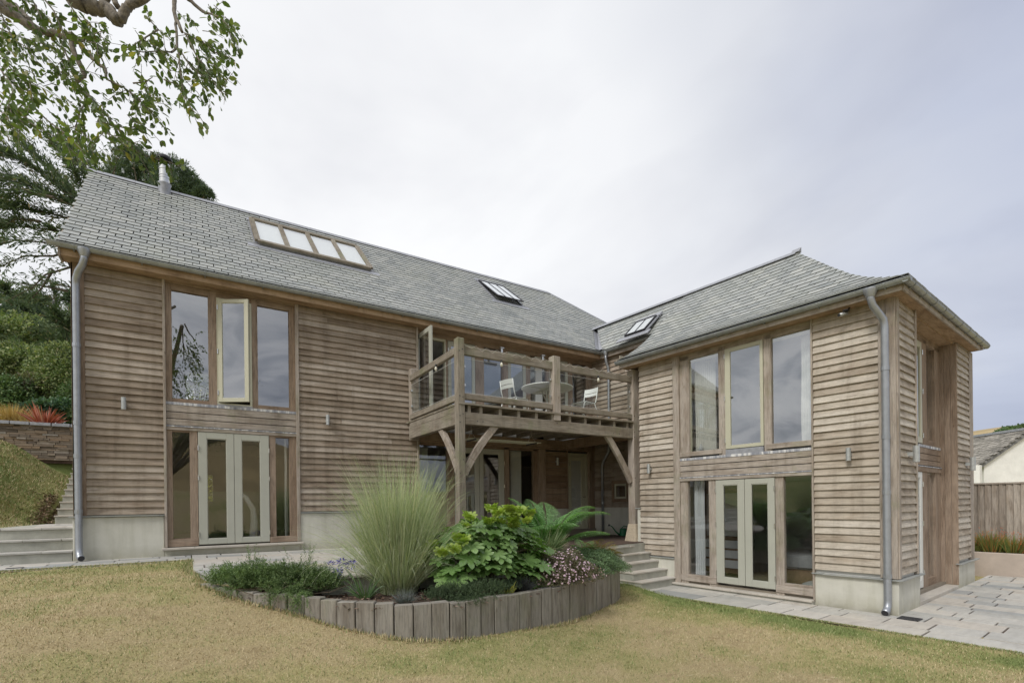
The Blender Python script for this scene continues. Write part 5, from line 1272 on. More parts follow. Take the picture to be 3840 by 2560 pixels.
# ================================================================== SLEEPER PLANTER
base=[(.12,7.95),(.2,7.69),(.42,7.25),(.64,6.99),(.92,6.76),(1.21,6.47),(1.52,6.12),(1.9,5.85),(2.33,5.69),(2.82,5.66),(3.29,5.71),(4.01,5.85),(4.68,5.99),(5.13,6.13),(5.52,6.28),(6.08,6.54),(6.58,6.79),(7.03,7.1),(7.3,7.45),(7.4,7.9)]
def resample(pts,step):
    out=[Vector((*pts[0],0))]; acc=0; 
    for a,b in zip(pts,pts[1:]):
        a=Vector((*a,0));b=Vector((*b,0));L=(b-a).length; t=step-acc
        while t<=L: out.append(a+(b-a)*(t/L)); t+=step
        acc=L-(t-step)
    return out
rp=resample(base,.228)
pl=thing('sleeper_planter',(3.5,6.5,-1.7),'curved raised bed edged with upright weathered oak sleepers','planter'); kids=[]
for i,(a,b) in enumerate(zip(rp,rp[1:])):
    d=(b-a).normalized(); n=Vector((d.y,-d.x,0)); n=n if True else n
    c=(a+b)/2; n=Vector((-d.y,d.x,0)); inn=n if n.dot(Vector((3.5,8.5,0))-c)>0 else -n
    zb=lawn_z(c.x,c.y)-.15; zt=-1.0-.19*min(1,max(0,c.x/2.3))-.06*min(1,max(0,(c.x-2.3)/2.5))+rnd.uniform(-.012,.008); g=rnd.uniform(.003,.009); s=rnd.uniform(-.012,.012)
    A=a+d*g+inn*s; B=b-d*g+inn*(s+rnd.uniform(-.008,.008)); m=MB(); q=inn*.12
    m.hexa([(A.x,A.y,zb),(B.x,B.y,zb),(B.x+q.x,B.y+q.y,zb),(A.x+q.x,A.y+q.y,zb),(A.x,A.y,zt),(B.x,B.y,zt+rnd.uniform(-.006,.006)),(B.x+q.x,B.y+q.y,zt),(A.x+q.x,A.y+q.y,zt)],2)
    kids.append(m.build('sleeper',M['sleep'],bevel=.008))
attach(pl,*kids)
def bed_inside(x,y):
    pts=base+[(7.3,8.2),(2.9,7.1),(1.6,7.05),(.65,7.6),(.3,8.1)]; c=False; j=len(pts)-1
    for i in range(len(pts)):
        if (pts[i][1]>y)!=(pts[j][1]>y) and x<(pts[j][0]-pts[i][0])*(y-pts[i][1])/(pts[j][1]-pts[i][1])+pts[i][0]: c=not c
        j=i
    return c
bed_z=lambda x:-1.07-.19*min(1,max(0,x/2.3))-.05*min(1,max(0,(x-2.3)/2.5))
gx=np.arange(.0,7.6,.08); gy=np.arange(5.5,8.6,.08); SV=[];SF=[]
for x in gx:
    for y in gy:
        if bed_inside(x+.04,y-.02) and bed_inside(x-.0,y-.06):
            k=len(SV); SV+=[(a_,b_,bed_z(a_)+.015*math.sin(a_*9)*math.sin(b_*8)) for a_,b_ in ((x,y),(x+.08,y),(x+.08,y+.08),(x,y+.08))]; SF.append((k,k+1,k+2,k+3))
o=npmesh('planter_soil',SV,SF,M['soil']); tag(o,kind='structure')
n=9000; P=np.stack([nrg.uniform(.2,7.3,n),nrg.uniform(5.6,8.8,n),nrg.uniform(.0,.035,n)],1); P[:,2]+=np.array([bed_z(a) for a in P[:,0]]); k=np.array([bed_inside(a,b) for a,b in P[:,:2]]); P=P[k]
V,Fc=place(DIA_T,DIA_F,P,norm(rdir(len(P))*[1,1,.35]),rdir(len(P),(0,0,1.3),.6),np.stack([nrg.uniform(.02,.09,len(P)),nrg.uniform(.03,.08,len(P)),nrg.uniform(.02,.05,len(P))],1))
o=npmesh('bark_mulch',V,Fc,M['chips']); tag(o,'shredded bark mulch spread over the raised bed','mulch',kind='stuff')
# ================================================================== PLANTS IN THE BED
def plant(name,loc,label,cat,parts,group=None):
    r=thing(name,loc,label,cat,group); attach(r,*parts); return r
S0=-1.25
# --- big ornamental grass
c=np.array([2.55,7.0,S0]); n=2900
ang=nrg.uniform(0,2*math.pi,n); rr=np.sqrt(nrg.uniform(0,1,n))*.26
P0=np.stack([c[0]+rr*np.cos(ang),c[1]+rr*np.sin(ang),np.full(n,c[2])],1)
tl=nrg.uniform(.03,.36,n)*(rr/.26*.75+.3); D0=np.stack([np.cos(ang)*tl,np.sin(ang)*tl,np.ones(n)],1)+nrg.normal(size=(n,3))*.07
L=nrg.uniform(.8,2.12,n); V,Fc=ribbons(P0,D0,L,nrg.uniform(.005,.0095,n),(.3+nrg.uniform(0,1,n)**1.5*3.2)*(L/1.6)**1.3,13)
n=850; ang=nrg.uniform(0,2*math.pi,n); P1=np.stack([c[0]+.2*np.cos(ang),c[1]+.2*np.sin(ang),np.full(n,c[2])],1); tl=nrg.uniform(.25,1.0,n); V2,F2=ribbons(P1,np.stack([np.cos(ang)*tl,np.sin(ang)*tl,np.ones(n)],1)+nrg.normal(size=(n,3))*.1,nrg.uniform(1.0,1.9,n),nrg.uniform(.004,.007,n),nrg.uniform(1.2,3.6,n),14); V,Fc=join([(V,Fc),(V2,F2)]); g1=npmesh('blades',V,Fc,M['misc']); n=500; ang=nrg.uniform(0,2*math.pi,n); P0=np.stack([c[0]+.2*np.cos(ang)*nrg.uniform(0,1,n),c[1]+.2*np.sin(ang)*nrg.uniform(0,1,n),np.full(n,c[2])],1)
tl=nrg.uniform(.1,.35,n); V,Fc=ribbons(P0,np.stack([np.cos(ang)*tl,np.sin(ang)*tl,np.ones(n)],1),nrg.uniform(.4,.8,n),np.full(n,.008),nrg.uniform(.1,.5,n),6); g2=npmesh('dry_stems',V,Fc,M['stipa'])
plant('ornamental_grass',c,'tall fountain of fine grey green grass blades in the raised bed','ornamental grass',[g1,g2])
# --- aralia with big lobed leaves
def palmate(lobes=8,span=R(285)):
    T=[(0,0,0)];F=[]
    for i in range(lobes):
        a=-span/2+span*i/(lobes-1); ln=1.0-.35*abs(a)/(span/2); da=span/(lobes-1)/2
        for (k,aa,z) in ((.50,a-da,-.02),(.72,a-da*.78,.02),(.90,a-da*.40,.0),(ln*1.02,a,-.07),(.90,a+da*.40,.0),(.72,a+da*.78,.02)):
            T.append((ln*k*math.cos(aa) if k<1 else ln*math.cos(aa),(ln*k if k<1 else ln)*math.sin(aa),z+ (.0)))
        T.append((ln*.55*math.cos(a),ln*.55*math.sin(a),.055))
    b=1
    for i in range(lobes):
        s=b+7*i; F+=[(0,s,s+6),(s,s+1,s+6),(s+1,s+2,s+6),(s+2,s+3,s+6),(s+3,s+4,s+6),(s+4,s+5,s+6)]
        nx_=b+7*(i+1) if i<lobes-1 else None
        F.append((0,s+6,nx_ if nx_ else s+5)) if nx_ is None else F.append((0,s+6,s+5)); 
        if nx_: F.append((0,s+5,nx_))
    return T,F
PT,PF=palmate()
c=np.array([3.82,6.74,S0]); stems=[];LP=[];LX=[];LZ=[];LS=[]
for i in range(400):
    u=nrg.normal(size=3); u/=np.linalg.norm(u); u[2]=abs(u[2])*1.0-.28
    if u[2]<-.2: u[2]=-.2
    rad=np.array([1.12,.78,1.0])*nrg.uniform(.55,1.02); tip=c+np.array([0,0,.42])+u*rad*[1,1,.88]
    h=nrg.uniform(.15,.5); s0=c+np.array([nrg.uniform(-.25,.25),nrg.uniform(-.2,.2),h]) 
    stems.append(([s0,(s0+tip)/2+np.array([0,0,.10]),tip],.008,.005))
    out=u.copy(); out[2]=0; out/=max(np.linalg.norm(out),.1); tilt=nrg.uniform(.1,.75)
    x=out+np.array([0,0,-tilt]); z=np.array([out[0]*tilt*.8,out[1]*tilt*.8,1.0])+nrg.normal(size=3)*.22
    LP.append(tip);LX.append(x);LZ.append(z);LS.append(nrg.uniform(.16,.27))
LP=np.array(LP);LS=np.array(LS)
V,Fc=place(PT,PF,LP,np.array(LX),np.array(LZ),LS); g1=npmesh('leaves',V,Fc,M['fats'])
n=24; P=np.stack([c[0]+nrg.uniform(-.95,.65,n),c[1]+nrg.uniform(-.7,-.1,n),c[2]+nrg.uniform(.95,1.22,n)],1); P[:,2]-=.50*((P[:,0]-c[0])**2)
lt=[];  
for p in P:
    for k in range(5):
        a=nrg.uniform(0,6.28); lt.append((p+np.array([.02*math.cos(a),.02*math.sin(a),.0]),[math.cos(a),math.sin(a),nrg.uniform(.5,1.3)],nrg.uniform(.10,.165)))
V,Fc=place(PT,PF,np.array([a[0] for a in lt]),np.array([a[1] for a in lt]),np.array([[-a[1][0],-a[1][1],1.0] for a in lt]),np.array([a[2] for a in lt])); g2=npmesh('young_leaves',V,Fc,M['fatsy'])
for k in range(5): a=nrg.uniform(0,6.28); stems.append(([c,c+np.array([.15*math.cos(a),.15*math.sin(a),.3]),c+np.array([.4*math.cos(a),.35*math.sin(a),.75])],.03,.015))
g3=twigs(stems).build('stems',M['bark'])
plant('aralia_shrub',c,'large glossy lobed shrub with lime young leaves on top','shrub',[g1,g2,g3])
# --- fan palm
c=np.array([5.05,6.95,S0]); fans=[];pet=[]
for i in range(30):
    a=nrg.uniform(0,2*math.pi); el=nrg.uniform(.05,1.35); d=np.array([math.cos(a)*math.cos(el),math.sin(a)*math.cos(el),math.sin(el)]); q=c+np.array([0,0,.12])+d*nrg.uniform(.22,.40)
    pet.append(([c+np.array([0,0,.05]),(c+q)/2+np.array([0,0,.04]),q],.008,.005)); m_=26; sp=R(210); th_=np.linspace(-sp/2,sp/2,m_)
    side=np.cross(d,[0,0,1.0]); side/=np.linalg.norm(side)+1e-9; up_=np.cross(side,d)
    ca=np.cos(th_)[:,None]*d+np.sin(th_)[:,None]*(side*.93+up_*nrg.uniform(-.3,.3)); fans.append(ribbons(np.repeat(q[None],m_,0),ca,nrg.uniform(.36,.50,m_)*(1-.25*np.abs(th_)/(sp/2)),np.full(m_,.018),nrg.uniform(.05,.45,m_),5))
V,Fc=join(fans); g1=npmesh('fan_leaves',V,Fc,M['palm']); g2=twigs(pet).build('leaf_stalks',M['twig'])
plant('fan_palm',c,'low fan palm with stiff splayed leaves beside the lobed shrub','palm',[g1,g2])
# --- ferns
def frond(p0,a,L,rise,droop,wd,n1=26,curl=0):
    """returns pinnae ribbons for a bipinnate frond"""
    P=np.array(p0,float); d=np.array([math.cos(a)*math.cos(rise),math.sin(a)*math.cos(rise),math.sin(rise)]); out=[];mid=[P.copy()]
    for i in range(n1):
        t=(i+.5)/n1; P=P+d*(L/n1); d=d+np.array([0,0,-droop*(.3+1.4*t)/n1]); d/=np.linalg.norm(d); mid.append(P.copy())
        if t<.12: continue
        side=np.cross(d,[0,0,1.0]); side/=np.linalg.norm(side); w=wd*math.sin(math.pi*min(1,(t*.92+.06)))**.75
        for s in (-1,1):
            pd=side*s*.93+d*.42+np.array([0,0,-.12]); pd/=np.linalg.norm(pd); nn=np.cross(pd,side*s+d); m_=10
            tt=np.linspace(.08,.95,m_); cc=P[None]+pd[None]*(tt*w)[:,None]; cc[:,2]-=(tt**2)*w*.18
            for e in (-1,1):
                ld=(d*e*.9+pd*.5)[None].repeat(m_,0); out.append(place(DIA_T,DIA_F,cc,ld,np.array([[0,0,1.0]]).repeat(m_,0)+nrg.normal(size=(m_,3))*.15,np.stack([.20*w*(1.12-tt),np.full(m_,.13*w)*1.25,np.full(m_,.05)],1)))
    return out,mid
c=np.array([5.55,7.45,-1.15]); fr=[];st=[]
for a,L,rise,dr in ((R(140),1.25,1.25,1.6),(R(175),1.05,1.30,1.7),(R(-15),1.35,1.15,1.9),(R(-30),1.45,1.0,1.7),(R(-50),1.2,1.15,1.9),(R(5),1.2,1.1,1.7),(R(160),1.3,1.0,1.6),(R(150),1.25,.8,1.2),(R(-90),1.0,1.1,2.0),(R(-45),1.2,.65,1.1),(R(60),1.2,1.2,1.5),(R(230),1.0,1.05,1.9),(R(100),1.1,1.3,1.4)):
    o_,mid=frond(c+np.array([0,0,.28]),a,L,rise,dr,.34,30); fr+=o_; st.append((mid,.009,.002))
V,Fc=join(fr); g1=npmesh('fronds',V,Fc,M['fern']); st.append(([c,c+np.array([0,0,.32])],.09,.08)); g2=twigs(st).build('stalks',M['twig'])
plant('tree_fern',c,'bright green tree fern with arching feathery fronds in front of the back door','fern',[g1,g2])
def smallfern(c,mat,nf,L,lab,group=None,wd=.13):
    c=np.array(c); fr=[];st=[]
    for i in range(nf):
        a=2*math.pi*i/nf+nrg.uniform(-.3,.3); o_,mid=frond(c,a,L*nrg.uniform(.7,1.1),nrg.uniform(.5,1.2),1.4,wd,16); fr+=o_; st.append((mid,.004,.001))
    V,Fc=join(fr); g1=npmesh('fronds',V,Fc,M[mat]); g2=twigs(st).build('stalks',M['twig']); return plant('fern',c,lab,'fern',[g1,g2],group)
smallfern((6.75,7.85,-1.0),'fern',8,.42,'small green fern sprouting behind the rusty fern'); smallfern((6.95,7.65,-1.03),'ferny',12,.48,'rusty brown and yellow fern at the top of the steps'); smallfern((7.35,7.75,-1.15),'ferny',9,.4,'browning fern leaning over the step edge')
# --- mounds made of small leaves on twigs
def mound(name,c,rad,n,leaf,mat,lab,cat,sub=None,T=DIA_T,F=DIA_F,shell=.72,flat=.0,spill=None,stem='twig',out=.6,nst=60,wid=.5):
    c=np.array(c,float); rad=np.array(rad,float); u=norm(nrg.normal(size=(n,3))); u[:,2]=np.abs(u[:,2])*1.0-flat
    lump=1+.13*np.sin(u[:,0]*7+c[0])*np.cos(u[:,1]*6+c[1]*3)+.08*np.sin(u[:,0]*15+u[:,2]*11)
    r=nrg.uniform(shell,1,n)**.6*lump; P=c+u*rad*r[:,None]
    if spill is not None: P,u=spill(P,u)
    X=u*out+rdir(n)*.7+np.array([0,0,.15]); V,Fc=place(T,F,P,X,u+rdir(n)*.7,np.stack([nrg.uniform(.7,1.3,n)*leaf,nrg.uniform(.7,1.3,n)*leaf*wid*2,np.full(n,leaf)],1))
    g=[npmesh('leaves',V,Fc,M[mat])]
    sg=[([c+nrg.normal(size=3)*rad*.12*[1,1,0],c+rdir(1)[0]*rad*.3+np.array([0,0,rad[2]*.3]),P[nrg.integers(n)]],.006,.002) for _ in range(nst)]
    g.append(twigs(sg).build('stems',M[stem])); 
    if sub: g+=sub(P,u)
    return plant(name,c,lab,cat,g)
def spikes(c,rad,n,L,mat_n,leafn=34,leaf=.028,up=.8,outw=.8,hang=0):
    """shoots densely set with needle leaves"""
    c=np.array(c,float); u=norm(nrg.normal(size=(n,3))); u[:,2]=np.abs(u[:,2])*.9-.1; P=c+u*np.array(rad)*nrg.uniform(.3,.95,(n,1)); D=norm(u*outw+np.array([0,0,up])+nrg.normal(size=(n,3))*.3)
    Ls=nrg.uniform(.6,1.25,n)*L; out=[];st=[]
    tt=np.linspace(0,1,leafn); Q=P[:,None]+D[:,None]*(tt[None,:,None]*Ls[:,None,None]); Q[:,:,2]-=hang*(tt**2)[None]*Ls[:,None]
    Q=Q.reshape(-1,3); DD=np.repeat(D,leafn,0); X=DD*.6+rdir(len(Q))*.9
    return place(DIA_T,DIA_F,Q,X,rdir(len(Q)),np.stack([nrg.uniform(.7,1.2,len(Q))*leaf,np.full(len(Q),leaf*.42),np.full(len(Q),leaf*.3)],1))
pr=[]
for cc,rd_,nn in (((.80,7.28,-1.02),(.40,.24,.25),500),((1.18,7.08,-1.05),(.42,.26,.25),520),((1.45,7.0,-1.08),(.26,.24,.18),260),((.46,7.60,-1.0),(.22,.22,.15),240)):
    pr.append(spikes(cc,rd_,nn,.18,'rose',36,.036))
pr.append(spikes((.70,7.25,-.95),(.1,.1,.1),14,.38,'rose',60,up=2.4,outw=.4)); pr.append(spikes((1.32,7.15,-.98),(.14,.1,.1),16,.40,'rose',60,up=2.4,outw=.5))
pr.append(spikes((1.02,6.78,-1.03),(.22,.10,.05),110,.22,'rose',36,up=-.6,outw=.7)); pr.append(spikes((.52,7.18,-1.02),(.14,.08,.05),40,.18,'rose',36,up=-.4,outw=.9)); pr.append(spikes((1.20,6.58,-1.06),(.10,.06,.04),90,.24,'rose',36,up=-1.1,outw=.5))
V,Fc=join(pr); g1=npmesh('shoots',V,Fc,M['rose']); st=[([np.array([1.1,7.0,-1.15]),np.array([1.1,7.0,-1.08])+nrg.normal(size=3)*[.3,.15,.03],np.array([1.1,7.0,-1.0])+nrg.normal(size=3)*[.35,.18,.04]],.007,.003) for _ in range(30)]
g2=twigs(st).build('stems',M['twig']); plant('rosemary_bush',(1.1,7.0,-1.12),'sprawling dark green rosemary hanging over the low end of the sleepers','rosemary',[g1,g2])
pr=[spikes((2.98,5.98,-1.2),(.40,.26,.22),620,.075,'heath',26,.02,up=.6),spikes((3.4,6.0,-1.2),(.42,.26,.20),560,.075,'heath',26,.02,up=.6),spikes((3.05,5.80,-1.20),(.42,.14,.06),300,.10,'heath',26,.02,up=-.7,outw=.5),spikes((2.72,6.0,-1.2),(.22,.2,.15),260,.07,'heath',26,.02),spikes((3.8,6.1,-1.2),(.25,.2,.12),200,.07,'heath',26,.02)]
V,Fc=join(pr); g1=npmesh('shoots',V,Fc,M['heath']); plant('heather_mound',(3.2,6.0,S0),'low dark green heath mound lapping over the front sleepers','heather',[g1,twigs([([np.array([3.2,6.0,S0]),np.array([3.2,6,-1.1])+nrg.normal(size=3)*[.4,.15,.03]],.006,.002) for _ in range(30)]).build('stems',M['twig'])])
def covspill(P,u):
    k=(P[:,0]*.7-P[:,1]*.7)>-.02; P=P.copy(); d=np.maximum(0,(P[:,0]*.62-(P[:,1]-0)*.78)-(-.62)); P[:,2]-=np.minimum(d*1.25,.42); P[:,2]=np.maximum(P[:,2],-1.62); return P,u
mound('cotoneaster_mound',(6.15,7.2,-1.22),(1.0,.70,.42),26000,.026,'cover','dense small-leaved green groundcover spilling over the right end of the sleepers','shrub',spill=covspill,flat=.12,shell=.6)
def flowers(P,u):
    k=(u[:,2]>.05)&(nrg.random(len(P))<.06); Q=P[k]+u[k]*.035; n=len(Q); parts=[]
    nz=norm(u[k]+rdir(n)*.5); ref=norm(np.cross(nz,rdir(n))); sd=np.cross(nz,ref)
    for j in range(5):
        a=2*math.pi*j/5; parts.append(place(DIA_T,DIA_F,Q,ref*math.cos(a)+sd*math.sin(a),nz,np.stack([np.full(n,.017),np.full(n,.025),np.full(n,.02)],1)))
    V,Fc=join(parts); return [tag(npmesh('flowers',V,Fc,M['pink']),kind='stuff')]
mound('geranium_clump',(4.95,6.22,-1.22),(.62,.36,.46),13000,.026,'geran','rounded clump of small pink flowers over reddish stems behind the sleepers','flowers',sub=flowers,nst=120,out=.4)
mound('groundcover_patch',(4.35,6.30,-1.24),(.35,.25,.22),3500,.035,'fats','dark leafy patch between the lobed shrub and the pink flowers','plant')
def tuft(name,c,n,L,W,mat,lab,cat,spread=.5,rad=.05,droop=.6,seg=5):
    c=np.array(c,float); a=nrg.uniform(0,2*math.pi,n); t=nrg.uniform(.05,1,n)*spread; P0=c+np.stack([np.cos(a),np.sin(a),np.zeros(n)],1)*rad*nrg.uniform(0,1,(n,1)); D=np.stack([np.cos(a)*t,np.sin(a)*t,np.ones(n)],1)
    V,Fc=ribbons(P0,D,nrg.uniform(.6,1.1,n)*L,np.full(n,W),nrg.uniform(.3,1,n)*droop,seg); return npmesh(name,V,Fc,M[mat])
plant('fescue_tuft',(2.28,6.05,S0),'small blue grey grass tuft in the bark beside the heath mound','grass tuft',[tuft('blades',(2.28,6.05,S0),420,.22,.004,'fescue','','',1.6,.05,.8)])
plant('fescue_tuft',(4.08,6.05,S0),'small near-black grass tuft under the lobed shrub','grass tuft',[tuft('blades',(4.08,6.05,S0),420,.24,.006,'fescued','','',1.7,.06,1.2)])
plant('lime_seedling',(3.75,5.98,S0),'straggly yellow green seedling between heath and sleepers','plant',[tuft('leaves',(3.75,5.98,S0),26,.20,.03,'yell','','',1.6,.08,1.3)])
# --- agapanthus
c=np.array([1.98,6.72,S0]); g1=tuft('leaves',c,34,.40,.022,'agap','','',1.5,.07,1.6,7); heads=[at(1237,2117,6.9),at(1283,2108,6.9),at(1262,2150,6.8),at(1320,2115,6.9),at(1292,2128,7.0)]; st=[];pt=[]
for h in heads:
    h=np.array(h); st.append(([c,(c+h)/2+np.array([0,0,.03]),h],.006,.004)); n=46; D=rdir(n,(0,0,.35)); Q=h[None]+D*nrg.uniform(.02,.05,(n,1)); V,Fc=place(DIA_T,DIA_F,Q,D+rdir(n)*.4,rdir(n),np.stack([nrg.uniform(.035,.055,n),np.full(n,.034),np.full(n,.02)],1)); pt.append((V,Fc))
g2=[npmesh('flower_head',V,Fc,M['blue']) for V,Fc in pt]; g3=twigs(st).build('flower_stalks',M['agap']); plant('agapanthus',c,'agapanthus with violet blue flower heads on thin stalks in the bark','flower',[g1,g3]+g2)
# --- crocosmia in the raised bed by the fence
for i,(q,L_,lab) in enumerate(((2.75,.62,'orange flowered leafy clump nearest the house corner in the raised bed'),(2.35,.55,'orange and green leafy clump in the middle of the raised bed'),(1.9,.42,'low straggly green and orange clump farthest right in the raised bed'),(3.15,.5,'rusty leafy clump partly hidden by the house corner in the raised bed'))):
    cc=np.array(loc2w(17.85,q,-1.46)); a=tuft('leaves',cc,330,L_,.016,'croc','','',.75,.2,1.0,6); n=60; Q=cc+np.stack([nrg.uniform(-.28,.28,n),nrg.uniform(-.28,.28,n),nrg.uniform(.3,.62,n)*L_/.55],1); V,Fc=place(DIA_T,DIA_F,Q,rdir(n),rdir(n),np.stack([np.full(n,.045),np.full(n,.03),np.full(n,.02)],1))
    plant('crocosmia_clump',cc,lab,'plant',[a,npmesh('flowers',V,Fc,M['orange'])],'flowering clumps by the fence')
# ================================================================== BANK PLANTING
def shrub(c,rad,n,leaf,mat,lab,name='shrub',cat='shrub',T=LEAF_T,F=LEAF_F,lobes=9,seed=1,stemh=None,group=None):
    rs=np.random.default_rng(seed); c=np.array(c,float); rad=np.array(rad,float); cen=[];
    for i in range(lobes): u=rs.normal(size=3); u/=np.linalg.norm(u); cen.append(c+u*rad*.55*[1,1,.8])
    cen=np.array(cen+[c]); k=rs.integers(0,len(cen),n); u=norm(rs.normal(size=(n,3))); lr=rad*rs.uniform(.38,.6,(len(cen),1))
    P=cen[k]+u*lr[k]*(rs.uniform(.45,1,(n,1))**.5); P=P+rs.normal(size=P.shape)*.04*rad; X=u+norm(rs.normal(size=(n,3)))*.9; Z=u+norm(rs.normal(size=(n,3)))*.8+np.array([0,0,.5])
    V,Fc=place(T,F,P,X,Z,rs.uniform(.7,1.3,n)*leaf); g=npmesh('foliage',V,Fc,M[mat]); b=c-np.array([0,0,rad[2]*1.05])
    sg=[([b+rs.normal(size=3)*rad*.05*[1,1,0],(b+e)/2+rs.normal(size=3)*rad*.1,e],.02*rad[2]+.01,.008) for e in cen for _ in range(3)]
    return plant(name,b,lab,cat,[g,twigs(sg).build('branches',M['bark'])],group)
def sp(px,py,w): return np.array(at(px,py,w))
sw_=lambda px,py,w:sp(px,py,w)
G_='shrubs on the bank above the stone wall'
shrub(sp(60,1490,20.5),(1.35,.9,1.0),9000,.10,'shrub2','glossy green bush above the golden grass at the left edge of the bank',seed=2,group=G_)
shrub(sp(60,1360,22.5),(1.9,1.2,1.0),11000,.12,'shrub','pale olive hedge bush on the bank left of the rounded bush',seed=3,group=G_)
shrub(sp(235,1400,21.5),(1.3,1.2,1.55),12000,.10,'shrub','tall rounded grey green bush beside the downpipe',seed=4,group=G_)
shrub(sp(140,1460,21),(1.0,.8,.75),6000,.09,'geran','brownish seeding bush in the middle of the bank planting',seed=5,group=G_)
shrub(sp(215,1530,17.6),(.75,.45,.38),2600,.14,'shrub3','low blue green broad-leaved shrub behind the red phormium',seed=6,group=G_)
shrub(sp(120,1540,17.6),(.5,.4,.28),1500,.13,'shrub3','small blue green leafy shrub between golden grass and red phormium',seed=16,group=G_)
shrub(sp(290,1500,21),(1.0,.8,1.2),6000,.09,'shrub2','dark green bush mostly hidden by the house corner',seed=7,group=G_)
shrub((.45,23.0,5.1),(1.8,1.0,1.5),5000,.13,'shrub','sunlit bush seen through the far upstairs window of the house',name='shrub',seed=41)
shrub((.7,22.6,.9),(1.4,.8,1.3),4000,.11,'yell','yellow green bush seen through the far ground floor window',name='shrub',seed=42)
shrub(sp(30,1270,34),(3.6,2.2,2.2),9000,.20,'shrub','large soft light green tree crown behind the hedge bushes',name='round_tree',cat='tree',seed=8)
shrub(sp(280,1560,17.8),(.8,.4,.40),2500,.09,'shrub2','low dark bush filling the gap between phormium and downpipe',seed=19,group=G_)
shrub(sp(-60,1420,24),(2.0,1.5,1.8),9000,.11,'shrub2','dark bush running out of the left edge of the picture',seed=18,group=G_)
plant('golden_grass',sp(35,1603,16.6),'golden straw coloured grass clump leaning over the stone wall','ornamental grass',[tuft('blades',sp(38,1603,16.6),1000,.80,.012,'stipa','','',.9,.22,1.1,7)])
plant('golden_grass',sp(95,1606,16.6),'smaller faded golden grass clump next to the red phormium','ornamental grass',[tuft('blades',sp(92,1606,16.6),420,.5,.010,'stipa','','',1.1,.18,1.2,6)])
plant('phormium',sp(165,1606,16.6),'red bronze phormium with stiff sword leaves on the wall','plant',[tuft('leaves',sp(168,1606,16.6),80,.82,.055,'phorm','','',1.25,.12,.9,7)])
# --- conifers: sprays of scale foliage along swept limbs
def spray_tree(name,limbs,mat,lab,cat,dens=120,tw=1.0,leaf=.16,bark='bark',spread=.5,sweep=(0,0,0),wid=.05,seed=1,r0=.10,group=None,base=None,bare=0.0):
    rs=np.random.default_rng(seed); Vs=[];segs=[]
    for L in limbs:
        pts=[np.array(p,float) for p in L[0]]; dn=L[1] if len(L)>1 else 1.0; rr=L[2] if len(L)>2 else r0
        segs.append((pts,rr,rr*.2)); ln=[np.linalg.norm(b-a) for a,b in zip(pts,pts[1:])]; tot=sum(ln); n=int(dens*tot*dn)
        for _ in range(n):
            t=(bare+(1-bare)*rs.random()**.8)*tot; i=0
            while i<len(ln)-1 and t>ln[i]: t-=ln[i]; i+=1
            d=(pts[i+1]-pts[i])/ln[i]; p=pts[i]+d*t; q=d*.9+rs.normal(size=3)*spread+np.array(sweep); q/=np.linalg.norm(q); l_=rs.uniform(.35,1.1)*tw
            k=7; tt=(np.arange(k)+.4)/k; C=p[None]+q[None]*(tt*l_)[:,None]+rs.normal(size=(k,3))*.045*tw; X=q[None]*1.0+rs.normal(size=(k,3))*.42
            Vs.append(place(DIA_T,DIA_F,C,X,rs.normal(size=(k,3)),np.stack([rs.uniform(.7,1.4,k)*leaf,np.full(k,wid*2)*rs.uniform(.7,1.3,k),np.full(k,leaf)],1)))
    V,Fc=join(Vs); g=npmesh('foliage',V,Fc,M[mat]); b=twigs(segs,n=7).build('branches',M[bark]); return plant(name,base if base is not None else segs[0][0][0],lab,cat,[g,b],group)
W_=25.0
def pl_(*a,w=W_): return [sp(x,y,w+dz) for x,y,dz in a]
root=(420,1010,1)
limbs=[([*pl_(root,(330,800,0),(200,680,-1),(60,590,-2),(-60,560,-2))],1.3),([*pl_((330,800,0),(250,690,1),(180,620,1),(95,548,1))],1.1),([*pl_((340,780,0),(300,680,0),(250,600,-1),(190,528,-1))],1.2),
 ([*pl_((360,760,0),(330,670,0),(290,600,0),(262,545,0))],1.1),([*pl_((380,740,1),(360,650,1),(352,575,1))],.9),([*pl_((400,760,1),(420,660,1),(440,610,1))],.7),([*pl_((380,800,0),(240,760,-1),(120,700,-2),(-40,660,-2))],1.3),([*pl_((380,840,0),(260,820,0),(110,780,-1),(-60,760,-1))],1.3),
 ([*pl_((390,880,0),(250,870,1),(100,850,0),(-50,850,0))],.9),([*pl_(root,(300,930,0),(180,910,-1),(60,900,-2),(-60,930,-2))],.55),([*pl_((300,930,0),(200,960,0),(90,960,0),(-20,1010,0))],.3),([*pl_(root,(270,1000,0),(170,1030,0),(120,1080,0),(20,1130,0))],.2),
 ([*pl_((250,1090,0),(150,1070,1),(40,1060,1))],.22),([*pl_((420,1100,2),(330,1090,1),(230,1070,0),(130,1045,0))],.2),([*pl_((200,1010,0),(160,1075,0),(110,1130,0))],.3),([*pl_((150,830,-1),(60,820,-1),(-30,880,-1))],1.0),([*pl_((200,740,-2),(90,720,-2),(0,730,-2))],1.0)]
spray_tree('cypress_tree',limbs,'cyp','windswept dark cypress reaching over the left roof corner','tree',dens=36,tw=1.1,leaf=.24,spread=.36,sweep=(-.12,0,.26),wid=.06,seed=3,r0=.07,bark='barkd',base=sp(430,1500,26))
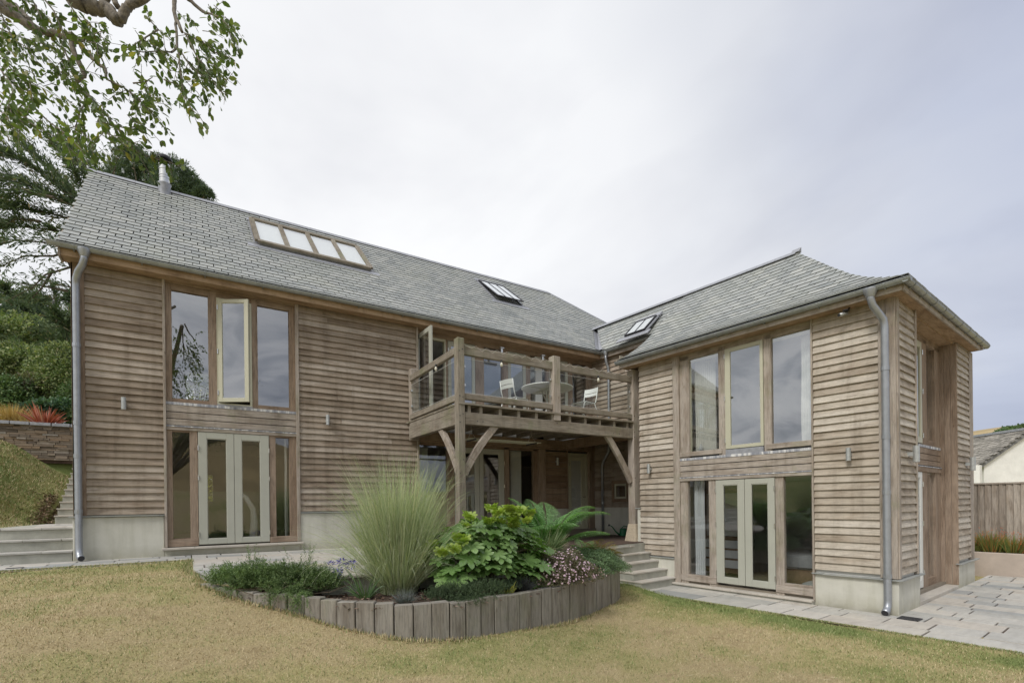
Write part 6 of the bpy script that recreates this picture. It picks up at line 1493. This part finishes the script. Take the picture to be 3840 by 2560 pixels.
def clumps(name,cs,mat,lab,seed,leaf=.2,n=900,trunk=None,w=.035):
    rs=np.random.default_rng(seed); Vs=[];segs=[]
    for (c,r) in cs:
        u=norm(rs.normal(size=(n,3))); u[:,2]=np.where(u[:,2]<-.35,-u[:,2],u[:,2]); P=c+u*np.array([r*1.25,r*1.25,r*.8])*(rs.uniform(.5,1,(n,1))**.5)*(1+.2*np.sin(u[:,:1]*9+u[:,1:2]*7)); k=5
        for j in range(k): Vs.append(place(DIA_T,DIA_F,P,u+rs.normal(size=(n,3))*.75+np.array([0,0,.4]),rs.normal(size=(n,3)),np.stack([rs.uniform(.6,1.2,n)*leaf,np.full(n,w*2),np.full(n,.1)],1)))
        if trunk is not None: segs.append(([trunk,(trunk+c)/2+rs.normal(size=3)*.3,c],.14,.03))
    V,Fc=join(Vs); g=npmesh('foliage',V,Fc,M[mat]); gs=[g]
    if segs: gs.append(twigs(segs,n=6).build('branches',M['bark']))
    return plant(name,trunk if trunk is not None else cs[0][0],lab,'tree',gs)
rs=np.random.default_rng(3); cs=[(sp(x,y,31+rs.uniform(-1,1)),r) for x,y,r in ((500,610,.75),(540,640,.85),(470,655,.7),(600,640,.8),(650,650,.85),(690,690,.8),(730,720,.6),(765,735,.4),(560,690,.9),(640,715,.9),(440,690,.7),(500,580,.4),(480,720,.8),(700,740,.7),(400,700,.7),(590,735,.9))]
clumps('pine_tree',cs,'pine','rounded dark pine behind the ridge and flue','x',n=420,leaf=.26,trunk=sp(600,1100,32)) if False else clumps('pine_tree',cs,'pine','rounded dark pine behind the ridge and flue',5,n=420,leaf=.26,trunk=sp(600,1100,32))
def conifer(px,py,w,h,r,mat,lab,seed,tilt=-.25,dens=55):
    rs=np.random.default_rng(seed); top=sp(px,py,w); limbs=[([top-np.array([0,0,h]),top-np.array([0,0,h*.5]),top],.5,.16)]
    for i in range(30):
        t=rs.uniform(.04,.95); p=top-np.array([0,0,h*t]); a=rs.uniform(0,6.28); l_=r*(.25+.75*t)*rs.uniform(.6,1.1); d=np.array([math.cos(a)+tilt,math.sin(a),.12]); limbs.append(([p,p+d*l_*.5+np.array([0,0,.05*l_]),p+d*l_+np.array([0,0,.15*l_])],1.0,.05))
    spray_tree('conifer',limbs,mat,lab,'tree',dens=dens,tw=1.0,leaf=.34,spread=.38,wid=.07,seed=seed,group='conifers on the hillside behind the bank',bark='barkd')
conifer(20,1075,44,9,3.6,'cyp','dark conifer at the left edge of the hillside',11); conifer(115,1120,42,8,3.8,'con2','grey green conifer between the dark hillside conifers',12); conifer(205,1090,40,9,4.2,'cyp','broad dark conifer beside the downpipe on the hillside',13); conifer(285,1110,41,9,4.2,'con2','conifer half hidden behind the house corner',14); conifer(-60,1130,46,9,4,'con2','grey green conifer cut by the left edge of the picture',15); conifer(70,1190,38,6,3.2,'con2','smaller conifer in front on the hillside',17)
conifer(250,1190,34,6,3.4,'cyp','dark low conifer just above the rounded bush',18)
# bushes on the stubble hill beyond the cottage
for i,(x,y,r_,lab) in enumerate(((3845,1606,1.6,'green hedge tree on the stubble hill at the right edge of the picture'),(3800,1614,1.5,'green hedge tree on the stubble hill above the cottage ridge'),(3755,1622,1.3,'lower green hedge bush on the stubble hill'))):
    shrub(sp(x,y+6,95),(r_*1.4,r_*1.4,r_*.75),2600,.5,'shrub2',lab,name='hedge_tree',cat='tree',T=DIA_T,F=DIA_F,seed=30+i,group='hedge trees on the stubble hill')

# ================================================================== OVERHANGING BEECH
Q=lambda L,w0=5.2,w1=5.2:[np.array(at(x/2.24,y/2.24,w0+(w1-w0)*i/max(1,len(L)-1))) for i,(x,y) in enumerate(L)]
thick=[(Q([(560,-120),(620,0),(720,40),(830,75),(930,100),(1010,175)],5.6,5.6),.085,.06),(Q([(1010,175),(1050,75),(1120,40),(1210,-10),(1300,-100)],5.6,5.6),.05,.035),(Q([(830,75),(900,-10),(940,-60),(990,60)],5.6,5.6),.03,.03),
 (Q([(-300,-160),(-60,-60),(100,60),(220,150),(240,180)],5.4,5.2),.06,.035),(Q([(-200,-20),(0,65),(100,130),(220,190),(330,260),(430,290),(590,300)],5.2,5.0),.045,.026),(Q([(590,300),(625,450),(700,590),(710,640),(640,690)],5.0,4.9),.026,.018),
 (Q([(590,290),(650,340),(720,440),(830,540),(880,580),(900,670)],5.0,4.9),.024,.01),(Q([(1440,-140),(1460,0),(1470,130),(1530,270)],5.2,5.0),.024,.014),(Q([(1500,-100),(1580,-10),(1700,100),(1750,115)],5.3,5.2),.022,.012),(Q([(1470,130),(1480,240),(1490,400),(1440,440)],5.1,4.9),.014,.009)]
thin=[([(900,670),(1030,730),(1130,800),(1220,900),(1290,945)],),([(640,690),(740,790),(830,890),(900,970),(960,1050),(1010,1150),(1090,1230),(1160,1280),(1290,1330),(1420,1360),(1530,1410)],),([(-30,380),(60,540),(130,620),(250,700),(270,820)],),([(40,900),(150,920),(220,850),(240,700)],),([(150,920),(220,1010),(380,1110),(540,1185)],),
 ([(330,950),(430,1040),(510,1090),(600,1170),(690,1260)],),([(700,890),(660,960),(640,1060),(700,1120),(780,1190)],),([(1440,440),(1330,430),(1200,440),(1110,420)],),([(1500,420),(1510,560),(1530,720),(1560,830),(1620,930)],),([(1560,290),(1650,470),(1700,540),(1790,680),(1850,770),(1900,800)],),
 ([(1550,280),(1700,350),(1800,440),(1950,490)],),([(1750,110),(1850,150),(1940,240)],),([(1380,670),(1500,720)],),([(1510,420),(1600,560),(1700,640),(1790,640)],),([(360,-20),(450,90),(520,250),(560,330)],),([(570,20),(680,180),(760,270),(820,400),(820,510)],),([(1230,140),(1330,250),(1450,350)],),([(1330,250),(1200,330),(1120,380)],),
 ([(1120,700),(1220,690),(1280,650)],),([(1100,780),(1180,840),(1220,960)],),([(270,0),(340,130),(370,220)],),([(0,100),(110,330),(260,420)],),([(0,240),(120,300),(300,350),(450,400)],),([(-20,560),(60,650),(120,760)],),([(60,850),(100,960),(200,1030)],),([(-20,900),(60,1000),(130,1070)],),([(540,420),(600,560),(640,600)],),([(690,350),(760,300),(860,260)],),([(700,150),(760,210),(900,360)],),([(830,1000),(880,1100),(940,1160)],),([(960,1050),(1060,1080),(1180,1060)],),([(1060,1180),(1130,1200),(1180,1240)],)]
segs=[(a,b,c_) for a,b,c_ in thick]; LPs=[];LDs=[]
rs=np.random.default_rng(9)
def leafy(pts,step=.034,p=.8,start=0.0):
    for a,b in zip(pts,pts[1:]):
        L_=np.linalg.norm(b-a); k=max(1,int(L_/step)); 
        for i in range(k):
            if rs.random()<p: q=a+(b-a)*((i+rs.random())/k); LPs.append(q+rs.normal(size=3)*.012); LDs.append((b-a)/L_*.7+rs.normal(size=3)*.62+np.array([0,0,-.42]))
for i,(L,) in enumerate(thin):
    w=4.9+.35*math.sin(i*2.1); P=Q(L,w,w-.15); segs.append((P,.0075,.003)); leafy(P)
    for a,b in zip(P,P[1:]):
        for _ in range(2):
            q=a+(b-a)*rs.random(); d=(b-a)/np.linalg.norm(b-a)*.8+rs.normal(size=3)*.55+np.array([0,0,-.25]); d/=np.linalg.norm(d); l_=rs.uniform(.10,.30); e=[q,q+d*l_*.5,q+d*l_+np.array([0,0,-.03])]; segs.append((e,.003,.0015)); leafy(e,.03)
# the dense part at the left: twigs spread through a slab of air
reg=[(0,200,600,620,36),(-100,-50,400,260,16),(0,620,430,950,16),(430,480,720,900,12),(1090,250,1420,470,8),(1450,420,1780,740,15),(1480,0,1800,380,9),(1620,330,1950,530,7),(660,120,860,400,8),(780,960,1180,1260,9),(1060,740,1270,980,11),(650,780,900,1060,8),(-60,900,160,1080,11),(1780,100,1940,240,5),(540,1080,700,1280,6)]
for x0,y0_,x1,y1_,k in reg:
    for _ in range(k):
        x=rs.uniform(x0,x1);y=rs.uniform(y0_,y1_);w=rs.uniform(4.5,5.7); p=np.array(at(x/2.24,y/2.24,w)); d=np.array(at((x+60)/2.24,(y+48)/2.24,w))-p; d=d/np.linalg.norm(d)+rs.normal(size=3)*.45; d/=np.linalg.norm(d); l_=rs.uniform(.12,.32); e=[p,p+d*l_*.5,p+d*l_+np.array([0,0,-.05])]; segs.append((e,.0035,.0015)); leafy(e,.026)
# rest of the crown, outside the picture: limbs back to the trunk
tr0=np.array([-1.6,-4.6,-2.0]); fork=np.array([-1.2,-4.1,.9]); segs.append(([tr0,tr0+np.array([.1,.1,1.4]),fork],.30,.22))
for tgt,rd_ in ((np.array(thick[0][0][0]),.15),(np.array(thick[3][0][0]),.12),(np.array(thick[4][0][0]),.12),(np.array(thick[7][0][0]),.10)):
    segs.append(([fork,fork*.6+tgt*.4+np.array([0,0,1.2]),fork*.2+tgt*.8+np.array([0,0,.5]),tgt],rd_,rd_*.55))
for i in range(26):
    a=rs.uniform(0,6.28); e=fork+np.array([math.cos(a)*rs.uniform(2,4.6),math.sin(a)*rs.uniform(2,3.6)-.5,rs.uniform(1.8,5.0)]); mid=fork*.5+e*.5+np.array([0,0,.7])
    segs.append(([fork,mid,e],.10,.02))
    for _ in range(9):
        q=mid+(e-mid)*rs.random(); f_=q+rs.normal(size=3)*[.9,.9,.6]; segs.append(([q,(q+f_)/2+rs.normal(size=3)*.1,f_],.02,.005)); n_=46; t=rs.random((n_,1)); C=q+(f_-q)*t+rs.normal(size=(n_,3))*.28; LPs+=list(C); LDs+=list(rs.normal(size=(n_,3))+np.array([0,0,-.4]))
LPs=np.array(LPs);LDs=np.array(LDs); n=len(LPs); V,Fc=place(LEAF_T,LEAF_F,LPs,LDs,rs.normal(size=(n,3))+np.array([0,0,1.4]),rs.uniform(.05,.085,n)); g=npmesh('leaves',V,Fc,M['beech'])
for k_,(p_,a_,b_) in enumerate(segs[:len(thick)]):
    q_=[]
    for u_,v_ in zip(p_,p_[1:]): q_+=[u_+(v_-u_)*t_/4+rs.normal(size=3)*a_*.16 for t_ in range(4)]
    segs[k_]=(q_+[p_[-1]],a_,b_)
br=twigs(segs,n=9).build('branches',M['bark'],smooth=True); plant('beech_tree',tr0,'spreading broad-leaved tree whose leafy branches hang into the top left corner','tree',[g,br])

# ================================================================== LAWN BLADES
n=470000; w=2.6+ (14.0-2.6)*nrg.random(n)**1.2; px=nrg.uniform(-1300,5000,n); u=(px-PX)/FOC
X=(FW[0]+u*HW[0])*w; Y=(FW[1]+u*HW[1])*w; p_=X*CA+Y*SA; q_=-X*SA+Y*CA
ok=(Y<10.93)|((X<-2.2)&(Y>13)); ok&=~((p_>8.93)); 
outl_=base+[(8.7,8.7),(8.7,12),(.08,12),(.08,9.3)]
from mathutils.geometry import intersect_point_line
px_=np.array([p[0] for p in outl_]);py_=np.array([p[1] for p in outl_]); ins=np.zeros(n,bool); j=len(px_)-1
for i in range(len(px_)):
    cnd=((py_[i]>Y)!=(py_[j]>Y))&(X<(px_[j]-px_[i])*(Y-py_[i])/(py_[j]-py_[i]+1e-12)+px_[i]); ins^=cnd; j=i
ok&=~ins; X=X[ok];Y=Y[ok];w=w[ok]; n=len(X)
Z=np.array([ground_z(a,b) for a,b in zip(X,Y)])+.02*np.sin(X*2.3+Y)*np.sin(Y*1.7-X*.6)
gp=.05+patch(X,Y)*.75+np.array([green_at(a,b) for a,b in zip(X,Y)])*1.9; isg=(nrg.random(n)<np.clip(gp,.03,.95)).astype(np.float32)
a=nrg.uniform(0,6.28,n); h=nrg.uniform(.010,.030,n)*(1+.5*isg)*(.7+.05*w); lean=nrg.uniform(.2,1.5,n); wd=nrg.uniform(.0022,.0042,n)*(.6+.09*w)
b0=np.stack([X,Y,Z-.004],1); s=np.stack([np.cos(a),np.sin(a),np.zeros(n)],1)*wd[:,None]; l=np.stack([-np.sin(a)*lean,np.cos(a)*lean,np.ones(n)],1)*h[:,None]
V=np.stack([b0-s,b0+s,b0+l],1).reshape(-1,3); F3=np.arange(n*3).reshape(n,3); gr=npmesh('grass',V,F3,M['blade'])
t_=gr.data.attributes.new('green','FLOAT','POINT'); t_.data.foreach_set('value',np.repeat(isg,3)); tag(gr,'short dry straw coloured grass with green patches over the lawn','grass',kind='stuff')

def edge_blades(pts,per,hh,wl,gf,seed):
    rs=np.random.default_rng(seed); P=[]
    for a,b in zip(pts,pts[1:]):
        a=np.array(a,float);b=np.array(b,float);L=np.linalg.norm(b-a);k=int(L*per); t=rs.random((k,1)); dd=(b-a)/L; nn=np.array([-dd[1],dd[0]]); P.append(a+(b-a)*t+nn*rs.normal(size=(k,1))*wl)
    P=np.concatenate(P); n=len(P); z=np.array([ground_z(x,y) for x,y in P]); a=rs.uniform(0,6.28,n); h=rs.uniform(.4,1.1,n)*hh; ln=rs.uniform(.1,.9,n); w=rs.uniform(.003,.006,n)
    b0=np.stack([P[:,0],P[:,1],np.maximum(z,-1.95)],1); s=np.stack([np.cos(a),np.sin(a),np.zeros(n)],1)*w[:,None]; l=np.stack([-np.sin(a)*ln,np.cos(a)*ln,np.ones(n)],1)*h[:,None]
    return np.stack([b0-s,b0+s,b0+l],1).reshape(-1,3),np.repeat((rs.random(n)<gf).astype(np.float32),3)
pe=[tuple(loc2w(8.93,q)[:2]) for q in (-2,0,2,4,6,7.15)]
E1,G1=edge_blades([(-12,10.87),(-4,10.87),(.03,10.84)],700,.028,.02,.75,1); E2,G2=edge_blades(pe,800,.028,.02,.75,2); E3,G3=edge_blades([(p[0],p[1]-.03) for p in base],420,.06,.03,.35,3); E4,G4=edge_blades([(.02,10.8),(.0,9.3),(.15,8.25)],500,.06,.03,.6,4)
V=np.concatenate([E1,E2,E3,E4]); g_=npmesh('edge_grass',V,np.arange(len(V)).reshape(-1,3),M['blade']); t_=g_.data.attributes.new('green','FLOAT','POINT'); t_.data.foreach_set('value',np.concatenate([G1,G2,G3,G4])); tag(g_,'longer untrimmed grass fringing the paving and the sleepers','grass',kind='stuff')
n=420; w=3.3+7*nrg.random(n)**1.4; px=nrg.uniform(0,3840,n); u=(px-PX)/FOC; X=(FW[0]+u*HW[0])*w; Y=(FW[1]+u*HW[1])*w; ok=np.array([not bed_inside(a,b) and b<10.6 and (a*CA+b*SA)<8.8 and b<7.0 for a,b in zip(X,Y)]); X=X[ok];Y=Y[ok];n=len(X)
P0=np.stack([X,Y,np.array([ground_z(a,b) for a,b in zip(X,Y)])+.022],1); D=norm(nrg.normal(size=(n,3))*[1,1,.12]+[0,0,.06]); V,Fc=ribbons(P0,D,nrg.uniform(.03,.12,n),np.full(n,.004),nrg.uniform(.1,.4,n),4); o=npmesh('dead_stems',V,Fc,M['stipa2']); tag(o,'bleached dead grass stems lying on the dry lawn','dead grass',kind='stuff')
n=70000; X=nrg.uniform(-9,-1.9,n); Y=13.2+8.7*nrg.random(n)**1.2; edge=np.where(Y<17.4,np.where(Y<14.6,-4.4+(Y-14.6)*-3.2,-3.25),-2.95-.055*(Y-17.3)); ok=X<edge; X=X[ok];Y=Y[ok];n=len(X)
Z=np.array([ground_z(a,b) for a,b in zip(X,Y)]); dirt=(np.abs(X+3.2)<.25)&(Y>17.2)&(Y<19.8); keep=~(dirt&(nrg.random(n)<.8)); X=X[keep];Y=Y[keep];Z=Z[keep];n=len(X)
isg=(nrg.random(n)<np.clip(.45+patch(X,Y)*.4,.05,.9)).astype(np.float32); a=nrg.uniform(0,6.28,n); h=nrg.uniform(.04,.10,n); lean=nrg.uniform(.2,1.4,n); wd=nrg.uniform(.006,.012,n)
b0=np.stack([X,Y,Z-.01],1); s=np.stack([np.cos(a),np.sin(a),np.zeros(n)],1)*wd[:,None]; l=np.stack([-np.sin(a)*lean,np.cos(a)*lean,np.ones(n)],1)*h[:,None]
V=np.stack([b0-s,b0+s,b0+l],1).reshape(-1,3); gr=npmesh('bank_grass',V,np.arange(n*3).reshape(n,3),M['blade']); t_=gr.data.attributes.new('green','FLOAT','POINT'); t_.data.foreach_set('value',np.repeat(isg,3)); tag(gr,'rough yellow green grass on the bank above the landing','grass',kind='stuff')
# bare earth scuffed out beside the narrow steps
n=1500; Y=nrg.uniform(17.2,19.8,n); X=-3.0-.05*(Y-17.3)-np.abs(nrg.normal(0,.22,n)); P=np.stack([X,Y,np.array([ground_z(a,b) for a,b in zip(X,Y)])+nrg.uniform(0,.03,n)],1)
V,Fc=place(DIA_T,DIA_F,P,norm(rdir(n)*[1,1,.3]),rdir(n,(0,0,1.4),.5),np.stack([nrg.uniform(.04,.12,n),nrg.uniform(.05,.14,n),np.full(n,.03)],1)); o=npmesh('bare_earth',V,Fc,M['earth']); tag(o,'patch of bare brown earth beside the narrow steps','earth',kind='stuff')
# ================================================================== SKY, SUN, CAMERA
wd_=bpy.data.worlds.new('World'); sc.world=wd_; wd_.use_nodes=True; nt=wd_.node_tree; nt.nodes.clear()
SUN_EL,SUN_AZ=R(46),R(200)     # azimuth of the sun measured from +X towards +Y
out=nd(nt,'ShaderNodeOutputWorld'); bg=nd(nt,'ShaderNodeBackground'); bg.inputs[1].default_value=.1; nt.links.new(bg.outputs[0],out.inputs[0])
sky=nd(nt,'ShaderNodeTexSky',sky_type='NISHITA',sun_disc=False); sky.sun_elevation=SUN_EL; sky.sun_rotation=R(90)-SUN_AZ; sky.air_density=1.0; sky.dust_density=2.5
tc_=nd(nt,'ShaderNodeTexCoord').outputs['Generated']
# cloud sheet: projected on a plane overhead so it thins towards the horizon
sepv=nd(nt,'ShaderNodeSeparateXYZ'); nt.links.new(tc_,sepv.inputs[0])
az=nd(nt,'ShaderNodeMath',operation='MAXIMUM'); nt.links.new(sepv.outputs[2],az.inputs[0]); az.inputs[1].default_value=.0
ad=nd(nt,'ShaderNodeMath',operation='ADD'); nt.links.new(az.outputs[0],ad.inputs[0]); ad.inputs[1].default_value=.28
dv=nd(nt,'ShaderNodeVectorMath',operation='DIVIDE'); nt.links.new(tc_,dv.inputs[0]); cmb=nd(nt,'ShaderNodeCombineXYZ')
for i in range(3): nt.links.new(ad.outputs[0],cmb.inputs[i])
nt.links.new(cmb.outputs[0],dv.inputs[1])
mp=mapping(nt,dv.outputs[0],(1,1,.3)); rotm=nt.nodes[-1] if False else None
n1=noise(nt,mapping(nt,mp,(1.1,.9,1),(3.1,1.7,0)),1.0,4,.5,.2); n2=noise(nt,mapping(nt,mp,(1.0,.8,1),(7,2,0)),1.9,5,.5,.3)
# direction weight: the sheet is thinner to the right of the view (towards +X,-Y) and behind
dt=nd(nt,'ShaderNodeVectorMath',operation='DOT_PRODUCT'); nt.links.new(tc_,dt.inputs[0]); dt.inputs[1].default_value=(.93,-.30,.18)
f1=nd(nt,'ShaderNodeMath',operation='MULTIPLY_ADD'); nt.links.new(dt.outputs['Value'],f1.inputs[0]); f1.inputs[1].default_value=.95; f1.inputs[2].default_value=-.47
f2=nd(nt,'ShaderNodeMath',operation='MULTIPLY_ADD'); nt.links.new(n1,f2.inputs[0]); f2.inputs[1].default_value=.75; nt.links.new(f1.outputs[0],f2.inputs[2])
cl=ramp(nt,f2.outputs[0],[(.0,(9.8,9.85,9.95)),(.25,(9.1,9.18,9.4)),(.45,(7.2,7.4,7.95)),(.7,(5.5,5.9,7.1)),(1.0,(4.6,5.1,6.7))])
sh=ramp(nt,n2,[(.36,(.86,.865,.885)),(.47,(.95,.95,.96)),(.62,(1.05,1.05,1.045))]); cl=mixc(nt,1.0,cl,sh,'MULTIPLY')
# more broken cloud in the half of the sky behind the camera
db=nd(nt,'ShaderNodeVectorMath',operation='DOT_PRODUCT'); nt.links.new(tc_,db.inputs[0]); db.inputs[1].default_value=(-.62,-.78,0)
br_=nd(nt,'ShaderNodeMapRange'); nt.links.new(db.outputs['Value'],br_.inputs[0]); br_.inputs[1].default_value=-.15; br_.inputs[2].default_value=.35; br_.inputs[4].default_value=1.0
n4=noise(nt,mapping(nt,mp,(1.0,1.4,1),(1,5,0)),2.4,7,.6,.9); bk=ramp(nt,n4,[(.32,(.48,.52,.57)),(.46,(.78,.80,.84)),(.56,(1.02,1.02,1.03)),(.7,(1.15,1.14,1.13))])
cl=mixc(nt,br_.outputs[0],cl,mixc(nt,1.0,cl,bk,'MULTIPLY'))
col=mixc(nt,.90,sky.outputs[0],cl); nt.links.new(col,bg.inputs[0])
sl=bpy.data.lights.new('sun','SUN'); sl.energy=2.0; sl.angle=R(18); sl.color=(1,.965,.91); so_=bpy.data.objects.new('sun',sl); COL.objects.link(so_)
sd=Vector((math.cos(SUN_AZ)*math.cos(SUN_EL),math.sin(SUN_AZ)*math.cos(SUN_EL),math.sin(SUN_EL))); so_.rotation_euler=sd.to_track_quat('Z','Y').to_euler()
cam=bpy.data.cameras.new('camera'); co=bpy.data.objects.new('camera',cam); COL.objects.link(co); sc.camera=co
cam.sensor_fit='HORIZONTAL'; cam.sensor_width=36; cam.lens=36*FOC/3840; cam.shift_y=(PY-1280)/3840; cam.clip_start=.05; cam.clip_end=6000
h=Vector((HW[0],HW[1],0)); zv=Vector((0,0,1)); fw=Vector((FW[0],FW[1],0)); c_,s_=math.cos(ROLL),math.sin(ROLL)
rgt=h*c_-zv*s_; upv=h*s_+zv*c_
co.matrix_world=Matrix(((rgt.x,upv.x,-fw.x,0),(rgt.y,upv.y,-fw.y,0),(rgt.z,upv.z,-fw.z,0),(0,0,0,1)))
sc.view_settings.view_transform='Standard'; sc.view_settings.look='None'; sc.view_settings.exposure=.07; sc.view_settings.gamma=1
sc.cycles.max_bounces=8; sc.cycles.diffuse_bounces=4; sc.cycles.transparent_max_bounces=24; sc.cycles.glossy_bounces=3
